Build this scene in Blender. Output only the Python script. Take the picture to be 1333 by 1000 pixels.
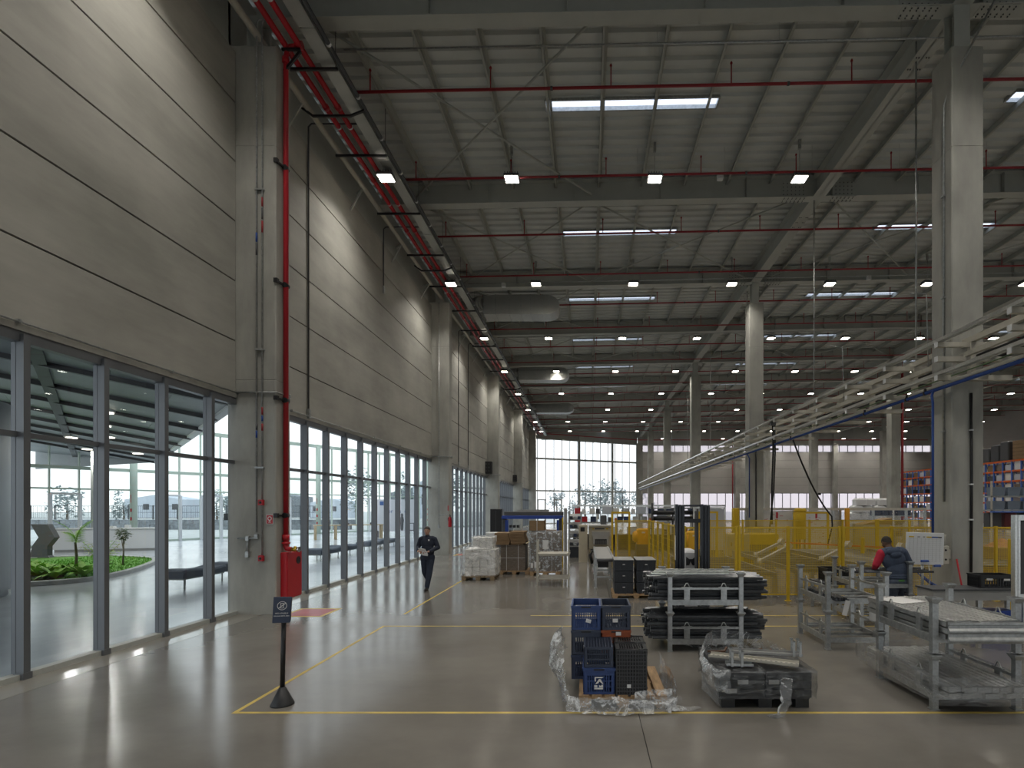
import bpy, bmesh, math, random
import numpy as np
from mathutils import Vector, Matrix, noise as mnoise
random.seed(7)
PI = math.pi
for o in list(bpy.data.objects):
    bpy.data.objects.remove(o)
SC = bpy.context.scene
COL = SC.collection

# ------------------------------------------------------------------ camera, world, exposure
cam = bpy.data.cameras.new('camera')
cam_ob = bpy.data.objects.new('camera', cam)
COL.objects.link(cam_ob)
CH = 2.27
cam_ob.location = (0, 0, CH)
cam_ob.rotation_euler = (PI/2, 0, 0)
cam.sensor_width = 36.0
cam.lens = 36.0*700/1333
cam.shift_x = -(765-666.5)/1333
cam.shift_y = (661-500)/1333
cam.clip_start = 0.05
cam.clip_end = 600
SC.camera = cam_ob
SC.view_settings.view_transform = 'Standard'
SC.view_settings.look = 'None'
SC.view_settings.gamma = 1.0
SC.view_settings.use_curve_mapping = False
SC.view_settings.exposure = 0.55
LAMP_W = 50.0

W = bpy.data.worlds.new('overcast_sky')
SC.world = W
W.use_nodes = True
nt = W.node_tree
nt.nodes.clear()
wo = nt.nodes.new('ShaderNodeOutputWorld')
bg = nt.nodes.new('ShaderNodeBackground')
tc = nt.nodes.new('ShaderNodeTexCoord')
sx = nt.nodes.new('ShaderNodeSeparateXYZ')
cr = nt.nodes.new('ShaderNodeValToRGB')
cr.color_ramp.elements[0].position = 0.0
cr.color_ramp.elements[0].color = (0.97, 0.985, 1.0, 1)
cr.color_ramp.elements[1].position = 0.75
cr.color_ramp.elements[1].color = (0.80, 0.89, 1.0, 1)
nt.links.new(tc.outputs['Generated'], sx.inputs[0])
nt.links.new(sx.outputs['Z'], cr.inputs[0])
nt.links.new(cr.outputs[0], bg.inputs['Color'])
bg.inputs['Strength'].default_value = 1.2
nt.links.new(bg.outputs[0], wo.inputs['Surface'])

# ------------------------------------------------------------------ materials
def new_mat(name):
    m = bpy.data.materials.new(name)
    m.use_nodes = True
    b = m.node_tree.nodes['Principled BSDF']
    return m, m.node_tree, b

def mat(name, col, rough=0.5, metal=0.0, var=0.0, scale=6.0, bump=0.0, spec=None, stretch=None, coat=0.0, emit=None):
    m, t, b = new_mat(name)
    b.inputs['Roughness'].default_value = rough
    b.inputs['Metallic'].default_value = metal
    c = (col[0], col[1], col[2], 1)
    b.inputs['Base Color'].default_value = c
    if spec is not None:
        b.inputs['Specular IOR Level'].default_value = spec
    if coat:
        b.inputs['Coat Weight'].default_value = coat
        b.inputs['Coat Roughness'].default_value = 0.1
    if emit:
        b.inputs['Emission Color'].default_value = (emit[0], emit[1], emit[2], 1)
        b.inputs['Emission Strength'].default_value = emit[3]
        m.cycles.emission_sampling = 'NONE'
    if var > 0 or bump > 0:
        co = t.nodes.new('ShaderNodeTexCoord')
        mp = t.nodes.new('ShaderNodeMapping')
        if stretch:
            mp.inputs['Scale'].default_value = stretch
        nz = t.nodes.new('ShaderNodeTexNoise')
        nz.inputs['Scale'].default_value = scale
        nz.inputs['Detail'].default_value = 6
        nz.inputs['Roughness'].default_value = 0.6
        t.links.new(co.outputs['Object'], mp.inputs[0])
        t.links.new(mp.outputs[0], nz.inputs['Vector'])
        if var > 0:
            rp = t.nodes.new('ShaderNodeValToRGB')
            rp.color_ramp.elements[0].position = 0.3
            rp.color_ramp.elements[1].position = 0.7
            rp.color_ramp.elements[0].color = tuple(max(0, x*(1-var)) for x in col)+(1,)
            rp.color_ramp.elements[1].color = tuple(min(1, x*(1+var)) for x in col)+(1,)
            t.links.new(nz.outputs['Fac'], rp.inputs[0])
            t.links.new(rp.outputs[0], b.inputs['Base Color'])
        if bump > 0:
            bp = t.nodes.new('ShaderNodeBump')
            bp.inputs['Strength'].default_value = bump
            bp.inputs['Distance'].default_value = 0.02
            t.links.new(nz.outputs['Fac'], bp.inputs['Height'])
            t.links.new(bp.outputs[0], b.inputs['Normal'])
    return m

def concrete(name, col, var, rough=0.75, streak=(0.25, 0.25, 2.5), s1=1.2, coarse=0.6, rvar=0.0, spec=0.5, bump=0.05):
    """board-marked or trowelled concrete: two noises mixed, object space"""
    m, t, b = new_mat(name)
    b.inputs['Specular IOR Level'].default_value = spec
    co = t.nodes.new('ShaderNodeTexCoord')
    mp = t.nodes.new('ShaderNodeMapping')
    mp.inputs['Scale'].default_value = streak
    n1 = t.nodes.new('ShaderNodeTexNoise')
    n1.inputs['Scale'].default_value = s1
    n1.inputs['Detail'].default_value = 8
    n1.inputs['Roughness'].default_value = 0.65
    n2 = t.nodes.new('ShaderNodeTexNoise')
    n2.inputs['Scale'].default_value = coarse
    n2.inputs['Detail'].default_value = 5
    t.links.new(co.outputs['Object'], mp.inputs[0])
    t.links.new(mp.outputs[0], n1.inputs['Vector'])
    t.links.new(co.outputs['Object'], n2.inputs['Vector'])
    ad = t.nodes.new('ShaderNodeMath'); ad.operation = 'ADD'
    t.links.new(n1.outputs['Fac'], ad.inputs[0])
    t.links.new(n2.outputs['Fac'], ad.inputs[1])
    hv = t.nodes.new('ShaderNodeMath'); hv.operation = 'MULTIPLY'
    hv.inputs[1].default_value = 0.5
    t.links.new(ad.outputs[0], hv.inputs[0])
    rp = t.nodes.new('ShaderNodeValToRGB')
    rp.color_ramp.elements[0].position = 0.35
    rp.color_ramp.elements[1].position = 0.65
    rp.color_ramp.elements[0].color = tuple(x*(1-var) for x in col)+(1,)
    rp.color_ramp.elements[1].color = tuple(min(1, x*(1+var)) for x in col)+(1,)
    t.links.new(hv.outputs[0], rp.inputs[0])
    t.links.new(rp.outputs[0], b.inputs['Base Color'])
    if rvar > 0:
        mr = t.nodes.new('ShaderNodeMapRange')
        mr.inputs[1].default_value = 0.3; mr.inputs[2].default_value = 0.7
        mr.inputs[3].default_value = rough-rvar; mr.inputs[4].default_value = rough+rvar
        t.links.new(n2.outputs['Fac'], mr.inputs[0])
        t.links.new(mr.outputs[0], b.inputs['Roughness'])
    else:
        b.inputs['Roughness'].default_value = rough
    if bump:
        bp = t.nodes.new('ShaderNodeBump')
        bp.inputs['Strength'].default_value = bump
        bp.inputs['Distance'].default_value = 0.02
        t.links.new(n1.outputs['Fac'], bp.inputs['Height'])
        t.links.new(bp.outputs[0], b.inputs['Normal'])
    return m

def glass(name, tint, refl=0.06, rough=0.0):
    """a thin pane: light passes straight through, the Fresnel share is mirrored"""
    m = bpy.data.materials.new(name)
    m.use_nodes = True
    t = m.node_tree
    t.nodes.clear()
    out = t.nodes.new('ShaderNodeOutputMaterial')
    tr = t.nodes.new('ShaderNodeBsdfTransparent'); tr.inputs[0].default_value = tint+(1,)
    gl = t.nodes.new('ShaderNodeBsdfGlossy'); gl.inputs['Roughness'].default_value = rough
    gl.inputs['Color'].default_value = (0.9, 0.95, 1, 1)
    fr = t.nodes.new('ShaderNodeFresnel'); fr.inputs[0].default_value = 1.45
    ml = t.nodes.new('ShaderNodeMath'); ml.operation = 'MULTIPLY_ADD'
    ml.inputs[1].default_value = 0.85; ml.inputs[2].default_value = refl*0.3
    mx = t.nodes.new('ShaderNodeMixShader')
    t.links.new(fr.outputs[0], ml.inputs[0])
    t.links.new(ml.outputs[0], mx.inputs[0])
    t.links.new(tr.outputs[0], mx.inputs[1])
    t.links.new(gl.outputs[0], mx.inputs[2])
    t.links.new(mx.outputs[0], out.inputs[0])
    return m

def film(name, white=0.25, gloss=0.35, col=(0.85, 0.88, 0.9), scale=14.0, stretch=(1, 1, 1), bump=.9):
    """crumpled stretch film: mostly see-through, milky in streaks, glossy creases"""
    m = bpy.data.materials.new(name)
    m.use_nodes = True
    t = m.node_tree
    t.nodes.clear()
    out = t.nodes.new('ShaderNodeOutputMaterial')
    tr = t.nodes.new('ShaderNodeBsdfTransparent'); tr.inputs[0].default_value = (0.97, 0.975, 0.98, 1)
    df = t.nodes.new('ShaderNodeBsdfDiffuse'); df.inputs[0].default_value = col+(1,)
    gl = t.nodes.new('ShaderNodeBsdfGlossy'); gl.inputs['Roughness'].default_value = 0.18
    gl.inputs['Color'].default_value = (0.95, 0.97, 1, 1)
    co = t.nodes.new('ShaderNodeTexCoord')
    mp = t.nodes.new('ShaderNodeMapping'); mp.inputs['Scale'].default_value = stretch
    nz = t.nodes.new('ShaderNodeTexNoise'); nz.inputs['Scale'].default_value = scale
    nz.inputs['Detail'].default_value = 7; nz.inputs['Roughness'].default_value = 0.7
    nz.inputs['Distortion'].default_value = 1.2
    t.links.new(co.outputs['Object'], mp.inputs[0]); t.links.new(mp.outputs[0], nz.inputs['Vector'])
    bp = t.nodes.new('ShaderNodeBump'); bp.inputs['Strength'].default_value = bump; bp.inputs['Distance'].default_value = 0.03
    t.links.new(nz.outputs['Fac'], bp.inputs['Height'])
    t.links.new(bp.outputs[0], gl.inputs['Normal'])
    rp = t.nodes.new('ShaderNodeMapRange')
    rp.inputs[1].default_value = 0.47; rp.inputs[2].default_value = 0.66
    rp.inputs[3].default_value = white*0.25; rp.inputs[4].default_value = min(.95, white*3.0)
    t.links.new(nz.outputs['Fac'], rp.inputs[0])
    m1 = t.nodes.new('ShaderNodeMixShader')
    t.links.new(rp.outputs[0], m1.inputs[0]); t.links.new(tr.outputs[0], m1.inputs[1]); t.links.new(df.outputs[0], m1.inputs[2])
    fr = t.nodes.new('ShaderNodeLayerWeight'); fr.inputs[0].default_value = gloss
    t.links.new(bp.outputs[0], fr.inputs['Normal'])
    sc = t.nodes.new('ShaderNodeMath'); sc.operation = 'MULTIPLY'; sc.inputs[1].default_value = 0.75
    t.links.new(fr.outputs['Fresnel'], sc.inputs[0])
    m2 = t.nodes.new('ShaderNodeMixShader')
    t.links.new(sc.outputs[0], m2.inputs[0]); t.links.new(m1.outputs[0], m2.inputs[1]); t.links.new(gl.outputs[0], m2.inputs[2])
    t.links.new(m2.outputs[0], out.inputs[0])
    return m

def translucent(name, col, through=0.75):
    m = bpy.data.materials.new(name); m.use_nodes = True
    t = m.node_tree; t.nodes.clear()
    out = t.nodes.new('ShaderNodeOutputMaterial')
    tl = t.nodes.new('ShaderNodeBsdfTranslucent'); tl.inputs[0].default_value = col+(1,)
    tr = t.nodes.new('ShaderNodeBsdfTransparent'); tr.inputs[0].default_value = col+(1,)
    mx = t.nodes.new('ShaderNodeMixShader'); mx.inputs[0].default_value = through
    t.links.new(tl.outputs[0], mx.inputs[1]); t.links.new(tr.outputs[0], mx.inputs[2])
    t.links.new(mx.outputs[0], out.inputs[0])
    return m

M = {}
M['floor'] = concrete('polished_concrete', (0.190, 0.178, 0.158), 0.20, rough=0.19, streak=(0.55, 0.8, 1), s1=1.3, coarse=0.35, rvar=0.085, spec=0.6, bump=0.018)
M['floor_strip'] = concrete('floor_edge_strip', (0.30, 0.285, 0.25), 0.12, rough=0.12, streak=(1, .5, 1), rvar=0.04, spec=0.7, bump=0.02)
M['atrium_floor'] = concrete('atrium_concrete', (0.52, 0.535, 0.55), 0.15, rough=0.2, streak=(0.9, 0.25, 1), s1=1.2, coarse=0.3, rvar=0.06, spec=0.6, bump=0.01)
M['panel'] = concrete('precast_concrete', (0.355, 0.350, 0.315), 0.24, streak=(0.5, 0.35, 1.6), s1=1.0, coarse=0.5)
M['column'] = concrete('column_concrete', (0.36, 0.358, 0.325), 0.24, streak=(1.5, 1.5, 0.4), s1=1.6, coarse=0.8)
M['far_panel'] = concrete('far_precast', (0.44, 0.425, 0.40), 0.07, streak=(0.2, 0.2, 1.2))
M['alu'] = mat('anodised_aluminium', (0.165, 0.175, 0.19), 0.42, 0.35, 0.04, 3)
M['steel_grey'] = mat('painted_steel_grey', (0.44, 0.455, 0.425), 0.55, 0.0, 0.05, 2)
M['deck'] = mat('galvanised_deck', (0.58, 0.605, 0.59), 0.5, 0.1, 0.07, 0.8)
M['galv'] = mat('galvanised_steel', (0.40, 0.415, 0.415), 0.36, 0.7, 0.25, 16)
M['galv_dark'] = mat('dull_steel', (0.20, 0.205, 0.20), 0.5, 0.5, 0.25, 10)
M['galv_bright'] = mat('zinc_sheet', (0.66, 0.67, 0.66), 0.28, 0.85, 0.12, 30)
M['beige_steel'] = mat('beige_steel', (0.50, 0.475, 0.41), 0.5, 0.1, 0.08, 8)
M['red'] = mat('fire_red_paint', (0.46, 0.012, 0.022), 0.35, 0, 0.06, 4)
M['dark_red'] = mat('pipe_red', (0.30, 0.018, 0.025), 0.45)
M['black'] = mat('black_steel', (0.012, 0.012, 0.014), 0.45)
M['black_plastic'] = mat('black_plastic', (0.018, 0.019, 0.021), 0.42, 0, 0.2, 20)
M['tube'] = mat('black_coated_tube', (0.072, 0.077, 0.084), 0.26, 0.3, 0.3, 9)
M['tube_end'] = mat('tube_end_grey', (0.20, 0.215, 0.225), 0.5, 0.2)
M['tote'] = mat('charcoal_tote', (0.028, 0.033, 0.042), 0.5, 0, 0.12, 12)
M['blue_crate'] = mat('blue_crate', (0.030, 0.062, 0.19), 0.42, 0, 0.12, 10)
M['navy_crate'] = mat('navy_crate', (0.026, 0.040, 0.090), 0.45, 0, 0.12, 10)
M['slate_crate'] = mat('slate_blue_crate', (0.040, 0.052, 0.085), 0.45, 0, 0.12, 10)
M['orange_crate'] = mat('orange_crate', (0.33, 0.075, 0.022), 0.5, 0, 0.12, 10)
M['wood'] = mat('pallet_wood', (0.36, 0.235, 0.125), 0.75, 0, 0.3, 5, 0.15, stretch=(6, 1, 6))
M['dark_wood'] = mat('worn_pallet_wood', (0.24, 0.175, 0.105), 0.8, 0, 0.3, 5, 0.15, stretch=(1, 6, 6))
M['cardboard'] = mat('cardboard', (0.255, 0.165, 0.088), 0.8, 0, 0.16, 5, stretch=(1, 1, 10))
M['cardboard_dark'] = mat('wrapped_cardboard', (0.18, 0.145, 0.115), 0.55, 0, 0.4, 9, 0.2, stretch=(1, 1, 5))
M['white_carton'] = mat('white_carton', (0.80, 0.785, 0.75), 0.6, 0, 0.07, 5)
M['paper'] = mat('paper_white', (0.72, 0.72, 0.71), 0.7)
M['white'] = mat('white_paint', (0.72, 0.73, 0.74), 0.5)
M['yellow'] = mat('safety_yellow', (0.60, 0.40, 0.012), 0.45, 0, 0.06, 5)
M['yellow_line'] = mat('floor_line_yellow', (0.60, 0.44, 0.10), 0.5, 0, 0.22, 3)
M['line_red'] = mat('floor_marking_red', (0.36, 0.05, 0.05), 0.4, 0, 0.15, 4)
M['orange'] = mat('rack_orange', (0.72, 0.14, 0.02), 0.5)
M['rack_blue'] = mat('rack_blue', (0.06, 0.16, 0.55), 0.5)
M['blue'] = mat('machine_blue', (0.012, 0.05, 0.30), 0.4)
M['pipe_blue'] = mat('air_pipe_blue', (0.02, 0.07, 0.30), 0.35)
M['cream'] = mat('machine_cream', (0.50, 0.45, 0.34), 0.5, 0, 0.05, 4)
M['grey_machine'] = mat('machine_grey', (0.34, 0.34, 0.33), 0.5, 0.1, 0.06, 6)
M['dark_grey'] = mat('dark_grey', (0.07, 0.072, 0.078), 0.5)
M['navy_sign'] = mat('sign_navy', (0.022, 0.035, 0.075), 0.35)
M['mast'] = mat('mast_steel', (0.030, 0.034, 0.042), 0.38, 0.3, 0.1, 5)
M['rubber'] = mat('black_rubber', (0.012, 0.012, 0.012), 0.7)
M['chrome'] = mat('bright_steel', (0.7, 0.7, 0.7), 0.2, 1)
M['duct'] = mat('duct_sheet', (0.42, 0.43, 0.42), 0.4, 0.5, 0.06, 3)
M['foil'] = mat('foil_duct', (0.6, 0.6, 0.58), 0.3, 0.85, 0.1, 14, 0.8)
M['brass'] = mat('brass', (0.55, 0.38, 0.06), 0.35, 0.8)
M['lens'] = mat('lamp_lens', (1, 1, 1), 0.4, emit=(1.0, 0.93, 0.78, 14))
M['lens_small'] = mat('downlight_lens', (1, 1, 1), 0.4, emit=(1.0, 0.88, 0.72, 2.2))
M['glass'] = glass('window_glass', (0.90, 0.95, 0.95), 0.05)
M['glass_far'] = glass('far_glass', (0.93, 0.955, 0.96), 0.02)
M['glass_pink'] = translucent('translucent_panel', (0.60, 0.55, 0.58), 0.55)
M['skylight'] = translucent('skylight_sheet', (0.88, 0.90, 0.95), 0.8)
M['film'] = film('stretch_film', 0.26, 0.18, scale=8, bump=.6)
M['film_tight'] = film('stretch_film_tight', 0.07, 0.10, scale=7, stretch=(1, 1, 4))
M['film_white'] = film('stretch_film_milky', 0.34, 0.10, col=(.95, .95, .94), scale=1.6, stretch=(1, 1, 2), bump=.15)
M['film_crumple'] = film('stretch_film_crumpled', 0.46, 0.16, scale=5, bump=.6)
M['white_wall'] = mat('white_drum_plaster', (0.70, 0.73, 0.76), 0.6)
M['canopy'] = mat('canopy_panel', (0.24, 0.26, 0.275), 0.45, 0.1, 0.08, 0.6)
M['canopy_rib'] = mat('canopy_rib', (0.02, 0.022, 0.025), 0.5)
M['pale_green'] = mat('pale_green_steel', (0.55, 0.64, 0.54), 0.45)
M['grass'] = mat('lawn_green', (0.17, 0.40, 0.06), 0.9, 0, 0.3, 12)
M['leaf'] = mat('leaf_green', (0.36, 0.62, 0.12), 0.5, 0, 0.35, 4)
M['leaf_dark'] = mat('leaf_dark_green', (0.07, 0.13, 0.045), 0.6, 0, 0.35, 4)
M['leaf_olive'] = mat('leaf_olive', (0.42, 0.46, 0.14), 0.6, 0, 0.3, 4)
M['bark'] = mat('bark', (0.20, 0.17, 0.13), 0.9, 0, 0.3, 8)
M['soil'] = mat('soil', (0.09, 0.055, 0.03), 0.95, 0, 0.3, 14, 0.4)
M['kerb'] = mat('kerb_concrete', (0.5, 0.5, 0.48), 0.8, 0, 0.1, 6)
M['fabric_grey'] = mat('bench_fabric', (0.115, 0.13, 0.155), 0.9, 0, 0.12, 30)
M['ground'] = mat('pale_forecourt', (0.56, 0.56, 0.53), 0.9, 0, 0.12, 0.4)
M['haze_tinted_leaf'] = mat('hazy_tree', (0.42, 0.47, 0.47), 0.9, 0, 0.25, 1.5)  # distance haze is painted into the foliage as a paler colour
M['skin_light'] = mat('skin_tan', (0.46, 0.27, 0.195), 0.5)
M['skin_dark'] = mat('skin_brown', (0.16, 0.085, 0.055), 0.5)
M['hair'] = mat('dark_hair', (0.018, 0.014, 0.012), 0.8, 0, 0.4, 60, 0.6)
M['hair_grey'] = mat('short_grey_hair', (0.07, 0.06, 0.055), 0.8, 0, 0.4, 60, 0.4)
M['navy_cloth'] = mat('navy_cloth', (0.018, 0.024, 0.042), 0.85, 0, 0.2, 14, 0.2)
M['slate_cloth'] = mat('slate_blue_fleece', (0.060, 0.080, 0.125), 0.9, 0, 0.15, 14, 0.2)
M['red_cloth'] = mat('red_sleeve', (0.42, 0.015, 0.04), 0.85, 0, 0.12, 14)
M['green_cloth'] = mat('green_shirt', (0.09, 0.25, 0.07), 0.85)
M['denim'] = mat('dark_denim', (0.095, 0.115, 0.16), 0.85, 0, 0.3, 12, 0.2)
M['denim_dark'] = mat('navy_trousers', (0.022, 0.032, 0.055), 0.85, 0, 0.3, 12, 0.2)
M['shoe'] = mat('black_shoe', (0.015, 0.014, 0.014), 0.5)
M['copper_scrap'] = mat('rusty_scrap', (0.28, 0.11, 0.05), 0.6, 0.3, 0.3, 12)
M['scrap'] = mat('dark_rusty_scrap', (0.12, 0.06, 0.035), 0.6, 0.3, 0.35, 12)
M['pale_brown'] = mat('table_oak', (0.50, 0.38, 0.22), 0.5, 0, 0.1, 5)
M['sky_blue_bin'] = mat('grey_blue_bin', (0.20, 0.25, 0.32), 0.5)
M['dark_red_bin'] = mat('maroon_bin', (0.14, 0.03, 0.035), 0.5)
M['pale_blue'] = mat('pale_blue_sheet', (0.52, 0.56, 0.62), 0.5)
M['banner_white'] = mat('banner_white', (0.62, 0.63, 0.66), 0.6)
M['banner_blue'] = mat('banner_blue', (0.05, 0.12, 0.32), 0.6)
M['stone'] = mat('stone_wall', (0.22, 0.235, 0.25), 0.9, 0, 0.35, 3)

# ------------------------------------------------------------------ mesh helpers
LAST = [None]
class MB:
    """collects faces; build() links them as ONE mesh object"""
    def __init__(s):
        s.v = []; s.f = []; s.mi = []; s.cur = 0; s.sm = []
    def add(s, vs, fs, smooth=False):
        n = len(s.v)
        s.v += [tuple(p) for p in vs]
        for f in fs:
            s.f.append([i+n for i in f]); s.mi.append(s.cur); s.sm.append(smooth)
        return s
    def box(s, x0, x1, y0, y1, z0, z1):
        return s.add([(x0,y0,z0),(x1,y0,z0),(x1,y1,z0),(x0,y1,z0),(x0,y0,z1),(x1,y0,z1),(x1,y1,z1),(x0,y1,z1)],
                     [(0,3,2,1),(4,5,6,7),(0,1,5,4),(1,2,6,5),(2,3,7,6),(3,0,4,7)])
    def cbox(s, x0, x1, y0, y1, z0, z1, c):
        """box with chamfered vertical and top edges"""
        def ring(z, i):
            a0, a1, b0, b1 = x0+i, x1-i, y0+i, y1-i
            return [(a0+c,b0,z),(a1-c,b0,z),(a1,b0+c,z),(a1,b1-c,z),(a1-c,b1,z),(a0+c,b1,z),(a0,b1-c,z),(a0,b0+c,z)]
        return s.rings([ring(z0, 0), ring(z1-c, 0), ring(z1, c)], True, True)
    def rings(s, rs, cap0=True, cap1=True, smooth=False, closed=True):
        k = len(rs[0]); n = len(s.v)
        vs = [p for r in rs for p in r]; fs = []
        kk = k if closed else k-1
        for i in range(len(rs)-1):
            for j in range(kk):
                a = i*k+j; b = i*k+(j+1) % k
                fs.append((a, b, b+k, a+k))
        s.add(vs, fs, smooth)
        cf = []
        if cap0: cf.append([n+i for i in reversed(range(k))])
        if cap1: cf.append([n+(len(rs)-1)*k+i for i in range(k)])
        for f in cf:
            s.f.append(f); s.mi.append(s.cur); s.sm.append(False)
        return s
    def bar(s, p, q, w, h=None, up=(0, 0, 1)):
        h = w if h is None else h
        p = Vector(p); q = Vector(q); d = (q-p).normalized(); u = Vector(up)
        if abs(d.dot(u)) > 0.98: u = Vector((0, 1, 0))
        a = d.cross(u).normalized(); b = a.cross(d).normalized()
        r = []
        for c in (p, q):
            r.append([c-a*w/2-b*h/2, c+a*w/2-b*h/2, c+a*w/2+b*h/2, c-a*w/2+b*h/2])
        return s.rings(r)
    def tube(s, pts, r, n=8, cap=True, smooth=True):
        pts = [Vector(p) for p in pts]
        rr = r if isinstance(r, (list, tuple)) else [r]*len(pts)
        rs = []; prev = None
        for i, c in enumerate(pts):
            d = (pts[min(i+1, len(pts)-1)]-pts[max(i-1, 0)]).normalized()
            if prev is None:
                u = Vector((0, 0, 1)) if abs(d.z) < 0.9 else Vector((1, 0, 0))
                a = d.cross(u).normalized()
            else:
                a = (prev-d*prev.dot(d)).normalized()
            prev = a; b = d.cross(a)
            rs.append([c+(a*math.cos(t)+b*math.sin(t))*rr[i] for t in [2*PI*j/n for j in range(n)]])
        return s.rings(rs, cap, cap, smooth)
    def lathe(s, prof, c=(0, 0, 0), n=20, cap=True, smooth=True):
        c = Vector(c)
        rs = [[(c.x+r*math.cos(2*PI*j/n), c.y+r*math.sin(2*PI*j/n), c.z+z) for j in range(n)] for r, z in prof]
        return s.rings(rs, cap, cap, smooth)
    def prism(s, poly, axis, a0, a1):
        """extrude a 2D polygon along axis x/y/z"""
        def P(u, v, a):
            return {'x': (a, u, v), 'y': (u, a, v), 'z': (u, v, a)}[axis]
        return s.rings([[P(u, v, a0) for u, v in poly], [P(u, v, a1) for u, v in poly]])
    def quad(s, a, b, c, d):
        return s.add([a, b, c, d], [(0, 1, 2, 3)])
    def mesh(s, name, m, fix=True):
        me = bpy.data.meshes.new(name)
        me.from_pydata(s.v, [], s.f)
        ms = m if isinstance(m, (list, tuple)) else [m]
        for x in ms: me.materials.append(M[x] if isinstance(x, str) else x)
        me.polygons.foreach_set('material_index', s.mi)
        me.polygons.foreach_set('use_smooth', s.sm)
        if fix:
            b = bmesh.new(); b.from_mesh(me)
            bmesh.ops.recalc_face_normals(b, faces=b.faces)
            b.to_mesh(me); b.free()
        me.update()
        return me
    def build(s, name, m, parent=None, loc=None, kind=None, label=None):
        o = bpy.data.objects.new(name, s.mesh(name, m))
        COL.objects.link(o)
        if parent is not None: o.parent = parent
        if loc is not None: o.location = loc
        if kind: o['kind'] = kind
        if label: o['label'] = label
        LAST[0] = o
        return o

def tag(o, label=None, cat=None, group=None, kind=None):
    if label: o['label'] = label
    if cat: o['category'] = cat
    if group: o['group'] = group
    if kind: o['kind'] = kind
    return o

def thing(name, label, cat, loc=(0, 0, 0), rz=0.0, group=None):
    o = bpy.data.objects.new(name, None)
    COL.objects.link(o)
    o.empty_display_size = 0.1
    o.location = loc; o.rotation_euler = (0, 0, rz)
    return tag(o, label, cat, group)

def struct(name, label=None, loc=(0, 0, 0)):
    o = bpy.data.objects.new(name, None)
    COL.objects.link(o); o.location = loc
    return tag(o, label, None, None, 'structure')

def part(mesh, name, parent, loc=(0, 0, 0), rot=None, label=None):
    """another object sharing a mesh"""
    o = bpy.data.objects.new(name, mesh)
    COL.objects.link(o)
    o.parent = parent; o.location = loc
    if rot: o.rotation_euler = rot
    LAST[0] = o
    if label: o['label'] = label
    return o

KIDS = {}
def kids(o):
    return list(o.children)

def dup(root, loc=None, rz=None, label=None, group=None, swap=None):
    def cp(o, par):
        c = o.copy(); COL.objects.link(c); c.parent = par
        if swap and c.type == 'MESH' and c.data.name in swap:
            c.data = swap[c.data.name]
        for k in kids(o): cp(k, c)
        return c
    r = cp(root, None)
    if loc is not None: r.location = loc
    if rz is not None: r.rotation_euler = (0, 0, rz)
    if label: r['label'] = label
    if group: r['group'] = group
    return r

def text_mesh(txt, size, m, parent, loc, rot, name='lettering', bold=0.0, align='CENTER'):
    cu = bpy.data.curves.new(name, 'FONT')
    cu.body = txt; cu.size = size; cu.align_x = align; cu.align_y = 'CENTER'; cu.extrude = 0.0006; cu.offset = bold
    cu.resolution_u = 2
    o = bpy.data.objects.new(name, cu); COL.objects.link(o)
    bpy.context.view_layer.update()
    me = bpy.data.meshes.new_from_object(o.evaluated_get(bpy.context.evaluated_depsgraph_get()))
    bpy.data.objects.remove(o)
    me.materials.clear(); me.materials.append(M[m])
    o = bpy.data.objects.new(name, me); COL.objects.link(o)
    o.parent = parent; o.location = loc; o.rotation_euler = rot
    return o
ORD = ['first', 'second', 'third', 'fourth', 'fifth', 'sixth', 'seventh', 'eighth', 'ninth', 'tenth', 'eleventh', 'twelfth', 'thirteenth', 'fourteenth', 'fifteenth', 'sixteenth']
SC.cycles.max_bounces = 7
SC.cycles.diffuse_bounces = 4
SC.cycles.glossy_bounces = 4
SC.cycles.transparent_max_bounces = 24
SC.cycles.sample_clamp_indirect = 5.0
SC.cycles.caustics_reflective = False
SC.cycles.caustics_refractive = False

# ================================================================== THE SETTING
XL, XR, YB, YF = -7.47, 53.0, -14.0, 83.0
ROOF = lambda x: 13.77+0.02*x
BEAMB = lambda x: 12.97+0.02*x
BY = [11.77+7.15*k for k in range(-3, 11)]
ROWX = [8.08, 22.96, 37.96]
COLY = [11.77+14.3*k for k in range(0, 6)]
GA, GB = Vector((-7.4, 75.1, 0)), Vector((7.6, 82.9, 0))     # the slanting glazed end wall
def gl(t, z=0.0, off=0.0):
    d = (GB-GA).normalized()
    n = Vector((d.y, -d.x, 0))
    p = GA+(GB-GA)*t+n*off
    return Vector((p.x, p.y, z))

# floor: cast slabs with saw-cut joints, a dark bed below the joints
floor = struct('floor', 'polished grey brown concrete hall floor')
MB().box(-7.9, XR+0.3, YB-0.3, YF+0.3, -0.12, -0.016).build('joint_bed', 'rubber', floor)
fx = [-7.72, -6.92]+[0.56+7.48*k for k in range(0, 7)]+[XR+0.2]
fy = [YB-0.2, -10.1, -2.95]+[4.2+7.15*k for k in range(0, 12)]
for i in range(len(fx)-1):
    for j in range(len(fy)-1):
        MB().box(fx[i]+.004, fx[i+1]-.004, fy[j]+.004, fy[j+1]-.004, -0.03, 0).build('floor_slab', 'floor_strip' if i == 0 else 'floor', floor)

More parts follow.
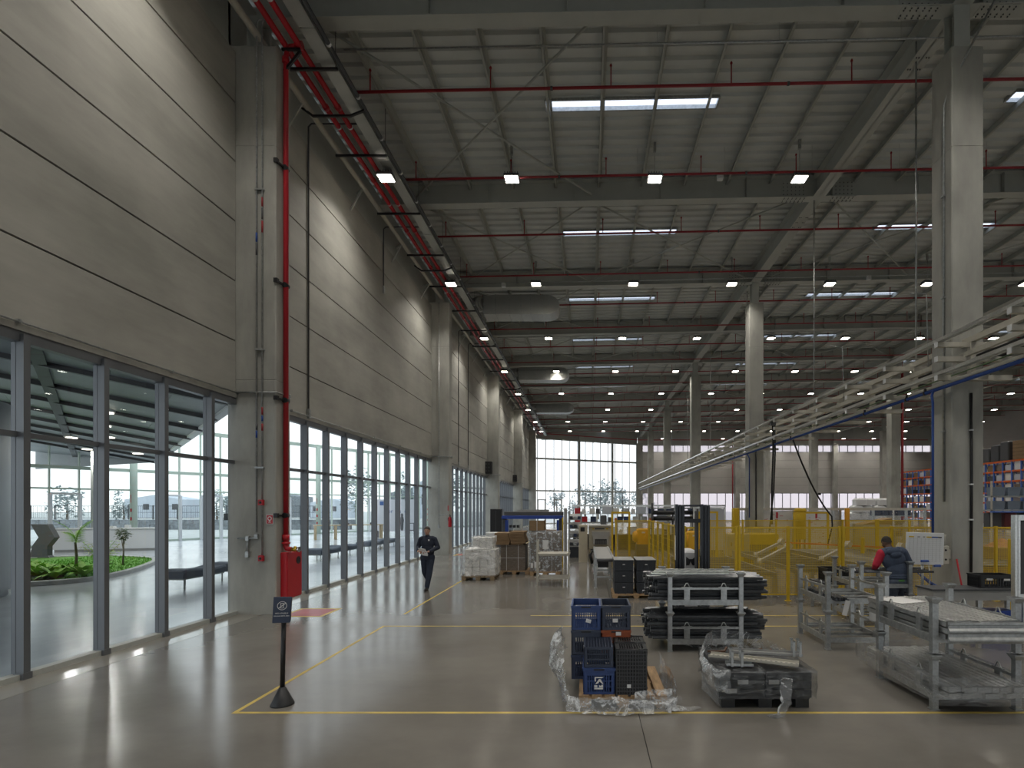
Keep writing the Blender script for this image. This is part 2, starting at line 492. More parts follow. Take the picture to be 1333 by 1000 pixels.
# painted lines lie on the floor
lines = struct('floor_markings', 'thin yellow lines painted on the hall floor')
def fline(x0, x1, y0, y1, m='yellow_line', n='painted_line', z=0.0015):
    MB().box(x0, x1, y0, y1, 0.0002, z).build(n, m, lines)
fline(-3.93, 9.0, 5.925, 5.975)
fline(-3.93, -3.88, 5.975, 10.27)
fline(-3.93, 9.0, 10.27, 10.32)
fline(-3.93, -3.88, 11.45, 60.0)
fline(-1.2, 9.0, 11.28, 11.33)
for (x0, x1, y0, y1) in ((-6.45, -5.53, 11.17, 11.25), (-6.45, -5.53, 12.03, 12.11), (-6.45, -6.37, 11.25, 12.03), (-5.61, -5.53, 11.25, 12.03)):
    fline(x0, x1, y0, y1, n='square_border')
fline(-6.37, -5.61, 11.25, 12.03, 'line_red', 'red_square', 0.001)
for (x0, x1, y0, y1, m) in ((-6.4, -5.5, 25.5, 26.5, 'yellow_line'), (-6.3, -5.6, 25.6, 26.4, 'line_red')):
    fline(x0, x1, y0, y1, m, 'square_border', 0.0012 if m == 'yellow_line' else 0.002)

# left wall: courses of precast panels between the columns
wall_left = struct('wall_left', 'tall precast concrete panel wall above the glazing')
bays = [(-2.30, 11.43), (11.98, 25.73), (26.28, 40.03), (40.58, 54.33), (54.88, 68.63), (69.18, 75.0)]
pz = [4.69, 5.81, 7.08, 8.35, 9.62, 10.86, 11.96]
for (a, b) in [(YB, -2.87)]+bays:
    for i in range(6):
        j = 0.012 if i else 0.0
        MB().cbox(XL-0.17, XL, a+.012, b-.012, pz[i]+j, pz[i+1]-0.014, 0.01).build('concrete_panel', 'panel', wall_left)
    MB().box(XL-0.17, XL-0.09, a, b, 4.69, 11.96).build('panel_joint', 'rubber', wall_left)
    MB().box(XL-0.19, XL-0.12, a-.62, b, 11.97, 13.62).build('eaves_panel', 'steel_grey', wall_left)
    # ledge carrying a conduit under the panels
    MB().box(XL-0.16, XL+0.02, a+.01, b-.01, 4.60, 4.685).build('lintel_ledge', 'column', wall_left)
    MB().tube([(XL+0.05, a+.05, 4.70), (XL+0.05, b-.02, 4.70)], 0.016, 8).build('conduit', 'galv', wall_left)
    k = MB()
    y = a+1.5
    while y < b:
        k.box(XL+0.005, XL+0.075, y, y+0.035, 4.68, 4.73); y += 2.6
    k.build('conduit_clip', 'galv', wall_left, kind='stuff')

# glazing of the left wall, bay by bay: each mullion and each pane a piece of its own
def mullion_ys(n, a, b):
    if n == 0: base = 10.66
    else: base = 14.26+14.3*(n-1)
    st = 1.18 if n == 0 else 1.165
    ys = []
    y = base-st*14
    while y < b-0.15:
        if y > a+0.1: ys.append(y)
        y += st
    return ys
mull_me = MB().box(-0.075, 0.075, -0.042, 0.042, 0.0, 4.56).box(-0.11, -0.075, -0.03, 0.03, 0, 4.56).box(-0.06, -0.035, -0.046, -0.042, 0.0, 4.56).box(-0.02, 0.075, -0.046, -0.042, 0.0, 4.56).mesh('mullion', 'alu')
shoe_me = MB().box(-0.05, 0.085, -0.06, 0.06, 0.0, 0.09).mesh('mullion_shoe', 'alu')
for n, (a, b) in enumerate(bays):
    w = struct('window_%d' % (n+1), 'full height glazing between concrete columns')
    ys = mullion_ys(n, a, b)
    for y in ys:
        part(mull_me, 'mullion', w, (-7.495, y, 0.0))
        part(shoe_me, 'mullion_shoe', w, (-7.495, y, 0.0))
    MB().box(-7.60, -7.45, a, b, 0.0, 0.075).build('sill', 'steel_grey', w)
    MB().box(-7.60, -7.47, a, b, 4.46, 4.60).build('head_rail', 'alu', w)
    MB().box(-7.60, -7.50, a, b, 3.205, 3.275).build('transom', 'alu', w)
    ed = [a]+ys+[b]
    cache = {}
    for i in range(len(ed)-1):
        y0, y1 = ed[i]+.03, ed[i+1]-.03
        if y1-y0 < 0.1: continue
        for (z0, z1) in ((0.075, 3.205), (3.275, 4.46)):
            L = round(y1-y0, 3)
            key = (L, z0)
            if key not in cache:
                cache[key] = MB().quad((0, 0, z0), (0, L, z0), (0, L, z1), (0, 0, z1)).mesh('glass_pane', 'glass')
            part(cache[key], 'glass_pane', w, (-7.585, y0, 0))

# columns of the left wall
def column(x0, x1, y0, y1, top, stub, label):
    c = struct('concrete_column', label)
    b = MB()
    def ring(z, i=0.0):
        k = 0.02
        return [(x0+k+i, y0+i, z), (x1-k-i, y0+i, z), (x1-i, y0+k+i, z), (x1-i, y1-k-i, z), (x1-k-i, y1-i, z), (x0+k+i, y1-i, z), (x0+i, y1-k-i, z), (x0+i, y0+k+i, z)]
    zs = [ring(0)]
    for zj in (4.98, 9.96):
        zs += [ring(zj-.012), ring(zj, .008), ring(zj+.012)]
    zs += [ring(top-.02), ring(top, .02)]
    b.rings(zs).build('shaft', 'column', c)
    xm, ym = (x0+x1)/2, (y0+y1)/2
    s = MB()
    h = stub
    s.box(xm-.17, xm+.17, ym-.17, ym-.15, top, h).box(xm-.17, xm+.17, ym+.15, ym+.17, top, h).box(xm-.01, xm+.01, ym-.15, ym+.15, top, h)
    s.box(xm-.24, xm+.24, ym-.24, ym+.24, top, top+.025)
    s.build('steel_stub', 'steel_grey', c)
    return c
for i, y in enumerate([-2.53]+COLY[:5]):
    c = column(-7.66, -6.63, y-.34, y+.215, 12.1, BEAMB(-7), 'wall column of grey concrete')
# free-standing columns
for r, x in enumerate(ROWX):
    for i, y in enumerate([-2.53]+COLY):
        if y > 80:
            column(x-.35, x+.35, YF-0.75, YF-0.08, 12.1, BEAMB(x), 'concrete column at the far wall')
        else:
            column(x-.34, x+.34, y-.34, y+.34, 12.1, BEAMB(x), 'free standing square concrete column')
column(7.45, 8.2, 82.2, 82.9, 12.1, BEAMB(8), 'concrete column beside the far glazing')
column(-7.9, -7.2, 74.7, 75.2, 12.1, BEAMB(-7), 'concrete column beside the far glazing')

# roof: ribbed deck, purlins, skylights
ceiling = struct('ceiling', 'ribbed metal deck roof on steel purlins')
P = 0.4206
prof = [(0, 0), (.16, 0), (.205, .075), (.375, .075)]
def deck(mb, xa, xb, ya, n):
    pts = []
    for k in range(n):
        pts += [(ya+k*P+u, v) for u, v in prof]
    pts.append((ya+n*P, 0))
    mb.rings([[(xa, u, ROOF(xa)+v) for u, v in pts], [(xb, u, ROOF(xb)+v) for u, v in pts]], False, False, closed=False)
SKX = [(-1.2+13.25*k, 3.72+13.25*k) for k in range(4)]
for k, yb in enumerate([11.77+7.15*q for q in range(-4, 11)]):
    y0 = yb
    sk = y0+8*P
    d = MB(); deck(d, -7.75, XR+.2, y0, 8); d.build('roof_sheet', 'deck', ceiling)
    d = MB(); xs = -7.75
    for (a, b) in SKX:
        deck(d, xs, a, sk, 1); xs = b
    deck(d, xs, XR+.2, sk, 1); d.build('roof_sheet', 'deck', ceiling)
    d = MB(); deck(d, -7.75, XR+.2, sk+P, 8); d.build('roof_sheet', 'deck', ceiling)
    for (a, b) in SKX:
        if yb < 0: continue
        s = MB()
        z = lambda x: ROOF(x)+.10
        s.rings([[(a, sk, z(a)), (a, sk+P, z(a)), (a, sk+P, z(a)+.01), (a, sk, z(a)+.01)], [(b, sk, z(b)), (b, sk+P, z(b)), (b, sk+P, z(b)+.01), (b, sk, z(b)+.01)]])
        s.build('skylight_sheet', 'skylight', ceiling)
        f = MB()
        for (p, q) in (((a, sk), (b, sk)), ((a, sk+P), (b, sk+P)), ((a, sk), (a, sk+P)), ((b, sk), (b, sk+P))):
            f.bar((p[0], p[1], ROOF(p[0])+.03), (q[0], q[1], ROOF(q[0])+.03), 0.05, 0.12)
        f.build('skylight_frame', 'galv', ceiling)
k = 0
x = -2.58-1.5*3
while x < XR:
    if min(abs(x-r) for r in ROWX) > 0.35:
        z = ROOF(x)
        MB().box(x-.004, x+.004, YB, YF+1, z-.24, z-.005).box(x-.004, x+.07, YB, YF+1, z-.013, z-.005).box(x-.07, x+.004, YB, YF+1, z-.24, z-.232).box(x-.07, x-.062, YB, YF+1, z-.24, z-.21).build('purlin', 'steel_grey', ceiling)
    x += 1.5

def ibeam_x(y, x0, x1, zb, h, fw, name='roof_beam', tf=.02):
    b = MB()
    for (u0, u1, v0, v1) in ((y-fw/2, y+fw/2, 0, tf), (y-fw/2, y+fw/2, h-tf, h), (y-.008, y+.008, tf, h-tf)):
        b.rings([[(xx, u0, zb(xx)+v0), (xx, u1, zb(xx)+v0), (xx, u1, zb(xx)+v1), (xx, u0, zb(xx)+v1)] for xx in (x0, x1)])
    o = b.build(name, 'steel_grey', None, kind='structure'); o['label'] = 'grey steel I beam spanning across under the roof deck'
    xx = x0+.8
    s = MB()
    while xx < x1:
        for sg in (-1, 1):
            s.box(xx-.005, xx+.005, min(y, y+sg*fw/2*.9), max(y, y+sg*fw/2*.9), zb(xx)+tf, zb(xx)+h-tf)
        xx += 3.0
    s.build('stiffener', 'steel_grey', o, kind='stuff')
    return o
rb = []
for y in BY:
    rb.append(ibeam_x(y, -7.25, XR, BEAMB, 0.76, 0.36))
for r in ROWX:
    b = MB(); z = BEAMB(r)
    b.box(r-.21, r+.21, YB, YF, z, z+.022).box(r-.21, r+.21, YB, YF, z+.72, z+.74).box(r-.01, r+.01, YB, YF, z, z+.74)
    o = b.build('roof_beam', 'steel_grey', None, kind='structure'); o['label'] = 'grey steel girder running along the row of columns'
# bolted splices beside the free-standing columns, nearest two beams
for k in (3, 4, 5):
    y = BY[k]
    for sg in (-1, 1):
        xc = ROWX[0]+sg*0.85
        pl = MB()
        z = BEAMB(xc)
        pl.box(xc-.42, xc+.42, y-.16, y+.16, z-.016, z)
        pl.box(xc-.42, xc+.42, y-.022, y-.008, z+.09, z+.66)
        pl.build('splice_plate', 'steel_grey', rb[k])
        bo = MB()
        for i in range(6):
            for q in (-.1, -.05, .05, .1):
                bo.lathe([(.017, -.034), (.017, -.016)], (xc-.35+i*.14, y+q*1.2, z), 6)
            for q in range(4):
                bo.box(xc-.35+i*.14-.014, xc-.35+i*.14+.014, y-.036, y-.02, z+.16+q*.13-.014, z+.16+q*.13+.014)
        bo.build('bolt', 'dark_grey', rb[k], kind='stuff')
    gb = MB(); z = BEAMB(ROWX[0])
    for yy in (y+1.2, y+1.55, y+1.9):
        for q in (-.15, -.09, .09, .15):
            gb.lathe([(.018, -.02), (.018, 0)], (ROWX[0]+q, yy, z), 6)
    gb.build('bolt', 'dark_grey', rb[k], kind='stuff')

# bracing rods crossing between beams
def brace(xa, xb, k, name='bracing_rod'):
    y0, y1 = BY[k]+.2, BY[k+1]-.2
    for (p, q) in (((xa, y0), (xb, y1)), ((xb, y0), (xa, y1))):
        o = MB().tube([(p[0], p[1], BEAMB(p[0])+.2), (q[0], q[1], BEAMB(q[0])+.2)], 0.032, 8).build(name, 'steel_grey', None, kind='structure')
        o['label'] = 'diagonal steel bracing rod under the roof'
for k in range(3, 13):
    brace(-6.0, 0.15, k)
for k in (4, 6, 8):
    for (a, b) in ((0.15, 7.6), (8.6, 15.4), (15.6, 22.4)):
        brace(a, b, k)
o = MB().tube([(-7.04, YB, 12.33), (-7.04, 75, 12.33)], 0.075, 12).build('eaves_beam', 'beige_steel', None, kind='structure')
o['label'] = 'round steel tube running along the top of the left wall'
eb = o
s = MB()
y = -1.0
while y < 74:
    s.bar((-7.45, y, 11.6), (-7.06, y, 12.28), .04); s.bar((-7.45, y+.5, 12.4), (-7.06, y+.1, 12.36), .06); y += 3.575
s.build('tube_bracket', 'steel_grey', eb, kind='stuff')

# far wall right of the slanting glazing
wall_far = struct('wall_far', 'far end wall of concrete panels between two window bands')
fz = [4.52, 5.72, 6.97, 8.27, 9.53, 10.83]
fxs = [8.2, 22.6, 37.6, XR]
for i in range(3):
    x0, x1 = fxs[i], fxs[i+1]
    for j in range(5):
        MB().cbox(x0+.01, x1-.01, YF, YF+.2, fz[j]+.012, fz[j+1]-.012, .01).build('concrete_panel', 'far_panel', wall_far)
    MB().box(x0, x1, YF+.1, YF+.2, 4.52, 10.83).build('panel_joint', 'rubber', wall_far)
    MB().box(x0, x1, YF+.02, YF+.2, 11.9, 14.9).build('eaves_panel', 'steel_grey', wall_far)
    for (wn, z0, z1, st) in ((7+2*i, 10.83, 11.9, 1.25), (8+2*i, 0.0, 4.52, 1.25)):
        w = struct('window_%d' % wn, 'window band of the far wall')
        n = int((x1-x0)/st)
        f = (x1-x0)/n
        pm = MB().quad((.04, YF+.1, z0+.03), (f-.04, YF+.1, z0+.03), (f-.04, YF+.1, z1-.03), (.04, YF+.1, z1-.03)).mesh('glass_pane', 'glass_pink')
        mm = MB().box(-.04, .04, YF+.04, YF+.16, z0, z1).mesh('mullion', 'alu')
        for q in range(n):
            part(pm, 'glass_pane', w, (x0+q*f, 0, 0)); part(mm, 'mullion', w, (x0+q*f, 0, 0))
        MB().box(x0, x1, YF+.05, YF+.15, z0, z0+.06).box(x0, x1, YF+.05, YF+.15, z1-.06, z1).build('window_frame', 'alu', w)
# walls outside the picture
wall_right = struct('wall_right', 'right side wall of the hall')
MB().box(XR, XR+.3, YB, YF+.3, 0, 15.2).build('wall_sheet', 'far_panel', wall_right)
wall_back = struct('wall_back', 'rear wall of the hall')
MB().box(-8, XR+.3, YB-.3, YB, 4.52, 10.83).build('wall_sheet', 'far_panel', wall_back)
MB().box(-8, XR+.3, YB-.3, YB, 11.9, 15.2).build('wall_sheet', 'far_panel', wall_back)
w = struct('window_30', 'added window bands of the unseen rear wall')  # unseen glazing, added to brighten the sides that face the camera
for (z0, z1) in ((0, 4.52), (10.83, 11.9)):
    pm_ = MB().quad((.04, 0, z0), (1.21, 0, z0), (1.21, 0, z1), (.04, 0, z1)).mesh('glass_pane', 'glass_far')
    mm_ = MB().box(-.04, .04, -.1, .1, z0, z1).mesh('mullion', 'alu')
    for q in range(49):
        part(pm_, 'glass_pane', w, (-7.7+q*1.25, YB-.1, 0)); part(mm_, 'mullion', w, (-7.7+q*1.25, YB-.1, 0))
MB().box(XL-.17, XL, YB, -2.87, 0, 4.69).build('wall_sheet', 'panel', wall_left)

# slanting glazed end wall
w6 = struct('window_6', 'tall slanting glazed end wall with white sky behind')
def gbar(t0, t1, z0, z1, w, d, n, m):
    p0, p1 = gl(t0), gl(t1)
    b = MB()
    if t1-t0 < 0.03:                     # an upright
        tm = (t0+t1)/2; hw = w/2/(GB-GA).length
        q = [gl(tm-hw, 0, -d/2), gl(tm+hw, 0, -d/2), gl(tm+hw, 0, d/2), gl(tm-hw, 0, d/2)]
    else:
        q = [gl(t0, 0, -d/2), gl(t1, 0, -d/2), gl(t1, 0, d/2), gl(t0, 0, d/2)]
    b.rings([[(p.x, p.y, z0) for p in q], [(p.x, p.y, z1) for p in q]])
    return b.build(n, m, w6)
ts = [0.0]+[.024+.0745*k for k in range(14)]
for t in ts[1:]:
    gbar(t, t, 0, 11.95, .06, .12, 'mullion', 'alu')
for t in (.411, .74):
    gbar(t, t, 0, 13.4, .26, .3, 'post', 'steel_grey')
for (z0, z1) in ((9.05, 9.3), (4.55, 4.75)):
    gbar(0, 1, z0, z1, .1, .22, 'transom', 'steel_grey')
gbar(0, 1, 11.9, 12.15, .1, .3, 'head_rail', 'steel_grey')
gbar(0, 1, 12.15, 13.9, .1, .1, 'fascia_panel', 'steel_grey')
gbar(0, 1, 0, .1, .1, .2, 'sill', 'steel_grey')
for i in range(len(ts)):
    t0 = ts[i]; t1 = ts[i+1] if i+1 < len(ts) else 1.0
    for (z0, z1) in ((.1, 4.55), (4.75, 9.05), (9.3, 11.9)):
        a, b = gl(t0), gl(t1)
        MB().quad((a.x, a.y, z0), (b.x, b.y, z0), (b.x, b.y, z1), (a.x, a.y, z1)).build('glass_pane', 'glass_far', w6)
for t0 in (.024, .1730):                 # glazed doors in the foot of the wall
    gbar(t0+.004, t0+.004, 0, 3.35, .12, .2, 'door_jamb', 'steel_grey'); gbar(t0+.07, t0+.07, 0, 3.35, .12, .2, 'door_jamb', 'steel_grey')
    gbar(t0, t0+.074, 3.3, 3.45, .1, .2, 'door_head', 'steel_grey')
# ================================================================== SERVICES UNDER THE ROOF
# high bay lamps
ld = bpy.data.lights.new('high_bay_light', 'AREA')
ld.shape = 'RECTANGLE'; ld.size = 0.42; ld.size_y = 0.36; ld.energy = LAMP_W; ld.color = (1.0, 0.945, 0.86)
ld.spread = math.radians(125)
hb = MB().cbox(-.24, .24, -.2, .2, 0, .09, .02)
for i in range(6):
    hb.box(-.2+i*.08-.01, -.2+i*.08+.01, -.16, .16, .09, .15)
lamp_h = hb.mesh('housing', 'dark_grey')
lamp_l = MB().cbox(-.2, .2, -.05, .05, -.02, 0.0, .008).mesh('lens', 'lens')
row_y = [1+8.0*k for k in range(11)]
lamp_x = [-6.35, -2.4, 2.12]+[6.7+4.55*k for k in range(10)]
lamp_w = MB().box(-.02, .02, -.2, -.16, .09, .215).box(-.02, .02, .16, .2, .09, .215).box(-.02, .02, -.2, .2, .205, .22).mesh('hanger', 'galv')
lamp_r = [MB().tube([(0, 0, .09), (0, 0, ROOF(x)-12.66-.245)], .01, 6).box(-.05, .05, -.02, .02, .09, .14).box(-.04, .04, -.04, .04, ROOF(x)-12.66-.3, ROOF(x)-12.66-.0).mesh('hanger', 'galv') for x in lamp_x]
for j, y in enumerate(row_y):
    for i, x in enumerate(lamp_x):
        if y > 79 and x < 7: continue
        lab = ('white high bay lamp, %s from the left wall, %s row of lamps in view' % (ORD[i], ORD[j-2])) if j >= 2 else 'white high bay lamp, %s from the left wall, %s row over the near floor' % (ORD[i], ORD[j])
        wl = i == 0
        t = thing('high_bay_lamp', lab, 'lamp', (-6.0, 16+7.6*(j-2), 12.08) if wl else (x, y, 12.66), 0, 'high bay lamps under the roof' if j >= 2 else 'high bay lamps over the near floor')
        part(lamp_h, 'housing', t); part(lamp_w if wl else lamp_r[i], 'hanger', t)
        for q in (-.13, 0, .13): part(lamp_l, 'lens', t, (0, q, 0))
        lo = bpy.data.objects.new('lamp_light', ld); COL.objects.link(lo); lo.parent = t; lo.location = (0, 0, -.03)

# sprinkler pipes across the hall with their drops
drop_me = MB().tube([(0, 0, 0), (0, 0, .58)], .017, 6).lathe([(.03, .52), (.035, .54), (.015, .58)], (0, 0, 0), 6).mesh('sprinkler_drop', 'dark_red')
clamp_me = MB().tube([(-.03, 0, 0), (.03, 0, 0)], .05, 8).mesh('clamp', 'dark_grey')
for k in range(19):
    y = 13.4+3.575*k
    xr = 52
    if y > 75: continue
    z = lambda x: 12.74+.02*x
    t = thing('sprinkler_pipe', 'red sprinkler pipe across the hall under the roof, %s from the front' % (ORD[k] if k < 16 else ['seventeenth', 'eighteenth', 'nineteenth'][k-16]), 'pipe', (0, y, 0), 0, 'red sprinkler pipes under the roof')
    MB().tube([(-6.1, 0, z(-6.1)), (xr, 0, z(xr))], .036, 8).build('pipe', 'dark_red', t)
    if k < 8:
        for i in range(19):
            x = -5.42+3.0*i
            part(drop_me, 'sprinkler_drop', t, (x, 0, z(x)))
        for i in range(8):
            x = -.9+5.9*i
            part(clamp_me, 'clamp', t, (x, 0, z(x)))
        MB().tube([(x0, 0, z(x0)) for x0 in (-6.1, -5.95)], .05, 8).build('coupling', 'dark_red', t)
    else:
        b = MB()
        for i in range(19):
            x = -5.42+3.0*i; b.tube([(x, 0, z(x)), (x, 0, z(x)+.58)], .018, 5)
        b.build('sprinkler_drop', 'dark_red', t, kind='stuff')
# thin grey conduits feeding the lamps
for k, y in enumerate([12.35]+[17.0+8.0*q+.25 for q in range(8)]):
    z = lambda x: 12.9+.02*x
    t = thing('lamp_conduit', 'thin grey conduit above the %s row of lamps' % ORD[k] if k else 'thin grey conduit just behind the nearest roof beam', 'conduit', (0, y, 0), 0, 'lamp conduits')
    MB().tube([(-5.6, 0, z(-5.6)), (50, 0, z(50))], .02, 6).build('tube', 'galv', t)
    b = MB()
    for i in range(20):
        x = -4+2.8*i; b.tube([(x, 0, z(x)), (x, 0, z(x)+.85)], .004, 4)
    b.build('wire_hanger', 'galv', t, kind='stuff')
# white emergency units on the conduits
for i, (x, y) in enumerate([(-3.95, 25.25), (4.25, 17.25), (13.2, 25.25), (14.5, 17.25)]):
    o = MB().cbox(-.09, .09, -.09, .09, -.12, 0.06, .02).build('junction_box', 'white', None, (x, y, 12.83+.02*x))
    tag(o, 'small white box under the lamp conduit, %s from the left' % ORD[[0, 1, 2, 3][i]], 'box', 'white boxes under the roof')

# red fire mains, white cable tray and black conduit along the left wall
for (x, lab) in ((-6.57, 'long red fire main pipe along the wall, the one nearer the concrete panels'), (-6.27, 'long red fire main pipe along the wall, the one nearer the cable tray')):
    t = thing('fire_main_pipe', lab, 'pipe', (x, 0, 12.32), 0, 'red fire mains along the left wall')
    MB().tube([(0, -10, 0), (0, 74.6, 0)], .062, 12).build('pipe', 'red', t)
    cm = MB().tube([(0, -.05, 0), (0, .05, 0)], .078, 12).mesh('coupling', 'red')
    for q in range(26):
        part(cm, 'coupling', t, (0, -1.5+3.0*q, 0))
    bm_ = MB().tube([(0, -.02, 0), (0, .02, 0)], .066, 12).mesh('band', 'white')
    for q in range(20):
        part(bm_, 'band', t, (0, 3.4+3.6*q, 0))
t = thing('cable_tray', 'pale cable tray hung beside the red fire mains along the wall', 'cable tray', (-5.87, 0, 12.30))
b = MB()
for q in range(20):
    MB().box(-.16, .16, -10+4.25*q, -10+4.25*q+4.22, 0, .012).box(-.165, -.155, -10+4.25*q, -10+4.25*q+4.22, 0, .09).box(.155, .165, -10+4.25*q, -10+4.25*q+4.22, 0, .09).build('tray_section', 'duct', t)
bk = MB().box(-1.25, .2, -.025, .025, -.11, -.05).mesh('support_arm', 'black')
rod = MB().tube([(.15, 0, -.1), (.15, 0, 1.25)], .008, 5).mesh('hanger_rod', 'dark_grey')
for q in range(20):
    part(bk, 'support_arm', t, (0, 12.2+3.0*q, 0)); part(rod, 'hanger_rod', t, (0, 12.2+3.0*q, 0))
bent = MB()
bent.bar((-1.35, 0, .06), (-1.05, 0, -.16), .05); bent.bar((-1.06, 0, -.16), (-.1, 0, -.16), .05); bent.bar((-.11, 0, -.16), (.24, 0, -.02), .05)
bent = bent.mesh('bent_arm', 'black')
for q, y in enumerate((13.55, 22.4, 33, 45)):
    part(bent, 'bent_arm', t, (0, y, 0))
t = thing('black_conduit', 'black conduit clipped along the edge of the pale cable tray', 'conduit', (-5.64, 0, 12.36))
MB().tube([(0, -10, 0), (0, 74.4, 0)], .05, 10).build('tube', 'dark_grey', t)
bm_ = MB().tube([(0, -.03, 0), (0, .03, 0)], .057, 10).mesh('band', 'white')
for q in range(22): part(bm_, 'band', t, (0, 8.7+3.0*q*.5 if q < 12 else 8.7+18+3*(q-12), 0))

# ventilation ducts behind every second beam
def duct(y, lab):
    t = thing('air_duct', lab, 'duct', (0, y, 0), 0, 'sheet metal air ducts under the roof')
    n = 10
    w, zt, zb = .55, 13.1, 12.12
    b = MB()
    xs = [-5.3, -4.7, -4.0, -3.4, -2.9, -2.3]
    b.box(-5.3, -2.1, -w, w, zb, zt)
    b.build('duct_body', 'duct', t)
    e = MB()
    pr = [(-2.1, zt)]+[(-2.1+.66*math.sin(a), zb+.49+.49*math.cos(a)) for a in [PI*i/n for i in range(n+1)]]+[(-2.1, zb)]
    e.prism(pr, 'y', -w, w); e.build('rounded_end', 'duct', t)
    for x in xs:
        MB().box(x-.02, x+.02, -w-.03, w+.03, zb-.03, zt+.02).build('flange', 'galv', t)
    f = MB()
    pts = []; rr = []
    for i in range(29):
        u = i/28
        pts.append((-6.6+1.3*u, 0.1*math.sin(u*5), 12.86-.06*math.sin(u*PI)))
        rr.append(.33+(.03 if i % 2 else -.02))
    f.tube(pts, rr, 14, smooth=False); f.build('flexible_sleeve', 'foil', t)
for i, y in enumerate((27.9, 42.0, 56.2)):
    duct(y, 'grey sheet metal air duct with foil sleeve, %s along the left wall' % ORD[i])

# red riser on the first column
t = thing('fire_riser_pipe', 'red fire riser pipe running down the nearest left column', 'pipe', (-6.565, 11.70, 0))
MB().tube([(0, 0, 1.52), (0, 0, 12.05), (.02, 0, 12.2), (.09, 0, 12.3), (.3, 0, 12.33)], .052, 14).build('pipe', 'red', t)
for z in (12.0, 1.62): MB().lathe([(.072, -.06), (.072, .06)], (0, 0, z), 14).build('coupling', 'red', t)
MB().tube([(.22, 0, 12.33), (.36, 0, 12.33)], .085, 12).build('tee', 'red', t)
for z in (9.65, 7.1, 4.6, 2.1):
    MB().tube([(0, -.058, z), (0, .058, z)], .06, 12).bar((-.06, -.24, z), (-.02, -.03, z), .04, .04).box(-.1, -.02, -.30, -.22, z-.04, z+.05).build('pipe_bracket', 'black', t)
o = MB().bar((.32, 0, 12.2), (-.02, -.02, 11.75), .05).bar((.34, -.05, 12.2), (-.06, -.05, 12.2), .05).build('strut', 'black', t)
v = MB().tube([(0, 0, 1.55), (0, 0, 1.44), (.02, 0, 1.38), (.12, 0, 1.36)], .055, 12).lathe([(.085, -.02), (.085, .02)], (0, 0, 1.5), 12)
v.build('valve_elbow', 'red', t)
MB().tube([(.12, 0, 1.36), (.26, 0, 1.36)], .045, 12).tube([(.2, 0, 1.36), (.2, 0, 1.43)], .03, 8).build('valve', 'brass', t)
MB().tube([(.25, 0, 1.36), (.3, 0, 1.36)], .06, 12).build('hose_cap', 'chrome', t)

t = thing('hydrant_cabinet', 'red fire hose cabinet fixed on the side of the nearest column', 'cabinet', (-6.63, 11.6, 0.3))
MB().cbox(0, .14, 0, .6, 0, 1.0, .01).build('body', 'red', t)
MB().box(.14, .152, .02, .58, .02, .98).build('door', 'red', t)
d = LAST[0]
b = MB(); n = 20
b.rings([[(.152+dx, .44+r*math.cos(2*PI*j/n), .80+r*1.0*math.sin(2*PI*j/n)) for j in range(n)] for dx, r in ((0, .085), (.006, .085), (.006, .06), (.002, .06))], False, True)
b.build('viewing_port', 'black', d)
# alarm gear and conduits on the first column, facing the camera
t = thing('column_conduit', 'pair of grey conduits running down the nearest left column', 'conduit', (0, 11.43, 0))
for (x, zb, xb) in ((-7.02, 1.75, -7.3), (-6.90, 1.2, -6.9)):
    MB().tube([(x+.4, -.03, 12.62), (x+.05, -.03, 12.62), (x, -.03, 12.55), (x, -.03, zb)], .017, 8).build('tube', 'galv', t)
for z in (5.6, 9.0, 3.1):
    MB().cbox(-7.05, -6.86, -.06, 0.0, z, z+.04, .005).build('conduit_clip', 'galv', t)
for (x, z0, z1, m) in ((-6.9, 8.1, 8.35, 'dark_red'), (-6.9, 8.38, 8.62, 'dark_grey'), (-6.9, 8.65, 8.85, 'dark_red'), (-7.02, 7.9, 8.1, 'pipe_blue'), (-7.02, 7.62, 7.88, 'dark_grey'), (-6.9, 3.9, 4.05, 'dark_red'), (-6.9, 4.1, 4.22, 'pipe_blue'), (-6.9, 4.24, 4.4, 'dark_red'), (-7.02, 3.75, 3.9, 'pipe_blue'), (-7.02, 3.92, 4.05, 'dark_grey')):
    MB().tube([(x, -.03, z0), (x, -.03, z1)], .019, 8).build('colour_band', m, t)
MB().tube([(-7.02, -.03, 1.72), (-7.02, -.03, 1.62), (-7.42, -.03, 1.62)], .02, 8).tube([(-7.21, -.03, 1.62), (-7.21, -.03, 1.33)], .02, 8).build('branch', 'galv', t)
for (x, z) in ((-7.02, 1.66), (-7.21, 1.62)):
    MB().cbox(x-.04, x+.04, -.06, -.0, z-.05, z+.05, .008).build('junction', 'galv', t)
MB().cbox(-7.25, -7.17, -.07, -.0, 1.22, 1.35, .008).build('socket_box', 'galv', t)
for i, (z, lab) in enumerate(((2.38, 'small red alarm box on the column conduit, the upper one'), (1.2, 'small red alarm box on the column conduit, the lower one'))):
    t = thing('alarm_box', lab, 'alarm', (-6.9, 11.40, z), 0, 'red alarm boxes on the column')
    MB().cbox(-.055, .055, -.07, 0.0, -.06, .06, .01).build('case', 'red', t)
    MB().lathe([(.028, 0), (.022, .02)], (0, 0, 0), 12).build('button', 'black', t)
    LAST[0].rotation_euler = (PI/2, 0, 0); LAST[0].location = (0, -.07, 0)
t = thing('fire_equipment_sign', 'small red and white pictogram sign on the nearest column', 'sign', (-6.75, 11.425, 2.02))
MB().box(-.075, .075, -.008, 0, -.1, .1).build('board', 'paper', t)
MB().box(-.065, .065, -.011, -.008, -.09, .09).build('red_field', 'red', t)
b = MB(); n = 14
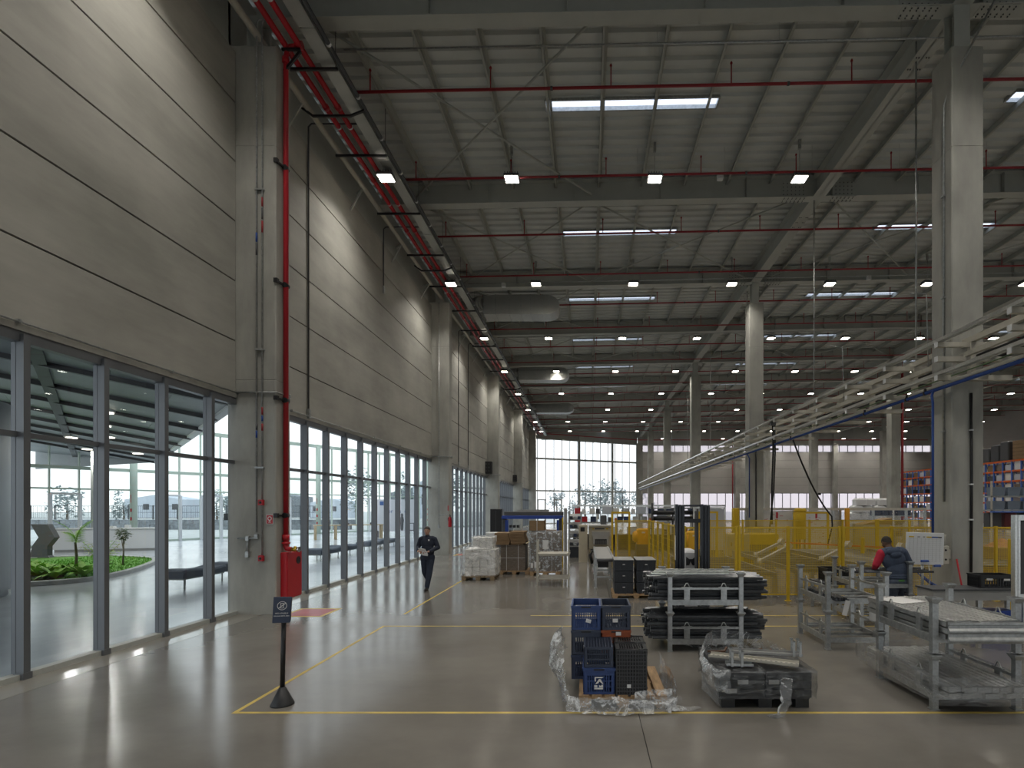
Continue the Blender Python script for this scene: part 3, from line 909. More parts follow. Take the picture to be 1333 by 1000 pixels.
b.rings([[(r*math.cos(2*PI*j/n), -.0125, .02+r*math.sin(2*PI*j/n)) for j in range(n)] for r in (.045, .03)], False, False)
b.box(-.008, .008, -.0128, -.012, -.06, -.02).box(-.03, .03, -.0128, -.012, -.066, -.055)
b.build('pictogram', 'paper', t)
# the low ring conduit round the columns
for k, y in enumerate(COLY[:4]):
    t = thing('ring_conduit', 'thin grey conduit round the left wall column, %s from the front' % ORD[k], 'conduit', (0, y, 0), 0, 'conduits round the wall columns')
    MB().tube([(-7.46, -.365, 4.72), (-6.6, -.365, 4.72), (-6.6, .05, 4.72)], .017, 8).build('tube', 'galv', t)
    MB().cbox(-6.64, -6.55, .03, .12, 4.68, 4.77, .01).build('junction', 'galv', t)
# wall conduits dropping on the panels
for k, (y, z0, z1, kind) in enumerate(((14.33, 4.7, 12.2, 'l'), (19.6, 10.15, 12.3, 'h'), (31.0, 4.7, 12.0, 'l'), (33.5, 4.7, 12.2, 'l'))):
    t = thing('wall_conduit', 'grey conduit down the left wall panels, %s from the front' % ORD[k], 'conduit', (XL+.03, y, 0), 0, 'conduits on the left wall panels')
    MB().tube([(1.3, 0, 12.5), (.08, 0, 12.5), (0.0, 0, 12.42), (0, 0, z0)], .022, 8).build('tube', 'dark_grey', t)
    MB().cbox(-.03, .05, -.05, .05, z0-.06, z0+.2, .01).build('junction', 'galv', t)
# second column: conduit, arm and fire extinguisher
t = thing('column_conduit', 'single grey conduit running down the second left column', 'conduit', (-7.02, 25.40, 0))
MB().tube([(0, 0, 12), (0, 0, 1.4)], .02, 8).tube([(0, 0, 1.9), (.42, 0, 1.95)], .02, 8).build('tube', 'galv', t)
MB().cbox(-.05, .05, -.05, .03, 1.3, 1.45, .01).build('junction', 'galv', t)
t = thing('fire_extinguisher', 'red fire extinguisher hung on the second left column', 'extinguisher', (-6.54, 25.55, 1.35))
MB().lathe([(.07, 0), (.085, .02), (.085, .40), (.05, .48), (.025, .5)], n=14).build('cylinder', 'red', t)
MB().lathe([(.03, .5), (.03, .56)], n=8).bar((0, 0, .56), (0, -.1, .6), .02).build('valve_handle', 'black', t)
MB().tube([(0, -.03, .53), (.08, -.08, .45), (.1, -.06, .2)], .012, 6).build('hose', 'black', t)
MB().box(-.095, -.05, -.04, .04, .3, .45).build('wall_hook', 'black', t)
o = MB().box(-.02, 0, -.08, .08, -.12, .12).build('extinguisher_sign', 'red', None, (-6.61, 25.55, 2.25)); tag(o, 'small red sign above the extinguisher on the second column', 'sign')
# black loudspeakers on the third and fourth columns
for k, (y, s) in enumerate(((39.9, 1.0), (54.2, .75))):
    t = thing('loudspeaker', 'black box loudspeaker on the %s left wall column' % ORD[k+2], 'loudspeaker', (-7.25, y-.45, 5.2), 0, 'loudspeakers on the wall columns')
    MB().cbox(-.37*s, .25*s, -.25*s, .2*s, -.45*s, .45*s, .03).build('cabinet', 'black_plastic', t)
    for i in range(3):
        for j in range(2):
            MB().lathe([(.06*s, 0), (.05*s, .012)], n=10).build('driver', 'dark_grey', t)
            c = LAST[0]; c.rotation_euler = (PI/2, 0, 0); c.location = (-.15*s+j*.2*s, -.25*s, -.25*s+i*.25*s)
    MB().bar((0, .2*s, 0), (0, .3, 0), .08).build('wall_bracket', 'black', t)

# ------------------------------------------------------------------ overhead cable rack along the free-standing columns
RX = 7.26
t = thing('cable_rack', 'long beige overhead cable rack with three tiers of arms', 'cable rack', (RX, 0, 0))
fr = MB()
for z in (5.66, 5.36, 4.97): fr.box(0, 1.55, -.045, .045, z-.05, z+.05)
fr.box(.68, .79, -.055, .055, 4.92, 5.71)
frame_me = fr.mesh('arm_frame', 'beige_steel')
capm = MB().box(-.012, 0, -.05, .05, -.055, .055)
cap_me = capm.mesh('end_cap', 'white')
fy_ = [7.3+1.95*k for k in range(36)]
for y in fy_:
    part(frame_me, 'arm_frame', t, (0, y, 0)); [part(cap_me, 'end_cap', t, (0, y, z)) for z in (5.66, 5.36, 4.97)]
Y0, Y1 = 4.0, 77.0
def rail(x, z, w, h, m, n): return MB().box(x-w/2, x+w/2, Y0, Y1, z-h/2, z+h/2).build(n, m, t)
for (x, z) in ((.03, 5.74), (.11, 5.74), (.03, 5.05), (.11, 5.05)):
    b = MB(); b.box(x-.028, x+.028, Y0, Y1, z-.03, z+.03).box(x-.012, x+.012, Y0, Y1, z+.03, z+.045); b.build('conductor_rail', 'galv_bright', t)
rail(.74, 5.77, .10, .12, 'beige_steel', 'main_beam')
rail(.62, 5.46, .08, .10, 'beige_steel', 'main_beam')
rail(.3, 4.90, .06, .06, 'beige_steel', 'lower_tube')
for x in (.9, 1.15, 1.4):
    rail(x, 5.43, .14, .05, 'black', 'black_cable_run')
MB().tube([(RX*0+.28, Y0, 5.0), (.28, Y1, 5.0)], .012, 6).build('green_cable', 'leaf_dark', t)
for y in (13.1, 19.0, 27.0, 35.0, 43.0, 51.0):
    MB().tube([(.74, y, 5.7), (.74, y, BEAMB(8)+.5)], .02, 6).build('hanger_rod', 'galv', t)
for y in (16.5, 12.4):
    MB().tube([(.6, y, 5.4), (.55, y, 7.2), (.3, y+.2, 7.3)], .012, 5).build('strain_wire', 'galv', t)
t = thing('compressed_air_pipe', 'long blue compressed air pipe under the overhead cable rack', 'pipe', (7.47, 0, 4.80))
MB().tube([(0, 4.0, 0), (0, 76.5, 0)], .036, 10).build('pipe', 'pipe_blue', t)
for y in (9.1, 11.9, 12.6, 14.5, 19.8, 27.4):
    MB().tube([(0, y-.03, 0), (0, y+.03, 0)], .048, 8).box(-.02, .02, y-.02, y+.02, 0, .1).build('pipe_clip', 'black', t)
MB().tube([(0, 11.6, 0), (-.03, 11.6, -.05), (-.11, 11.5, -.15), (-.12, 11.45, -.3), (-.12, 11.45, -3.2)], .026, 8).build('dropper', 'pipe_blue', t)
MB().tube([(0, 25.2, 0), (.17, 25.4, -.2), (.17, 25.4, -3.0)], .03, 8).build('dropper', 'pipe_blue', t)
# conduits on the nearest free-standing columns
t = thing('column_conduit', 'dark cable running down the front of the nearest right column', 'cable', (8.13, 11.40, 0))
MB().tube([(0, 0, 4.7), (.01, 0, 3.0), (0, 0, .9)], .028, 8).build('cable', 'black', t)
for z in (2.0, 2.75, 3.9): MB().box(-.035, .035, -.03, .03, z, z+.03).build('cable_tie', 'white', t)
t = thing('column_conduit', 'grey conduit running the full height of the nearest right column', 'conduit', (7.72, 11.66, 0))
MB().tube([(.9, -.6, 13.2), (.1, -.15, 11.4), (0, 0, 11.0), (0, 0, 2.4)], .024, 8).build('tube', 'galv', t)
for z in (9.0, 6.8, 5.5, 3.9): MB().box(-.04, .03, -.045, .045, z, z+.04).build('conduit_clip', 'galv', t)
t = thing('column_conduit', 'dark cable running down the second free standing column', 'cable', (8.05, 25.70, 0))
MB().tube([(0, 0, 5.0), (0, 0, 1.3)], .035, 8).build('cable', 'black', t)
# red standpipes on far columns
for k, (x, y) in enumerate(((23.4, 40.0), (22.15, 82.2), (8.5, 68.2))):
    if k == 2: continue
    o = MB().tube([(0, 0, .2), (0, 0, 12.3)], .09, 10).build('standpipe', 'dark_red', None, (x, y, 0))
    tag(o, ['dark red standpipe beside the third column of the second row', 'dark red standpipe on the far wall column'][k], 'pipe')
# red pipe along the top of the far walls
t = thing('wall_sprinkler_pipe', 'red sprinkler pipe along the top of the far glazed wall', 'pipe', (0, 0, 0))
a, b_ = gl(0, 12.62, .6), gl(1, 12.62, .6)
MB().tube([a, b_, (8.3, 82.2, 12.62), (52, 82.2, 12.62)], .06, 8).build('pipe', 'red', t)
# hanging black cables
def sag(p, q, s, n=12):
    p = Vector(p); q = Vector(q)
    return [p.lerp(q, i/n)+Vector((0, 0, -s*4*(i/n)*(1-i/n))) for i in range(n+1)]
t = thing('hanging_cable', 'thick black cable bundle dropping straight from the overhead rack', 'cable', (7.4, 21.5, 0))
MB().tube([(0, 0, 5.8), (.02, 0, 4.5), (-.02, .05, 3), (0, .1, 1.6)], .04, 8).tube([(.08, 0, 5.6), (.1, 0, 4.5), (.06, .05, 3), (-.1, .1, 1.3)], .03, 8).build('cable', 'rubber', t)
MB().cbox(-.1, .1, -.1, .1, 5.55, 5.85, .02).build('cable_gland', 'dark_grey', t)
t = thing('hanging_cable', 'black cable slanting down to the right behind the yellow fence', 'cable', (0, 0, 0))
MB().tube(sag((7.1, 18.6, 4.62), (8.9, 19.6, 1.95), .28, 14)+[(8.92, 19.6, 1.6), (8.7, 19.5, .9)], .028, 8).build('cable', 'rubber', t)
MB().cbox(8.25, 8.33, 19.18, 19.28, 2.72, 2.8, .01).build('coupler', 'rubber', t)
# ================================================================== ATRIUM AND OUTSIDE
ground = MB().box(-260, 260, -120, 320, -0.6, -0.14).build('ground', 'ground', None, kind='structure'); ground['label'] = 'pale forecourt outside the building'
FX = lambda y: -46.85+.5*y
af = struct('floor_atrium', 'glossy blue grey floor of the glazed atrium')
seams = [-14, -4.0, 6.0, 16.2, 26.2, 36.2, 46.2, 56.2, 74.9]
for i in range(len(seams)-1):
    y0, y1 = seams[i]+.004, seams[i+1]-.004
    MB().prism([(-7.73, y0), (-7.73, y1), (FX(y1), y1), (FX(y0), y0)], 'z', -.12, -.001).build('floor_slab', 'atrium_floor', af)
# outer glass front of the atrium
w = struct('window_20', 'outer glass front of the atrium with slim pale posts')
dirf = Vector((.5, 1, 0)).normalized(); nf = Vector((1, -.5, 0)).normalized()
yy = 18.0
pm = None
ys = []
while yy < 72: ys.append(yy); yy += 1.2
L = 1.2*math.sqrt(1.25)
ang = -math.atan2(.5, 1)
post = MB().box(-.08, .08, -.03, .03, 0, 7.6).mesh('mullion', 'pale_green')
pane = MB().quad((0, .04, .1), (0, L-.04, .1), (0, L-.04, 3.35), (0, .04, 3.35)).mesh('glass_pane', 'glass')
pane2 = MB().quad((0, .04, 3.45), (0, L-.04, 3.45), (0, L-.04, 7.6), (0, .04, 7.6)).mesh('glass_pane', 'glass')
for y in ys:
    part(post, 'mullion', w, (FX(y), y, 0), (0, 0, ang))
    part(pane, 'glass_pane', w, (FX(y), y, 0), (0, 0, ang)); part(pane2, 'glass_pane', w, (FX(y), y, 0), (0, 0, ang))
for (z, d, wd) in ((.05, .12, .1), (3.4, .1, .1), (4.66, .2, .14), (7.6, .25, .25)):
    MB().bar((FX(18), 18, z), (FX(72), 72, z), wd, d).build('rail', 'pale_green', w)
for i, y in enumerate((31.2, 36.0, 38.4, 43.2, 50.4)):
    MB().bar((FX(y)+.12, y-.06, 0), (FX(y)+.12, y-.06, 3.1), .14).bar((FX(y+1.2)+.12, y+1.14, 0), (FX(y+1.2)+.12, y+1.14, 3.1), .14).bar((FX(y)+.12, y-.06, 3.1), (FX(y+1.2)+.12, y+1.14, 3.1), .12).build('door_frame', 'white', w)
for i, (x, y) in enumerate(((-29.3, 34.7), (-23.4, 46.7), (-17.4, 58.7))):
    c = struct('atrium_column', 'slim pale green steel column by the atrium front')
    MB().lathe([(.2, 0), (.2, 7.6)], (x, y, 0), 16).build('shaft', 'pale_green', c)
    for q, (z, h) in enumerate(((2.0, .3), (1.45, .3), (.85, .25), (2.6, .7))):
        MB().box(x-.05+.03*(q == 3), x+.06-.05*(q == 3), y-.215, y-.205, z-.0, z+h*.7).build('red_pictogram', 'red', c)
# folded canopy with dark ribs
can = struct('ceiling_canopy', 'dark ribbed canopy over the atrium bed')
CA, CB, CC_, CD, CE, CF = (-8.3, 13.0), (-25.1, 31.3), (-38, 37), (-46, 20), (-30, 1), (-8.3, 1)
cpoly = [CA, CB, CC_, CD, CE, CF]
cdir = (Vector(CB+(0,))-Vector(CA+(0,))).normalized(); cn = Vector((-cdir.y, cdir.x, 0))
if cn.dot(Vector((CD[0]-CA[0], CD[1]-CA[1], 0))) < 0: cn = -cn
def cz(x, y):
    return 4.95+min(1.45, max(0, cn.dot(Vector((x-CA[0], y-CA[1], 0))))*.2)
def clip_line(p, d):
    """the stretch of the line p+t*d inside the convex canopy outline"""
    lo, hi = -1e9, 1e9
    for i in range(6):
        a = Vector(cpoly[i]+(0,)); b = Vector(cpoly[(i+1) % 6]+(0,)); e = b-a; n = Vector((-e.y, e.x, 0))
        c0 = Vector((-26, 17, 0))
        if n.dot(c0-a) < 0: n = -n
        den = n.dot(d); num = n.dot(a-p)
        if abs(den) < 1e-9: continue
        t = num/den
        if den > 0: lo = max(lo, t)
        else: hi = min(hi, t)
    return lo, hi
k = 0
while k < 30:                                   # the canopy as strips parallel to its straight edge
    o0, o1 = k*1.2, (k+1)*1.2
    pts = []
    for o_ in (o0+.005, o1-.005):
        p = Vector(CA+(0,))+cn*o_; lo, hi = clip_line(p, cdir)
        if hi-lo > .05: pts.append((p+cdir*lo, p+cdir*hi))
    k += 1
    if len(pts) < 2: continue
    (a, b), (c, d) = pts
    V = lambda q, e: (q.x, q.y, cz(q.x, q.y)+e)
    MB().rings([[V(a, 0), V(b, 0), V(b, .25), V(a, .25)], [V(c, 0), V(d, 0), V(d, .25), V(c, .25)]]).build('canopy_panel', 'canopy', can)
    if k % 3 == 0:
        MB().bar((c.x, c.y, cz(c.x, c.y)-.05), (d.x, d.y, cz(d.x, d.y)-.05), .24, .12).build('canopy_rib', 'canopy_rib', can)
for q in range(14):
    p = Vector(CA+(0,))+cdir*(-14+3.0*q); dd = (cn+cdir*.45).normalized()
    lo, hi = clip_line(p, dd)
    if hi-lo < .5: continue
    a, b = p+dd*lo, p+dd*hi
    sp = [lo]+[t for t in (lo+(hi-lo)*i/8 for i in range(1, 8))]+[hi]
    m_ = MB()
    for i in range(8):
        u, v = p+dd*sp[i], p+dd*sp[i+1]
        m_.bar((u.x, u.y, cz(u.x, u.y)-.05), (v.x, v.y, cz(v.x, v.y)-.05), .22, .12)
    m_.build('canopy_rib', 'canopy_rib', can)
b = MB(); a_, c_ = Vector(CB+(0,)), Vector(CC_+(0,)); rs = []
for i in range(13):
    p = a_.lerp(c_, i/12); rs.append([(p.x, p.y, 4.93), (p.x, p.y, cz(p.x, p.y)+.2), (p.x-.1, p.y+.2, cz(p.x, p.y)+.2), (p.x-.1, p.y+.2, 4.93)])
b.rings(rs); b.build('dropped_rim', 'canopy', can)
MB().bar(CA+(4.97,), CB+(4.97,), .2, .16).build('edge_trim', 'white', can)
dld = bpy.data.lights.new('downlight_light', 'AREA'); dld.shape = 'SQUARE'; dld.size = .3; dld.energy = 27; dld.color = (1, .97, .92)
dl = MB().cbox(-.16, .16, -.16, .16, -.05, 0, .02).mesh('lens', 'lens_small')
dh = MB().cbox(-.2, .2, -.2, .2, 0, .12, .02).mesh('housing', 'white')
for i, (x, y) in enumerate(((-18.0, 20.0), (-20.5, 23), (-19.0, 17.0), (-22.5, 20.3), (-24, 25), (-15.4, 17.2), (-23, 27.5), (-23.5, 17.2), (-27, 29))):
    t = thing('downlight', 'small square downlight in the ribbed canopy of the atrium', 'lamp', (x, y, cz(x, y)-.1), 0, 'downlights in the atrium canopy')
    part(dl, 'lens', t); part(dh, 'housing', t)
    lo = bpy.data.objects.new('downlight_light', dld); COL.objects.link(lo); lo.parent = t; lo.location = (0, 0, -.06)
for x, y in ((-30, 8), (-36, 24), (-27, 29.5)):
    MB().lathe([(.2, 0), (.2, cz(x, y))], (x, y, 0), 14).build('canopy_post', 'steel_grey', can)
dr = struct('wall_drum', 'white rounded drum wall in the atrium')
MB().lathe([(2.9, 0), (2.9, .16), (3.0, .17), (3.0, 4.93)], (-17.4, 12.2, 0), 56).build('plaster', 'white_wall', dr)

# planting bed
bed = [(-25, 17), (-21.5, 15.9), (-18.5, 15.4), (-16.6, 15.2), (-15.7, 15.6), (-15.15, 16.6), (-15.5, 17.8), (-16.0, 19.1), (-17.1, 21.2), (-18, 22.6), (-19.2, 23.7), (-21.5, 24.4), (-24, 24), (-26, 21)]
def smooth_poly(p, k=3):
    for _ in range(k):
        q = []
        for i in range(len(p)):
            a = p[i]; c = p[(i+1) % len(p)]
            q += [(a[0]*.75+c[0]*.25, a[1]*.75+c[1]*.25), (a[0]*.25+c[0]*.75, a[1]*.25+c[1]*.75)]
        p = q
    return p
outl = smooth_poly(bed, 2)
cx = sum(p[0] for p in outl)/len(outl); cy = sum(p[1] for p in outl)/len(outl)
inn = [(cx+(x-cx)*.94, cy+(y-cy)*.94) for x, y in outl]
pl = struct('floor_planting_bed', 'kidney shaped lawn and soil bed with a concrete kerb')
b = MB()
b.rings([[(x, y, z) for x, y in r] for r, z in ((outl, -.01), (outl, .13), (inn, .13), (inn, .05))], False, False)
b.build('kerb', 'kerb', pl)
g = MB().prism(inn, 'z', 0, .10).build('lawn', 'grass', pl)
MB().prism(smooth_poly([(-18.9, 15.9), (-16.6, 15.75), (-16.1, 16.3), (-16.6, 17.2), (-18.2, 17.6), (-19.2, 17)], 2), 'z', .1, .135).build('soil_patch', 'soil', pl)
def inside(x, y):
    c = False
    for i in range(len(inn)):
        (x1, y1), (x2, y2) = inn[i], inn[i-1]
        if (y1 > y) != (y2 > y) and x < (x2-x1)*(y-y1)/(y2-y1)+x1: c = not c
    return c
gb = MB(); R = random.Random(3)
for i in range(5200):
    x = R.uniform(-22, -15); y = R.uniform(15, 24)
    if not inside(x, y) or (x < -16.0 and y < 17.6): continue
    a = R.uniform(0, 2*PI); h = R.uniform(.04, .09)
    gb.add([(x-.02*math.cos(a), y-.02*math.sin(a), .1), (x+.02*math.cos(a), y+.02*math.sin(a), .1), (x+R.uniform(-.03, .03), y+R.uniform(-.03, .03), .1+h)], [(0, 1, 2)])
o = gb.build('grass_blades', 'grass', None); tag(o, 'short mown grass on the atrium lawn', 'grass', None, 'stuff')

def leaf_mesh(mb, base, az, length, width, rise, droop, seg=4):
    base = Vector(base); d = Vector((math.cos(az), math.sin(az), 0)); s = Vector((-d.y, d.x, 0))
    L_, R_ = [], []
    for i in range(seg+1):
        u = i/seg
        c = base+d*(length*u)+Vector((0, 0, rise*u-droop*u*u))
        wv = width*math.sin(PI*min(1, .08+u*.92))*.5+.002
        L_.append(c-s*wv+Vector((0, 0, wv*.4))); R_.append(c+s*wv+Vector((0, 0, wv*.4)))
        if i == 0: C_ = [c]
        else: C_.append(c)
    mb.rings([L_, C_, R_], False, False, smooth=True, closed=False)
R = random.Random(11)
rosettes = []
for q in range(3):
    b = MB()
    for i in range(13):
        leaf_mesh(b, (0, 0, .02), i*2.399+R.uniform(-.2, .2), R.uniform(.26, .42), R.uniform(.11, .17), R.uniform(.28, .5), R.uniform(.12, .3))
    rosettes.append(b.mesh('leaf_rosette', 'leaf'))
stem_me = MB().tube([(0, 0, 0), (0, 0, .12)], .025, 6).mesh('stem', 'bark')
spots = []
for i in range(16):
    spots.append((-18.6+.19*i+R.uniform(-.05, .05), 17.2+.5*math.sin(i*2.3)-.03*i))
spots.sort(key=lambda p: p[0]/p[1])
for i, (x, y) in enumerate(spots):
    t = thing('broad_leaf_plant', 'bright green broad-leaved plant in the atrium bed, %s from the left' % ORD[i], 'plant', (x, y, .1), R.uniform(0, 6), 'broad-leaved plants in the atrium bed')
    o = part(rosettes[i % 3], 'leaf_rosette', t); o['kind'] = 'stuff'
    s = R.uniform(1.1, 1.4); o.scale = (s, s, s)
    part(stem_me, 'stem', t)
for i in range(9):
    b = MB()
    for q in range(9): leaf_mesh(b, (0, 0, 0), q*2.4+i, R.uniform(.1, .22), .07, R.uniform(.1, .25), .12, 3)
    t = thing('low_plant', 'small dark green ground plant at the bed edge, %s from the left' % ORD[i], 'plant', (-18.6+.30*i, 15.95+.05*(i % 3), .1), 0, 'ground plants at the bed edge')
    o = b.build('leaves', 'leaf_dark', t, kind='stuff'); part(stem_me, 'stem', t)
    LAST[0].scale = (.6, .6, .5)
# palm, bamboo-like bush, small clipped tree
t = thing('young_palm', 'young palm with an upright plume of fronds behind the broad-leaved plants', 'palm', (-16.75, 17.6, .08))
MB().tube([(0, 0, 0), (.02, 0, .6), (-.02, 0, 1.05)], [.05, .04, .03], 8).build('trunk', 'bark', t)
for i in range(8):
    b = MB(); az = i*.9+.3; ln = R.uniform(.55, .9); up = R.uniform(.45, 1.0)
    prev = None
    for k in range(13):
        u = k/12
        c = Vector((ln*u*u*.5*math.cos(az), ln*u*u*.5*math.sin(az), 1.0+up*u*1.05-.25*u*u))
        if prev is not None:
            b.bar(prev, c, .012)
            for sg in (-1, 1):
                leaf_mesh(b, c, az+sg*(1.1-.6*u), .26*(1.1-u*.6), .03, .10, .06, 2)
        prev = c
    b.build('frond', 'leaf', t, kind='stuff')
t = thing('feathery_bush', 'feathery olive green bush beside the young palm', 'bush', (-16.2, 17.9, .08))
for i in range(9):
    b = MB(); az = i*.7; c0 = Vector((.05*math.cos(az), .05*math.sin(az), 0)); pts = []
    for k in range(9):
        u = k/8; pts.append(c0+Vector((.42*u*u*math.cos(az), .42*u*u*math.sin(az), 1.35*u*(1-.2*u)*(.75+.25*math.cos(i)))))
    b.tube(pts, .008, 5)
    for c in pts[2:]:
        for q in range(4): leaf_mesh(b, c, az+q*1.6+R.uniform(-.3, .3), R.uniform(.14, .26), .035, .06, .1, 2)
    b.build('leafy_cane', 'leaf_olive' if i % 2 else 'leaf', t, kind='stuff')
t = thing('clipped_tree', 'small clipped tree with thin stem and dark round top on the lawn', 'tree', (-17.55, 20.3, .1))
MB().tube([(0, 0, 0), (.03, 0, .5), (0, .02, 1.05)], [.035, .025, .02], 6).tube([(0, 0, .6), (.1, 0, 1.0)], .012, 5).tube([(0, 0, .65), (-.1, .05, 1.05)], .012, 5).build('trunk', 'bark', t)
b = MB()
for i in range(260):
    v = Vector((R.gauss(0, 1), R.gauss(0, 1), R.gauss(0, 1))).normalized()*.3*R.uniform(.5, 1)
    leaf_mesh(b, (v.x*.8, v.y*.8, 1.15+v.z*.8), R.uniform(0, 6.3), .09, .05, R.uniform(-.03, .05), .02, 2)
b.build('crown', 'leaf_dark', t, kind='stuff')
b = MB()
for i in range(14): leaf_mesh(b, (0, 0, 0), i*2.4, .28, .05, .25, .12, 3)
t = thing('strappy_plant', 'dark strappy plant at the foot of the clipped tree', 'plant', (-17.7, 19.7, .1))
b.build('leaves', 'leaf_dark', t, kind='stuff'); part(stem_me, 'stem', t)
# folded sculpture and white reception desk
t = thing('folded_sculpture', 'black folded sheet sculpture standing behind the plants', 'sculpture', (-23.5, 23.4, 0))
pf = [(-.62, 1.55), (.10, 1.55), (.42, .98), (.10, .60), (.10, .2), (.3, -.0), (-.62, 0), (-.62, .35), (-.55, .62), (-.28, .98)]
MB().prism(pf, 'y', -.12, .12).build('folded_sheet', 'dark_grey', t)
MB().box(-.7, .6, -.4, .4, -.02, .06).build('plinth', 'black', t)
t = thing('reception_desk', 'long white reception desk behind the plants', 'desk', (-25.6, 28.2, 0), .35)
MB().cbox(-1.8, 2.6, -.4, .4, .12, 1.15, .05).build('desk_body', 'white', t)
MB().box(-1.7, 2.5, -.35, .35, 0, .12).build('plinth', 'grey_machine', t)
MB().cbox(-1.85, 2.65, -.45, .45, 1.15, 1.2, .01).build('desk_top', 'paper', t)
for i in range(4):
    o = MB().cbox(-.12, .12, -.1, .1, 0, .1+.05*(i % 2), .02).build('desk_tray', 'paper', None, (-26.3+i*.6, 28.0+.22*i, 1.2)); tag(o, 'small white tray on the reception desk, %s from the left' % ORD[i], 'tray', 'trays on the reception desk')
# benches along the glazing
def bench_mesh():
    f = MB()
    for (x, y) in ((-.28, .12), (.28, .12), (-.28, 1.68), (.28, 1.68), (-.28, .9), (.28, .9)):
        f.tube([(x, y, 0), (x, y, .27)], .018, 8)
    f.box(-.3, .3, .05, 1.75, .25, .28)
    s = MB()
    rs = []
    for i in range(19):
        u = i/18; y = 1.8*u
        z = .50+.035*math.sin(u*PI*2+.5)
        e = .03 if i in (0, 18) else 0
        rs.append([(-.36+e, y, .29), (.36-e, y, .29), (.38-e, y, z-.05-e), (.33-e, y, z-e), (-.33+e, y, z-e), (-.38+e, y, z-.05-e)])
    s.rings(rs, smooth=False)
    return f.mesh('frame', 'steel_grey'), s.mesh('cushion', 'fabric_grey')
bf, bc = bench_mesh()
for i, y in enumerate((14.9, 16.9, 22.6, 24.6, 27.6, 29.6)):
    t = thing('upholstered_bench', 'low grey upholstered bench in the atrium, %s from the front' % ORD[i], 'bench', (-11.55, y, 0), 0, 'grey benches along the atrium side of the glazing')
    part(bf, 'frame', t); part(bc, 'cushion', t)
t = thing('long_table', 'long high table with pale wooden legs in the atrium', 'table', (-17.3, 39.0, 0), .55)
MB().box(-2.3, 2.3, -.4, .4, .98, 1.04).build('table_top', 'pale_brown', t)
for x in (-2.2, -.9, 2.2):
    for y in (-.33, .33):
        MB().box(x-.06, x+.06, y-.06, y+.06, 0, .98).build('leg', 'pale_brown', t)
for i in range(3):
    o = MB().cbox(-.1, .1, -.08, .08, 0, .14, .02).build('display_box', 'dark_grey', None, (-17.4+i*.7, 38.95+.43*i, 1.04)); tag(o, 'small dark box on the long atrium table, %s from the left' % ORD[i], 'box', 'boxes on the atrium table')
t = thing('banner_wall', 'white printed banner wall with blue print far along the atrium', 'banner', (-14.6, 41.3, 0), 0.0)
MB().box(-1.6, 1.4, -.05, .05, .45, 2.9).build('banner_sheet', 'banner_white', t)
MB().box(-1.55, -1.45, -.06, .06, 0, .5).box(1.25, 1.35, -.06, .06, 0, .5).build('foot', 'dark_grey', t)
MB().box(-1.35, -1.05, -.06, -.05, 2.45, 2.75).build('blue_square', 'banner_blue', t)
text_mesh('oor  ha  o', .42, 'banner_blue', t, (-.1, -.062, 2.0), (PI/2, 0, 0), 'banner_lettering')
b = MB()
b.lathe([(.02, 0), (.1, .1), (.12, .6), (.16, .8), (.1, 1.05), (.07, 1.1), (.1, 1.2), (.05, 1.33)], (.35, -.03, .5), 8)
b.box(.9, 1.3, -.06, -.05, .5, .56).box(.92, .96, -.06, -.05, .5, 1.1).box(1.24, 1.28, -.06, -.05, .5, 1.1).box(.9, 1.3, -.06, -.05, 1.05, 1.1)
for i in range(len(b.v)): b.v[i] = (b.v[i][0], -.06+(b.v[i][1]+.03)*.05, b.v[i][2])
b.build('printed_figure', 'dark_grey', t)
# an exhibition screen near the benches
t = thing('info_screen', 'small dark screen on a white stand beyond the benches', 'screen', (-26.2, 39.4, 0), .4)
MB().box(-.4, .4, -.03, .03, 1.35, 1.85).build('screen', 'black', t)
MB().tube([(0, 0, 0), (0, 0, 1.4)], .04, 8).lathe([(.3, 0), (.3, .03)], n=14).build('stand', 'white', t)

# outside the atrium: stone wall, fence, hazy buildings and trees
t = struct('wall_garden', 'low grey stone wall outside the atrium')
b = MB(); 
for j in range(2):
    for i in range(30):
        x0 = -92+i*2.2+(1.1 if j else 0)
        b2 = MB().cbox(x0+.02, x0+2.18, 58.9+R.uniform(-.03, .03), 59.4, -.14+j*.56, .40+j*.56, .03).build('stone_block', 'stone', t)
t = thing('metal_fence', 'dark metal fence on top of the grey stone wall outside', 'fence', (0, 59.15, .98))
for i in range(24):
    MB().box(-91+i*2.7-.05, -91+i*2.7+.05, -.05, .05, 0, 1.55).build('post', 'dark_grey', t)
MB().box(-91, -28, -.02, .02, .1, .16).box(-91, -28, -.02, .02, 1.45, 1.5).box(-91, -28, -.02, .02, .75, .79).build('rail', 'dark_grey', t)
b = MB()
for i in range(300): b.box(-91+i*.21, -91+i*.21+.02, -.01, .01, .1, 1.5)
b.build('pickets', 'dark_grey', t, kind='stuff')
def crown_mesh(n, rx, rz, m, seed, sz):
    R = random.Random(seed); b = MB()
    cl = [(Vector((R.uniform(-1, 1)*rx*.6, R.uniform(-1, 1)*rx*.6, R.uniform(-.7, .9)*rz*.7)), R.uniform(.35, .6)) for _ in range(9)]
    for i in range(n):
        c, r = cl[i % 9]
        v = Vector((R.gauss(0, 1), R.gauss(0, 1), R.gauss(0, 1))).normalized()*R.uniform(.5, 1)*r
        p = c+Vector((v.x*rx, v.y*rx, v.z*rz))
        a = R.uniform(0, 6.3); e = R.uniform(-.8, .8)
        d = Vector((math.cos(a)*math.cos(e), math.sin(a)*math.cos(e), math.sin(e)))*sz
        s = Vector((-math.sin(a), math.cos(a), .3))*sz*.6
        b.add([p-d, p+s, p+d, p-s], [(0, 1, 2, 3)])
    return b.mesh('crown', m)
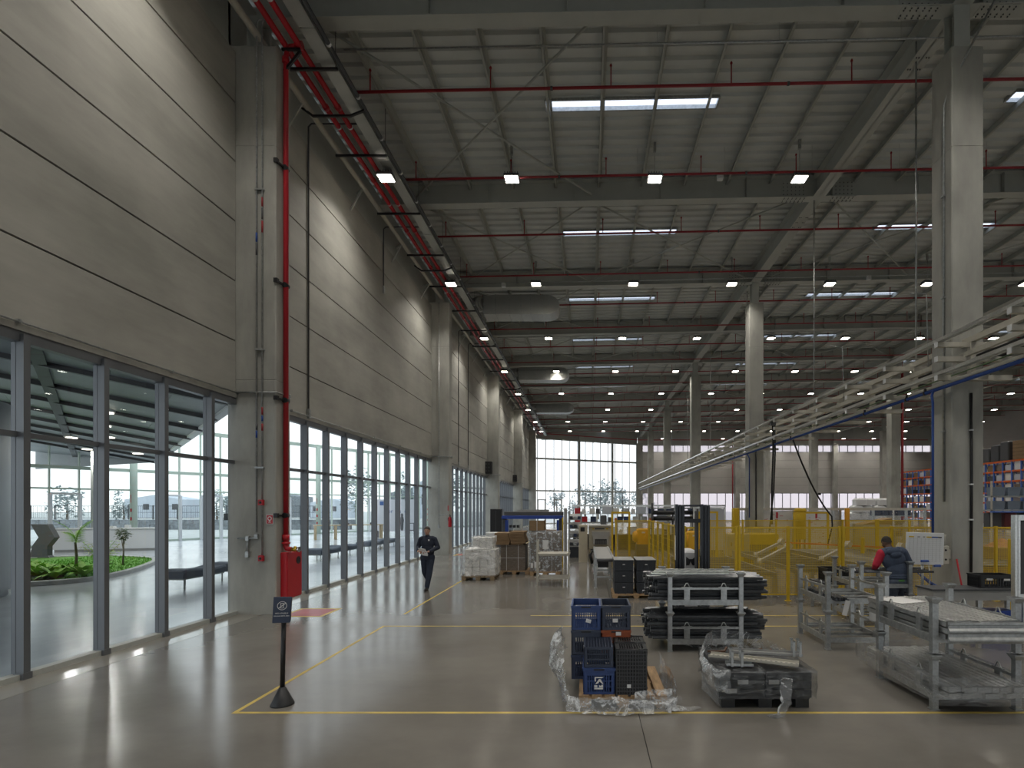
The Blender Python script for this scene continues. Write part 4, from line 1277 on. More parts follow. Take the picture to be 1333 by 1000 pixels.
crowns = [crown_mesh(420, 2.2, 2.6, 'haze_tinted_leaf', 5, .28), crown_mesh(420, 1.7, 3.2, 'haze_tinted_leaf', 8, .26)]
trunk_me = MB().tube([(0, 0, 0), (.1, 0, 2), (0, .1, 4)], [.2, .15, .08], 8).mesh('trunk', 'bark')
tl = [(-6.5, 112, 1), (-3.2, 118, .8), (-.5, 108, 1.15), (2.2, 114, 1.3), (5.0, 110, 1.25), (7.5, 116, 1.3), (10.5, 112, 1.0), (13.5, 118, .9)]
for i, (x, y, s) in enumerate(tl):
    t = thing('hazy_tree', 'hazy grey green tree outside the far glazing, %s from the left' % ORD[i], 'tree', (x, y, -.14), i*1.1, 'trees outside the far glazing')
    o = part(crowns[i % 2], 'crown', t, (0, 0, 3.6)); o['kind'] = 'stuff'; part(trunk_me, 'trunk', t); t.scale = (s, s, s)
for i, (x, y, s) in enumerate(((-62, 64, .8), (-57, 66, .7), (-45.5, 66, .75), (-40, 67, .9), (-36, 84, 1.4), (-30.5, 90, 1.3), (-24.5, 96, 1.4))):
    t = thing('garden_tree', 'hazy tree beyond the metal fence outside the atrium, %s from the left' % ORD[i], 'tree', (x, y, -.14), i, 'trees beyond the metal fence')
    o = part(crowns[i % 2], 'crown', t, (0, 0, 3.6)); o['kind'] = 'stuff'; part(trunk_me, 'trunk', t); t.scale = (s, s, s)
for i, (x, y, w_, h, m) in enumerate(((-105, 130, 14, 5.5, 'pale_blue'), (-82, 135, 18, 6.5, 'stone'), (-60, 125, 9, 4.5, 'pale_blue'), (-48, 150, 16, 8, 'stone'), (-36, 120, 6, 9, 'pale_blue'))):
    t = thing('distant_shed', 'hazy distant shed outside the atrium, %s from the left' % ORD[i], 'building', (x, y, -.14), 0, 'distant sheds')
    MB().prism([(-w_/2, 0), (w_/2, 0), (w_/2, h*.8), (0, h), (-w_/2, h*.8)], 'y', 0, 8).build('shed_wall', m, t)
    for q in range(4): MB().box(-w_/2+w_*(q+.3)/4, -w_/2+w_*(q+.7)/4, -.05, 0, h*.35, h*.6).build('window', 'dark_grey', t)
# ================================================================== THINGS ON THE HALL FLOOR
R = random.Random(21)
# ---- sign stand
t = thing('sign_stand', 'black post with cone foot carrying a navy no-phones sign', 'sign', (-3.52, 6.2, 0))
MB().lathe([(.125, 0), (.125, .012), (.12, .02), (.035, .2), (.026, .205)], n=28).build('cone_foot', 'black_plastic', t)
MB().tube([(0, 0, .2), (.012, .01, .98)], .026, 14).build('post', 'black', t)
hd = MB().cbox(-.09, .09, -.003, .012, 0, .295, .002)
o = hd.build('sign_board', 'navy_sign', t, (.02, -.06, .955))
yaw = math.radians(24)
o.rotation_euler = (0, math.radians(3), yaw)
MB().box(.07, .092, .013, .075, .01, .285).build('sign_case', 'black', o)
b = MB(); n = 24
b.rings([[(r*math.cos(2*PI*j/n), -.0042, .195+r*math.sin(2*PI*j/n)) for j in range(n)] for r in (.05, .044)], False, False)
b.rings([[(x, -.0042, z) for x, z in q] for q in ([(-.017, .165), (.017, .165), (.017, .225), (-.017, .225)], [(-.012, .172), (.012, .172), (.012, .218), (-.012, .218)])], False, False)
b.bar((-.034, -.0044, .23), (.034, -.0044, .16), .0008, .006, up=(0, 1, 0))
b.quad((-.03, -.0045, .165), (-.036, -.0045, .171), (.03, -.0045, .225), (.036, -.0045, .219))
b.build('phone_symbol', 'paper', o)
text_mesh('NÃO UTILIZE O', .0185, 'paper', o, (0, -.0045, .108), (PI/2, 0, 0), 'sign_lettering', .0004)
text_mesh('CELULAR NESTA ÁREA', .0155, 'paper', o, (0, -.0045, .078), (PI/2, 0, 0), 'sign_lettering', .0004)

# ---- wooden pallet
def pallet(name, label, loc, rz=0, w=1.0, l=1.2, m='wood', group=None, h=.14):
    t = thing(name, label, 'pallet', loc, rz, group)
    bl = MB().box(-.07, .07, -.05, .05, .022, h-.045).mesh('block', m)
    nb = 7
    bw = (w-.02*(nb-1))/nb*.93
    top = MB().box(-bw/2, bw/2, 0, l, h-.022, h).mesh('deck_board', m)
    for i in range(nb):
        part(top, 'deck_board', t, ((bw/2)+i*(w-bw)/(nb-1), 0, R.uniform(-.002, .001)))
    str_ = MB().box(0, w, -.05, .05, h-.045, h-.0225).mesh('stringer_board', m)
    bot = MB().box(-.05, .05, 0, l, 0, .022).mesh('bottom_board', m)
    for y in (.05, l/2, l-.05):
        part(str_, 'stringer_board', t, (0, y, 0))
        for x in (.07, w/2, w-.07): part(bl, 'block', t, (x, y, 0))
    for x in (.07, w/2, w-.07): part(bot, 'bottom_board', t, (x, 0, 0))
    return t

# ---- ventilated crates: grid sides, grid base, rim
def crate_parts(m, w=.36, l=.54, h=.30):
    out = []
    def side(L, n):
        b = MB()
        b.box(0, .04, 0, .012, .0, h-.03).box(L-.04, L, 0, .012, 0, h-.03)
        b.box(.04, L-.04, .002, .012, 0, .03).box(.04, L-.04, .002, .012, h-.085, h-.03).box(.04, L-.04, .002, .012, .145, .16)
        st = (L-.08)/n
        for i in range(n-1):
            x = .04+st*(i+1); b.box(x-.006, x+.006, .001, .012, .03, h-.085)
        for z in (.088,): b.box(.04, L-.04, .004, .010, z-.005, z+.005)
        for i in (0, n-2):
            x = .04+st*(i+1); b.box(x-.03, x-.02, -.004, .0, .0, h-.03)
        return b
    out.append(('side_grid', side(w, 10).mesh('side_grid', m), (-w/2, 0, 0), 0))
    out.append(('side_grid', out[0][1], (w/2, l, 0), PI))
    s2 = side(l, 16).mesh('side_grid', m)
    out.append(('side_grid', s2, (w/2, 0, 0), PI/2)); out.append(('side_grid', s2, (-w/2, l, 0), -PI/2))
    b = MB()
    for i in range(10): b.box(-w/2+.012+i*(w-.03)/9-.0+.0, -w/2+.018+i*(w-.03)/9, .012, l-.012, .0, .012)
    for i in range(15): b.box(-w/2+.012, w/2-.012, .012+i*(l-.03)/14, .018+i*(l-.03)/14, .001, .011)
    out.append(('base_grid', b.mesh('base_grid', m), (0, 0, 0), 0))
    b = MB()
    o_, i_ = .008, -.014
    def rr(e, z): return [(-w/2-e, -e, z), (w/2+e, -e, z), (w/2+e, l+e, z), (-w/2-e, l+e, z)]
    b.rings([rr(o_, h-.03), rr(o_, h), rr(i_, h), rr(i_, h-.03), rr(o_, h-.03)], False, False)
    out.append(('rim', b.mesh('rim', m), (0, 0, 0), 0))
    b = MB().box(-.06, .06, -.0115, -.008, h-.026, h-.008)
    out.append(('handle', b.mesh('handle', 'black'), (0, 0, 0), 0))
    return out
CP = {}
stick = MB().box(-.032, .032, -.002, 0, -.022, .022).mesh('label_sticker', 'paper')
def crate(m, label, loc, rot=(0, 0, 0), sticker=None, s=1.0, group='plastic crates on the wooden pallet'):
    if m not in CP: CP[m] = crate_parts(m)
    t = thing('plastic_crate', label, 'crate', loc, 0, group)
    t.rotation_euler = rot; t.scale = (s, s, s)
    for n, me, l, rz in CP[m]: part(me, n, t, l, (0, 0, rz))
    if sticker: part(stick, 'label_sticker', t, (sticker[0], -.0145, sticker[1]), (0, sticker[2], 0))
    return t
pallet('wooden_pallet', 'pale wooden pallet under the plastic crates with loose film around it', (-.10, 6.10, 0), 0, 1.0, 1.12)
ZP = .14
crate('blue_crate', 'blue plastic crate on top of the left stack with a torn label', (-.02, 6.68, ZP+.61), sticker=(.03, .115, .25))
crate('slate_crate', 'slate blue plastic crate on top of the right stack with a square label', (.352, 6.68, ZP+.61), sticker=(-.01, .12, 0))
crate('slate_crate', 'dark slate crate in the middle of the left stack', (-.02, 6.68, ZP+.305), sticker=(-.0, .1, 0))
crate('navy_crate', 'navy crate at the bottom of the left stack', (-.02, 6.68, ZP))
crate('orange_crate', 'rust orange crate below the right top crate', (.352, 6.68, ZP+.305), sticker=(.03, .262, 0))
crate('navy_crate', 'navy crate at the bottom of the right stack behind the black crates', (.352, 6.70, ZP))
t = crate('blue_crate', 'bright blue crate at the front with a cream mountain logo', (.13, 6.13, ZP))
lg = MB()
yq = -.0055
for poly in ([(-.05, .20), (.05, .20), (.035, .188), (-.036, .188), (-.036, .15), (-.05, .15)], [(-.045, .118), (-.005, .172), (.006, .18), (.02, .172), (.05, .118), (.028, .128), (.004, .15), (-.01, .128)], [(-.055, .06), (.045, .06), (.045, .078), (-.055, .078)], [(-.055, .082), (-.02, .082), (-.02, .108), (-.055, .108)], [(.0, .082), (.045, .082), (.045, .112), (.03, .112), (.02, .1), (.0, .108)]):
    lg.prism(poly, 'y', yq-.0006, yq)
lg.build('mountain_logo', 'paper', t)
t = crate('slate_crate', 'slate crate turned upside down inside the bright blue front crate', (.125, 6.66, ZP+.53), (PI, 0, 0), s=.93)
part(stick, 'label_sticker', t, (.02, .0, .26), (0, 0, PI))
for (y, lab) in ((6.12, 'black crate stood on end at the front right of the pallet'), (6.45, 'black crate stood on end behind the front black crate')):
    t = crate('black_plastic', lab, (.50, y, ZP+.52), (-PI/2, 0, 0))
    b = MB()
    for i in range(12): b.box(-.168+i*.336/11-.004, -.168+i*.336/11+.004, .012, .53, -.006, .004)
    for i in range(13): b.box(-.17, .17, .015+i*.042, .023+i*.042, -.005, .004)
    b.build('base_rib', 'dark_grey', t, kind='stuff')
    MB().box(-.166, .166, .014, .526, .013, .017).build('inner_shade_sheet', 'black', t)  # added black sheet, stands in for the shade inside behind the grid
    part(stick, 'label_sticker', t, (-.03, .42, -.008), (PI/2, 0, 0)); LAST[0].scale = (.7, 1, .9)

# ---- loose film round the crate pallet
def film_sheet(path, prof, nu, nv, amp, m, name, parent, seed, freq=9.0):
    """path(u)->point on the floor plan, prof(u,v)->(outward, z)"""
    b = MB(); rs = []
    for i in range(nu+1):
        u = i/nu; p = path(u); q = path(min(1, u+.01)); pp = path(max(0, u-.01))
        d = (q-pp).normalized(); n = Vector((d.y, -d.x, 0)); row = []
        for j in range(nv+1):
            off, z = prof(u, j/nv)
            w = Vector((p.x, p.y, z))+n*off
            k = mnoise.noise_vector(w*freq+Vector((seed, 0, 0)))+.5*mnoise.noise_vector(w*freq*2.7)
            w = w+Vector((k.x, k.y, k.z*.7))*amp
            w.z = max(w.z, .004+.012*abs(k.x))
            row.append(w)
        rs.append(row)
    b.rings(rs, False, False, smooth=True, closed=False)
    return b.build(name, m, parent)
def poly_path(pts):
    pts = [Vector((p[0], p[1], 0)) for p in pts]
    ls = [0]
    for i in range(len(pts)-1): ls.append(ls[-1]+(pts[i+1]-pts[i]).length)
    def f(u):
        s = u*ls[-1]
        for i in range(len(pts)-1):
            if s <= ls[i+1] or i == len(pts)-2:
                a = (s-ls[i])/(ls[i+1]-ls[i]); return pts[i].lerp(pts[i+1], min(1, max(0, a)))
    return f
t = thing('loose_film', 'crumpled clear stretch film sagging round the crate pallet', 'film', (0, 0, 0))
fp = poly_path([(-.23, 7.3), (-.25, 7.0), (-.24, 6.6), (-.22, 6.3), (-.15, 6.08), (.1, 6.0), (.4, 5.98), (.7, 6.0), (.92, 6.04), (1.0, 6.06)])
def fprof(u, v):
    h = .62*max(0, 1-u/.42)**.8+.13+.03*math.sin(u*20)
    if u < .12: h = .35+u*3.0
    return (.05*math.sin(v*PI)+.05+.16*max(0, 1-abs(u-.14)/.16)*math.sin(v*PI*.9), .02+h*v)
film_sheet(fp, fprof, 110, 16, .036, 'film', 'film_skirt', t, 1.0, 5.5)
film_sheet(poly_path([(.55, 6.12), (.95, 6.05), (.98, 6.4), (.93, 6.75), (.9, 7.1)]), lambda u, v: (.03+.03*math.sin(v*PI), .03+(.16+.2*u)*v), 50, 9, .022, 'film', 'film_side', t, 4.0)
film_sheet(poly_path([(.9, 6.03), (1.02, 6.0), (1.15, 6.02), (1.26, 6.06)]), lambda u, v: ((v-.5)*.16*(1-.6*u), .02+.05*math.sin(v*PI)*(1-u)), 26, 8, .02, 'film_crumple', 'film_tail', t, 7.0, 14)
film_sheet(poly_path([(-.22, 6.05), (.2, 5.97), (.6, 5.97), (.9, 6.02)]), lambda u, v: (.02+.1*v, .15-.13*v), 60, 8, .026, 'film_crumple', 'film_roll', t, 9.0, 7)
t = thing('film_scrap', 'thin torn strip of film hanging at the pallet corner', 'film', (-.06, 6.0, 0))
film_sheet(poly_path([(.0, .02), (.06, -.04), (.02, -.12)]), lambda u, v: ((v-.5)*.03, .1*(1-u)+.004), 10, 2, .005, 'film_white', 'film_strip', t, 2.0)

# ---- stackable steel stillages (corner posts with cups, looped side bars)
def stillage_meshes(w, l, h):
    o = []
    p = MB().box(-.033, .033, -.033, .033, .01, h-.06).box(-.045, .045, -.045, .045, 0, .01)
    p.rings([[(sx*r, sy*r, z) for sx, sy in ((-1, -1), (1, -1), (1, 1), (-1, 1))] for r, z in ((.033, h-.07), (.034, h-.06), (.062, h-.012), (.062, h), (.045, h), (.03, h-.05))], False, True)
    o.append(('corner_post', p.mesh('corner_post', 'galv'), [(0, 0, 0), (w, 0, 0), (0, l, 0), (w, l, 0)]))
    lb = MB().box(-.02, .02, .033, l-.033, .11, .195)
    o.append(('lower_beam', lb.mesh('lower_beam', 'galv'), [(0, 0, 0), (w, 0, 0)]))
    ub = MB().box(-.016, .016, .033, l-.033, .355, .387)
    o.append(('side_bar', ub.mesh('side_bar', 'galv'), [(0, 0, 0), (w, 0, 0)]))
    pl = MB().box(-.012, .012, -.045, .045, .15, .37)
    o.append(('upright_plate', pl.mesh('upright_plate', 'galv'), [(0, l*.24, 0), (0, l*.76, 0), (w, l*.24, 0), (w, l*.76, 0)]))
    lp = MB().tube([(0, -.06, .388), (0, -.04, .40), (0, -.012, .455), (0, .012, .455), (0, .04, .40), (0, .06, .388)], .008, 6).box(-.014, .014, -.085, .085, .387, .396)
    o.append(('lifting_loop', lp.mesh('lifting_loop', 'galv'), [(0, l*.24, 0), (0, l*.76, 0), (w, l*.24, 0), (w, l*.76, 0)]))
    sl = MB().box(.02, w-.02, -.035, .035, .135, .17)
    o.append(('floor_slat', sl.mesh('floor_slat', 'galv'), [(0, .06, 0), (0, l*.35, 0), (0, l*.65, 0), (0, l-.06, 0)]))
    eb = MB().box(.03, w-.03, -.015, .015, .11, .19)
    o.append(('end_beam', eb.mesh('end_beam', 'galv'), [(0, 0, 0), (0, l, 0)]))
    return o
SM = stillage_meshes(.93, 1.12, .62)
def stillage(label, loc, rz=0, group=None):
    t = thing('steel_stillage', label, 'stillage', loc, rz, group)
    for n, me, ps in SM:
        for p in ps: part(me, n, t, p)
    return t
G = 'stackable steel stillages'
# tube stillages (long side faces the camera)
stillage('steel stillage full of black tubes, the lower of the two on the floor', (2.42, 8.5, 0), PI/2, G)
stillage('steel stillage full of black tubes, stacked on top with grey strips', (2.42, 8.5, .62), PI/2, G)
b = MB(); n = 8; r = .029; L = 1.74
def rg(x, q): return [(x, q*math.cos(2*PI*j/n), q*math.sin(2*PI*j/n)) for j in range(n)]
b.rings([rg(.03, .018), rg(0, .019), rg(0, r), rg(L, r), rg(L, .019), rg(L-.03, .018)], True, True, smooth=False)
b.mi = [0]*len(b.mi)
tube_me = b.mesh('steel_tube', ['tube', 'tube_end'])
for pgn in tube_me.polygons:
    c = pgn.center
    if (c.x < .02 or c.x > L-.02) : pgn.material_index = 1
def tubes(base, rows, label, group, x0):
    for i in range(rows):
        k = 13 if i % 2 == 0 else 12
        for j in range(k):
            y = 8.58+(.033 if i % 2 else 0)+j*.0635
            o = bpy.data.objects.new('steel_tube', tube_me); COL.objects.link(o)
            o.location = (x0+.05+R.uniform(-.11, .11), y+R.uniform(-.003, .003), base+.172+r+i*.054)
            tag(o, label, 'tube', group)
tubes(0, 7, 'black steel tube lying in the lower stillage of the tube stack', 'black tubes in the lower stillage', .98)
tubes(.62, 7, 'black steel tube lying in the upper stillage of the tube stack', 'black tubes in the upper stillage', 1.0)
for i in range(4):
    o = MB().cbox(0, 1.25+.1*(i % 2), -.035, .035, 0, .018, .004).build('steel_strip', 'galv', None, (1.02+.05*i, 8.66+.2*i, 1.198)); tag(o, 'pale grey steel strip on top of the black tubes, %s from the front' % ORD[i], 'strip', 'grey strips on the tube stack')
t = thing('film_bundle', 'crumpled film bundle under the stillage of black tubes', 'film', (1.75, 8.75, 0))
b = MB(); rs = []
for i in range(9):
    u = i/8; rs.append([(-.2+.42*u+R.uniform(-.02, .02), .13*math.cos(a)*(.4+math.sin(PI*u))+R.uniform(-.02, .02), .065+.06*math.sin(a)*(.4+.6*math.sin(PI*u))+R.uniform(-.005, .01)) for a in [2*PI*j/10 for j in range(10)]])
b.rings(rs).build('film_lump', 'film_white', t)
# empty stillages to the right
stillage('empty steel stillage on the floor left of the man in the hood, lower one', (3.85, 8.62, 0), 0, G)
stillage('steel stillage with a few black bars along one side, upper one left of the man', (3.85, 8.62, .62), 0, G)
stillage('steel stillage on the floor just in front of the yellow fence, lower one', (5.24, 10.3, 0), 0, G)
stillage('steel stillage before the yellow fence carrying dark long bars, upper one', (5.24, 10.3, .62), 0, G)
bar_me = MB().cbox(-.017, .017, 0, 1.25, 0, .03, .004).mesh('black_bar', 'tube')
for i in range(9):
    o = bpy.data.objects.new('black_bar', bar_me); COL.objects.link(o); o.location = (3.93+.045*(i % 5), 8.45+R.uniform(-.05, .05), .62+.172+.032*(i//5))
    tag(o, 'black square bar lying along the side of the upper empty stillage', 'bar', 'black bars in the upper empty stillage')
o = MB().cbox(-.04, .04, -.002, .002, -.24, 0, .001).build('hanging_tag', 'paper', None, (4.08, 8.425, .815)); o.rotation_euler = (0, .25, 0); tag(o, 'grey white paper tag hanging from the black bars', 'tag')
o = MB().box(-.002, .002, -.09, .09, 0, .21).build('paper_card', 'paper', None, (4.755, 8.95, .38)); tag(o, 'white paper card on the side of the lower empty stillage', 'paper card'); o.rotation_euler = (0, 0, .25)
for i in range(4):
    o = MB().cbox(-.9, .75, -.025, .025, 0, .04, .006).build('long_bar', 'tube', None, (5.95+.05*i, 10.42+.22*i, .62+.388)); tag(o, 'long black bar across the stillage before the fence, %s from the front' % ORD[i], 'bar', 'long bars across the stillage')
o = crate('black_plastic', 'black crate behind the empty stillages before the yellow fence', (5.6, 11.9, .62), sticker=None, group='black crates by the fence'); o.scale = (1.6, .9, 1)
o = thing('low_table', 'low dark table carrying a black crate before the fence', 'table', (5.6, 12.1, 0))
MB().box(-.45, .45, -.3, .4, .57, .62).build('table_top', 'dark_grey', o)
for x in (-.4, .4):
    for y in (-.25, .35): MB().box(x-.03, x+.03, y-.03, y+.03, 0, .57).build('leg', 'galv', o)

# front right stillages with zinc profiles
stillage('steel stillage wrapped in film with zinc profiles at the right, lower one', (3.9, 6.06, 0), 0, G)
stillage('steel stillage with shiny perforated zinc profiles at the right, upper one', (3.9, 6.06, .64), 0, G)
def profile_mesh(L, w=.098, h=.066):
    b = MB(); n = int(L/.034); lo = []; rs = []
    for i in range(n+1):
        y = i*L/n; z = h+(.006 if i % 2 else 0)
        rs.append([(0, y, 0), (0, y, h-.01), (.014, y, h-.004), (.02, y, z), (w-.02, y, z), (w-.014, y, h-.004), (w-.002, y, h-.01), (w-.002, y, 0)])
    b.rings(rs, False, False, closed=False)
    b.quad((0, 0, 0), (w-.002, 0, 0), (w-.002, 0, h-.008), (0, 0, h-.008)); b.quad((0, L, 0), (w-.002, L, 0), (w-.002, L, h-.008), (0, L, h-.008))
    return b.mesh('zinc_profile', 'galv_bright')
pm = profile_mesh(1.66)
for lay in range(3):
    for i in range(9):
        if lay == 0 and i == 8: pass
        o = bpy.data.objects.new('zinc_profile', pm); COL.objects.link(o); o.location = (3.955+.092*i, 5.93+R.uniform(-.02, .02), .64+.172+.0725*lay-(.0 if i % 3 else .004))
        tag(o, 'perforated zinc profile in the upper stillage at the right', 'profile', 'zinc profiles in the upper stillage')
wp = MB()
pts = [(0, 0), (.018, .03), (.018, .045), (0, .07), (0, .105), (.02, .13), (.02, .145), (0, .17), (0, .2), (.02, .21), (.02, .232), (0, .232)]
wp.rings([[(x, -a, z) for a, z in pts]+[(x, .015, .232), (x, .015, 0)] for x in (0, 1.35)])
o = wp.build('front_profile', 'galv', None, (3.96, 5.9, .775)); tag(o, 'long ribbed zinc profile lying across the front of the upper right stillage', 'profile')
o = MB().cbox(-.25, .2, -.2, .2, 0, .006, .002).build('paper_folder', 'paper', None, (4.2, 7.2, 1.028)); o.rotation_euler = (0, 0, .4); tag(o, 'pale folder lying on the zinc profiles', 'folder')
pm2 = profile_mesh(1.72)
for lay in range(2):
    for i in range(11):
        o = bpy.data.objects.new('zinc_profile', pm2); COL.objects.link(o); o.location = (3.955+.079*i, 5.9+R.uniform(-.03, .03), .174+.07*lay+(.035*math.sin(i*.7) if lay else 0)*.0)
        o.scale = (.85, 1, 1)
        tag(o, 'zinc profile under film in the lower stillage at the right', 'profile', 'wrapped zinc profiles in the lower stillage')
def film_box(name, parent, x0, x1, y0, y1, z0, z1, m, amp, seed, n=14, top=True, bottom_open=True, freq=5.0, dome=0.0):
    b = MB()
    per = []
    for i in range(n): per.append((x0+(x1-x0)*i/n, y0))
    for i in range(n): per.append((x1, y0+(y1-y0)*i/n))
    for i in range(n): per.append((x1-(x1-x0)*i/n, y1))
    for i in range(n): per.append((x0, y1-(y1-y0)*i/n))
    mx, my = (x0+x1)/2, (y0+y1)/2
    rs = []
    def jit(p, a):
        k = mnoise.noise_vector(Vector(p)*freq+Vector((seed, 1, 2)))+.6*mnoise.noise_vector(Vector(p)*freq*3.1)
        return (p[0]+k.x*a, p[1]+k.y*a, max(.003, p[2]+k.z*a))
    nz = 6
    for k in range(nz+1): rs.append([jit((x, y, z0+(z1-z0)*k/nz), amp) for x, y in per])
    if top:
        for s_ in (.8, .6, .4, .2, .02): rs.append([jit((mx+(x-mx)*s_, my+(y-my)*s_, z1+.01+dome*(1-s_)), amp) for x, y in per])
    b.rings(rs, False, top, smooth=True)
    return b.build(name, m, parent)
t = thing('stretch_film', 'clear stretch film wound round the lower right stillage and its profiles', 'film', (0, 0, 0))
film_box('film_wrap', t, 3.82, 4.92, 5.86, 7.66, .15, .385, 'film_tight', .013, 3, n=22)
film_sheet(poly_path([(3.84, 7.6), (3.8, 6.9), (3.8, 6.2), (3.86, 5.86), (4.3, 5.82), (4.9, 5.83)]), lambda u, v: (.01, .12+.3*v), 80, 8, .02, 'film_tight', 'film_band', t, 5.0, 8)
t2 = t
# ---- dark film-wrapped pallet with brackets on top
pl_ = thing('plastic_pallet', 'black plastic pallet under the dark film-wrapped load', 'pallet', (1.5, 6.1, 0))
for x in (.02, .44, .86):
    MB().box(x, x+.15, 0, .98, 0, .10).build('runner', 'black_plastic', pl_)
for i in range(7): MB().box(0, 1.02, .0+i*.142, .12+i*.142, .10, .125).build('deck_board', 'black_plastic', pl_)
t = thing('wrapped_load', 'dark load of trays wrapped in clear film on a black pallet', 'load', (0, 0, 0))
for k in range(3):
    for i in range(2):
        MB().cbox(1.48+i*.53, 2.0+i*.53, 6.06, 7.06, .127+.098*k, .222+.098*k, .01).build('packed_tray', 'black_plastic', t)
for (x, z) in ((1.75, .30), (2.1, .30), (1.62, .2)): MB().box(x-.06, x+.06, 6.052, 6.058, z-.02, z+.03).build('label_patch', 'grey_machine', t)
film_box('film_wrap', t, 1.46, 2.57, 6.03, 7.08, .12, .43, 'film_tight', .018, 8, n=20)
film_sheet(poly_path([(2.5, 6.95), (2.0, 7.08), (1.6, 7.1), (1.42, 6.9), (1.4, 6.5), (1.46, 6.15)]), lambda u, v: (-.05*v+.03*math.sin(9*u), .40+(.23*max(0, math.sin(min(1, u*1.3)*PI))**.6+.04)*v), 70, 10, .03, 'film_crumple', 'film_collar', t, 3.0, 7)
film_sheet(poly_path([(1.45, 6.6), (1.44, 6.3), (1.47, 6.06), (1.6, 6.02)]), lambda u, v: (.02+.03*math.sin(v*PI), .2+.25*v), 30, 10, .025, 'film_crumple', 'film_side', t, 6.0, 9)
film_sheet(poly_path([(2.24, 6.03), (2.22, 6.0), (2.17, 5.9), (2.05, 5.83), (1.95, 5.80)]), lambda u, v: ((v-.5)*.13*(1-.3*u), max(.01, .36-.62*u) if u < .58 else .012), 40, 8, .014, 'film_crumple', 'film_tail', t, 12.0, 14)
film_sheet(poly_path([(1.5, 6.06), (1.5, 6.03), (1.48, 6.1), (1.42, 6.7)]), lambda u, v: (.0, .02+.2*v), 12, 4, .008, 'film_tight', 'film_skirt', t, 1.0)
for i in range(7):
    o = MB().cbox(-.11, .11, -.012, .012, 0, .02, .003).build('scrap_strip', 'scrap', None, (1.62+.13*i, 6.78+.06*math.sin(i*2), .447+.012*(i % 2))); o.rotation_euler = (0, 0, 1.2*math.sin(i*1.7)); tag(o, 'rusty scrap strip on the dark wrapped load, %s from the left' % ORD[i], 'scrap', 'rusty scrap on the wrapped load')
def ubracket(label, loc, rz, L, ww, m, ends):
    t = thing('channel_bracket', label, 'bracket', loc, rz, 'channel brackets on the wrapped load')
    b = MB()
    b.box(0, L, -ww/2, ww/2, 0, .006).box(0, L, -ww/2, -ww/2+.006, 0, .03).box(0, L, ww/2-.006, ww/2, 0, .03)
    b.build('channel', m, t)
    h = MB()
    for i in range(int(L/.055)): h.box(.03+i*.055, .055+i*.055, -ww*.2, ww*.2, .006, .0075)
    h.build('slot', 'dark_grey', t, kind='stuff')
    for x in ends:
        e = MB()
        for y in (-ww/2-.01, ww/2+.01): e.box(x-.012, x+.012, y-.012, y+.012, -.0, .18).box(x-.025, x+.012, y-.012, y+.012, .165, .18)
        e.box(x-.008, x+.008, -ww/2, ww/2, .075, .09)
        e.build('end_yoke', 'galv', t)
    return t
ubracket('rusty perforated channel leaning across the front of the wrapped load', (1.47, 6.48, .49), -.42, 1.0, .16, 'beige_steel', ())
ubracket('grey channel bracket with upright yokes on the wrapped load', (1.72, 6.5, .53), -.2, .82, .14, 'grey_machine', (.72, .79))
ubracket('short grey channel bracket with yokes at the front left of the load', (1.6, 6.22, .455), -.1, .3, .12, 'galv', (.06, .17))
# ================================================================== MIDDLE GROUND
# white wrapped cartons on a pallet
pallet('wooden_pallet', 'dark pallet under the white wrapped cartons by the walkway', (-3.92, 16.7, 0), 0, 1.02, 1.0, 'dark_wood')
for k in range(3):
    for i in range(4):
        o = MB().cbox(0, .235, 0, .8, 0, .262, .012).build('white_carton', 'white_carton', None, (-3.86+.243*i, 16.86, .145+.27*k)); tag(o, 'white carton in the film-wrapped block, %s column from the left, %s layer up' % (ORD[i], ORD[k]), 'carton', 'white cartons on the wrapped pallet')
for i in range(3):
    o = MB().cbox(0, .205, 0, .5, 0, .37, .012).build('white_carton', 'white_carton', None, (-3.63+.212*i, 17.0, .96)); tag(o, 'white carton on top of the wrapped block, %s from the left' % ORD[i], 'carton', 'white cartons on the wrapped pallet')
t = thing('stretch_film', 'milky stretch film round the white cartons by the walkway', 'film', (0, 0, 0))
film_box('film_wrap', t, -3.9, -2.86, 16.75, 17.7, .13, .97, 'film_white', .014, 2, n=14, top=False, freq=3)
film_box('film_cap', t, -3.67, -2.97, 16.96, 17.54, .96, 1.36, 'film_white', .012, 9, n=10, freq=3)
film_sheet(poly_path([(-3.9, 17.7), (-3.9, 16.76), (-2.87, 16.76), (-2.87, 17.7)]), lambda u, v: (-.2*v, .95+.06*v*v+.02), 40, 6, .015, 'film_white', 'film_shoulder', t, 3.0, 4)
film_sheet(poly_path([(-3.95, 16.9), (-3.93, 16.72), (-2.9, 16.72)]), lambda u, v: (.03*(1-v), .14+.2*v*(1-.3*u)), 30, 5, .012, 'film_white', 'film_skirt', t, 8.0, 5)
# dark box and pale table behind it
t = thing('standing_cabinet', 'tall narrow black cabinet standing by the glazing behind the white cartons', 'cabinet', (-5.55, 31.0, 0))
MB().cbox(-.02, .66, -.3, .3, 0, 2.2, .02).build('body', 'black', t); MB().box(.3, .32, -.31, -.3, .1, 2.1).build('door_gap', 'dark_grey', t)
t = thing('white_counter', 'low white counter behind the wrapped cartons', 'counter', (-4.3, 24.5, 0))
MB().cbox(-.3, 1.0, -.3, .3, .95, 1.15, .02).build('counter_top', 'paper', t); MB().box(-.25, .95, -.25, .25, 0, .95).build('counter_body', 'dark_grey', t)
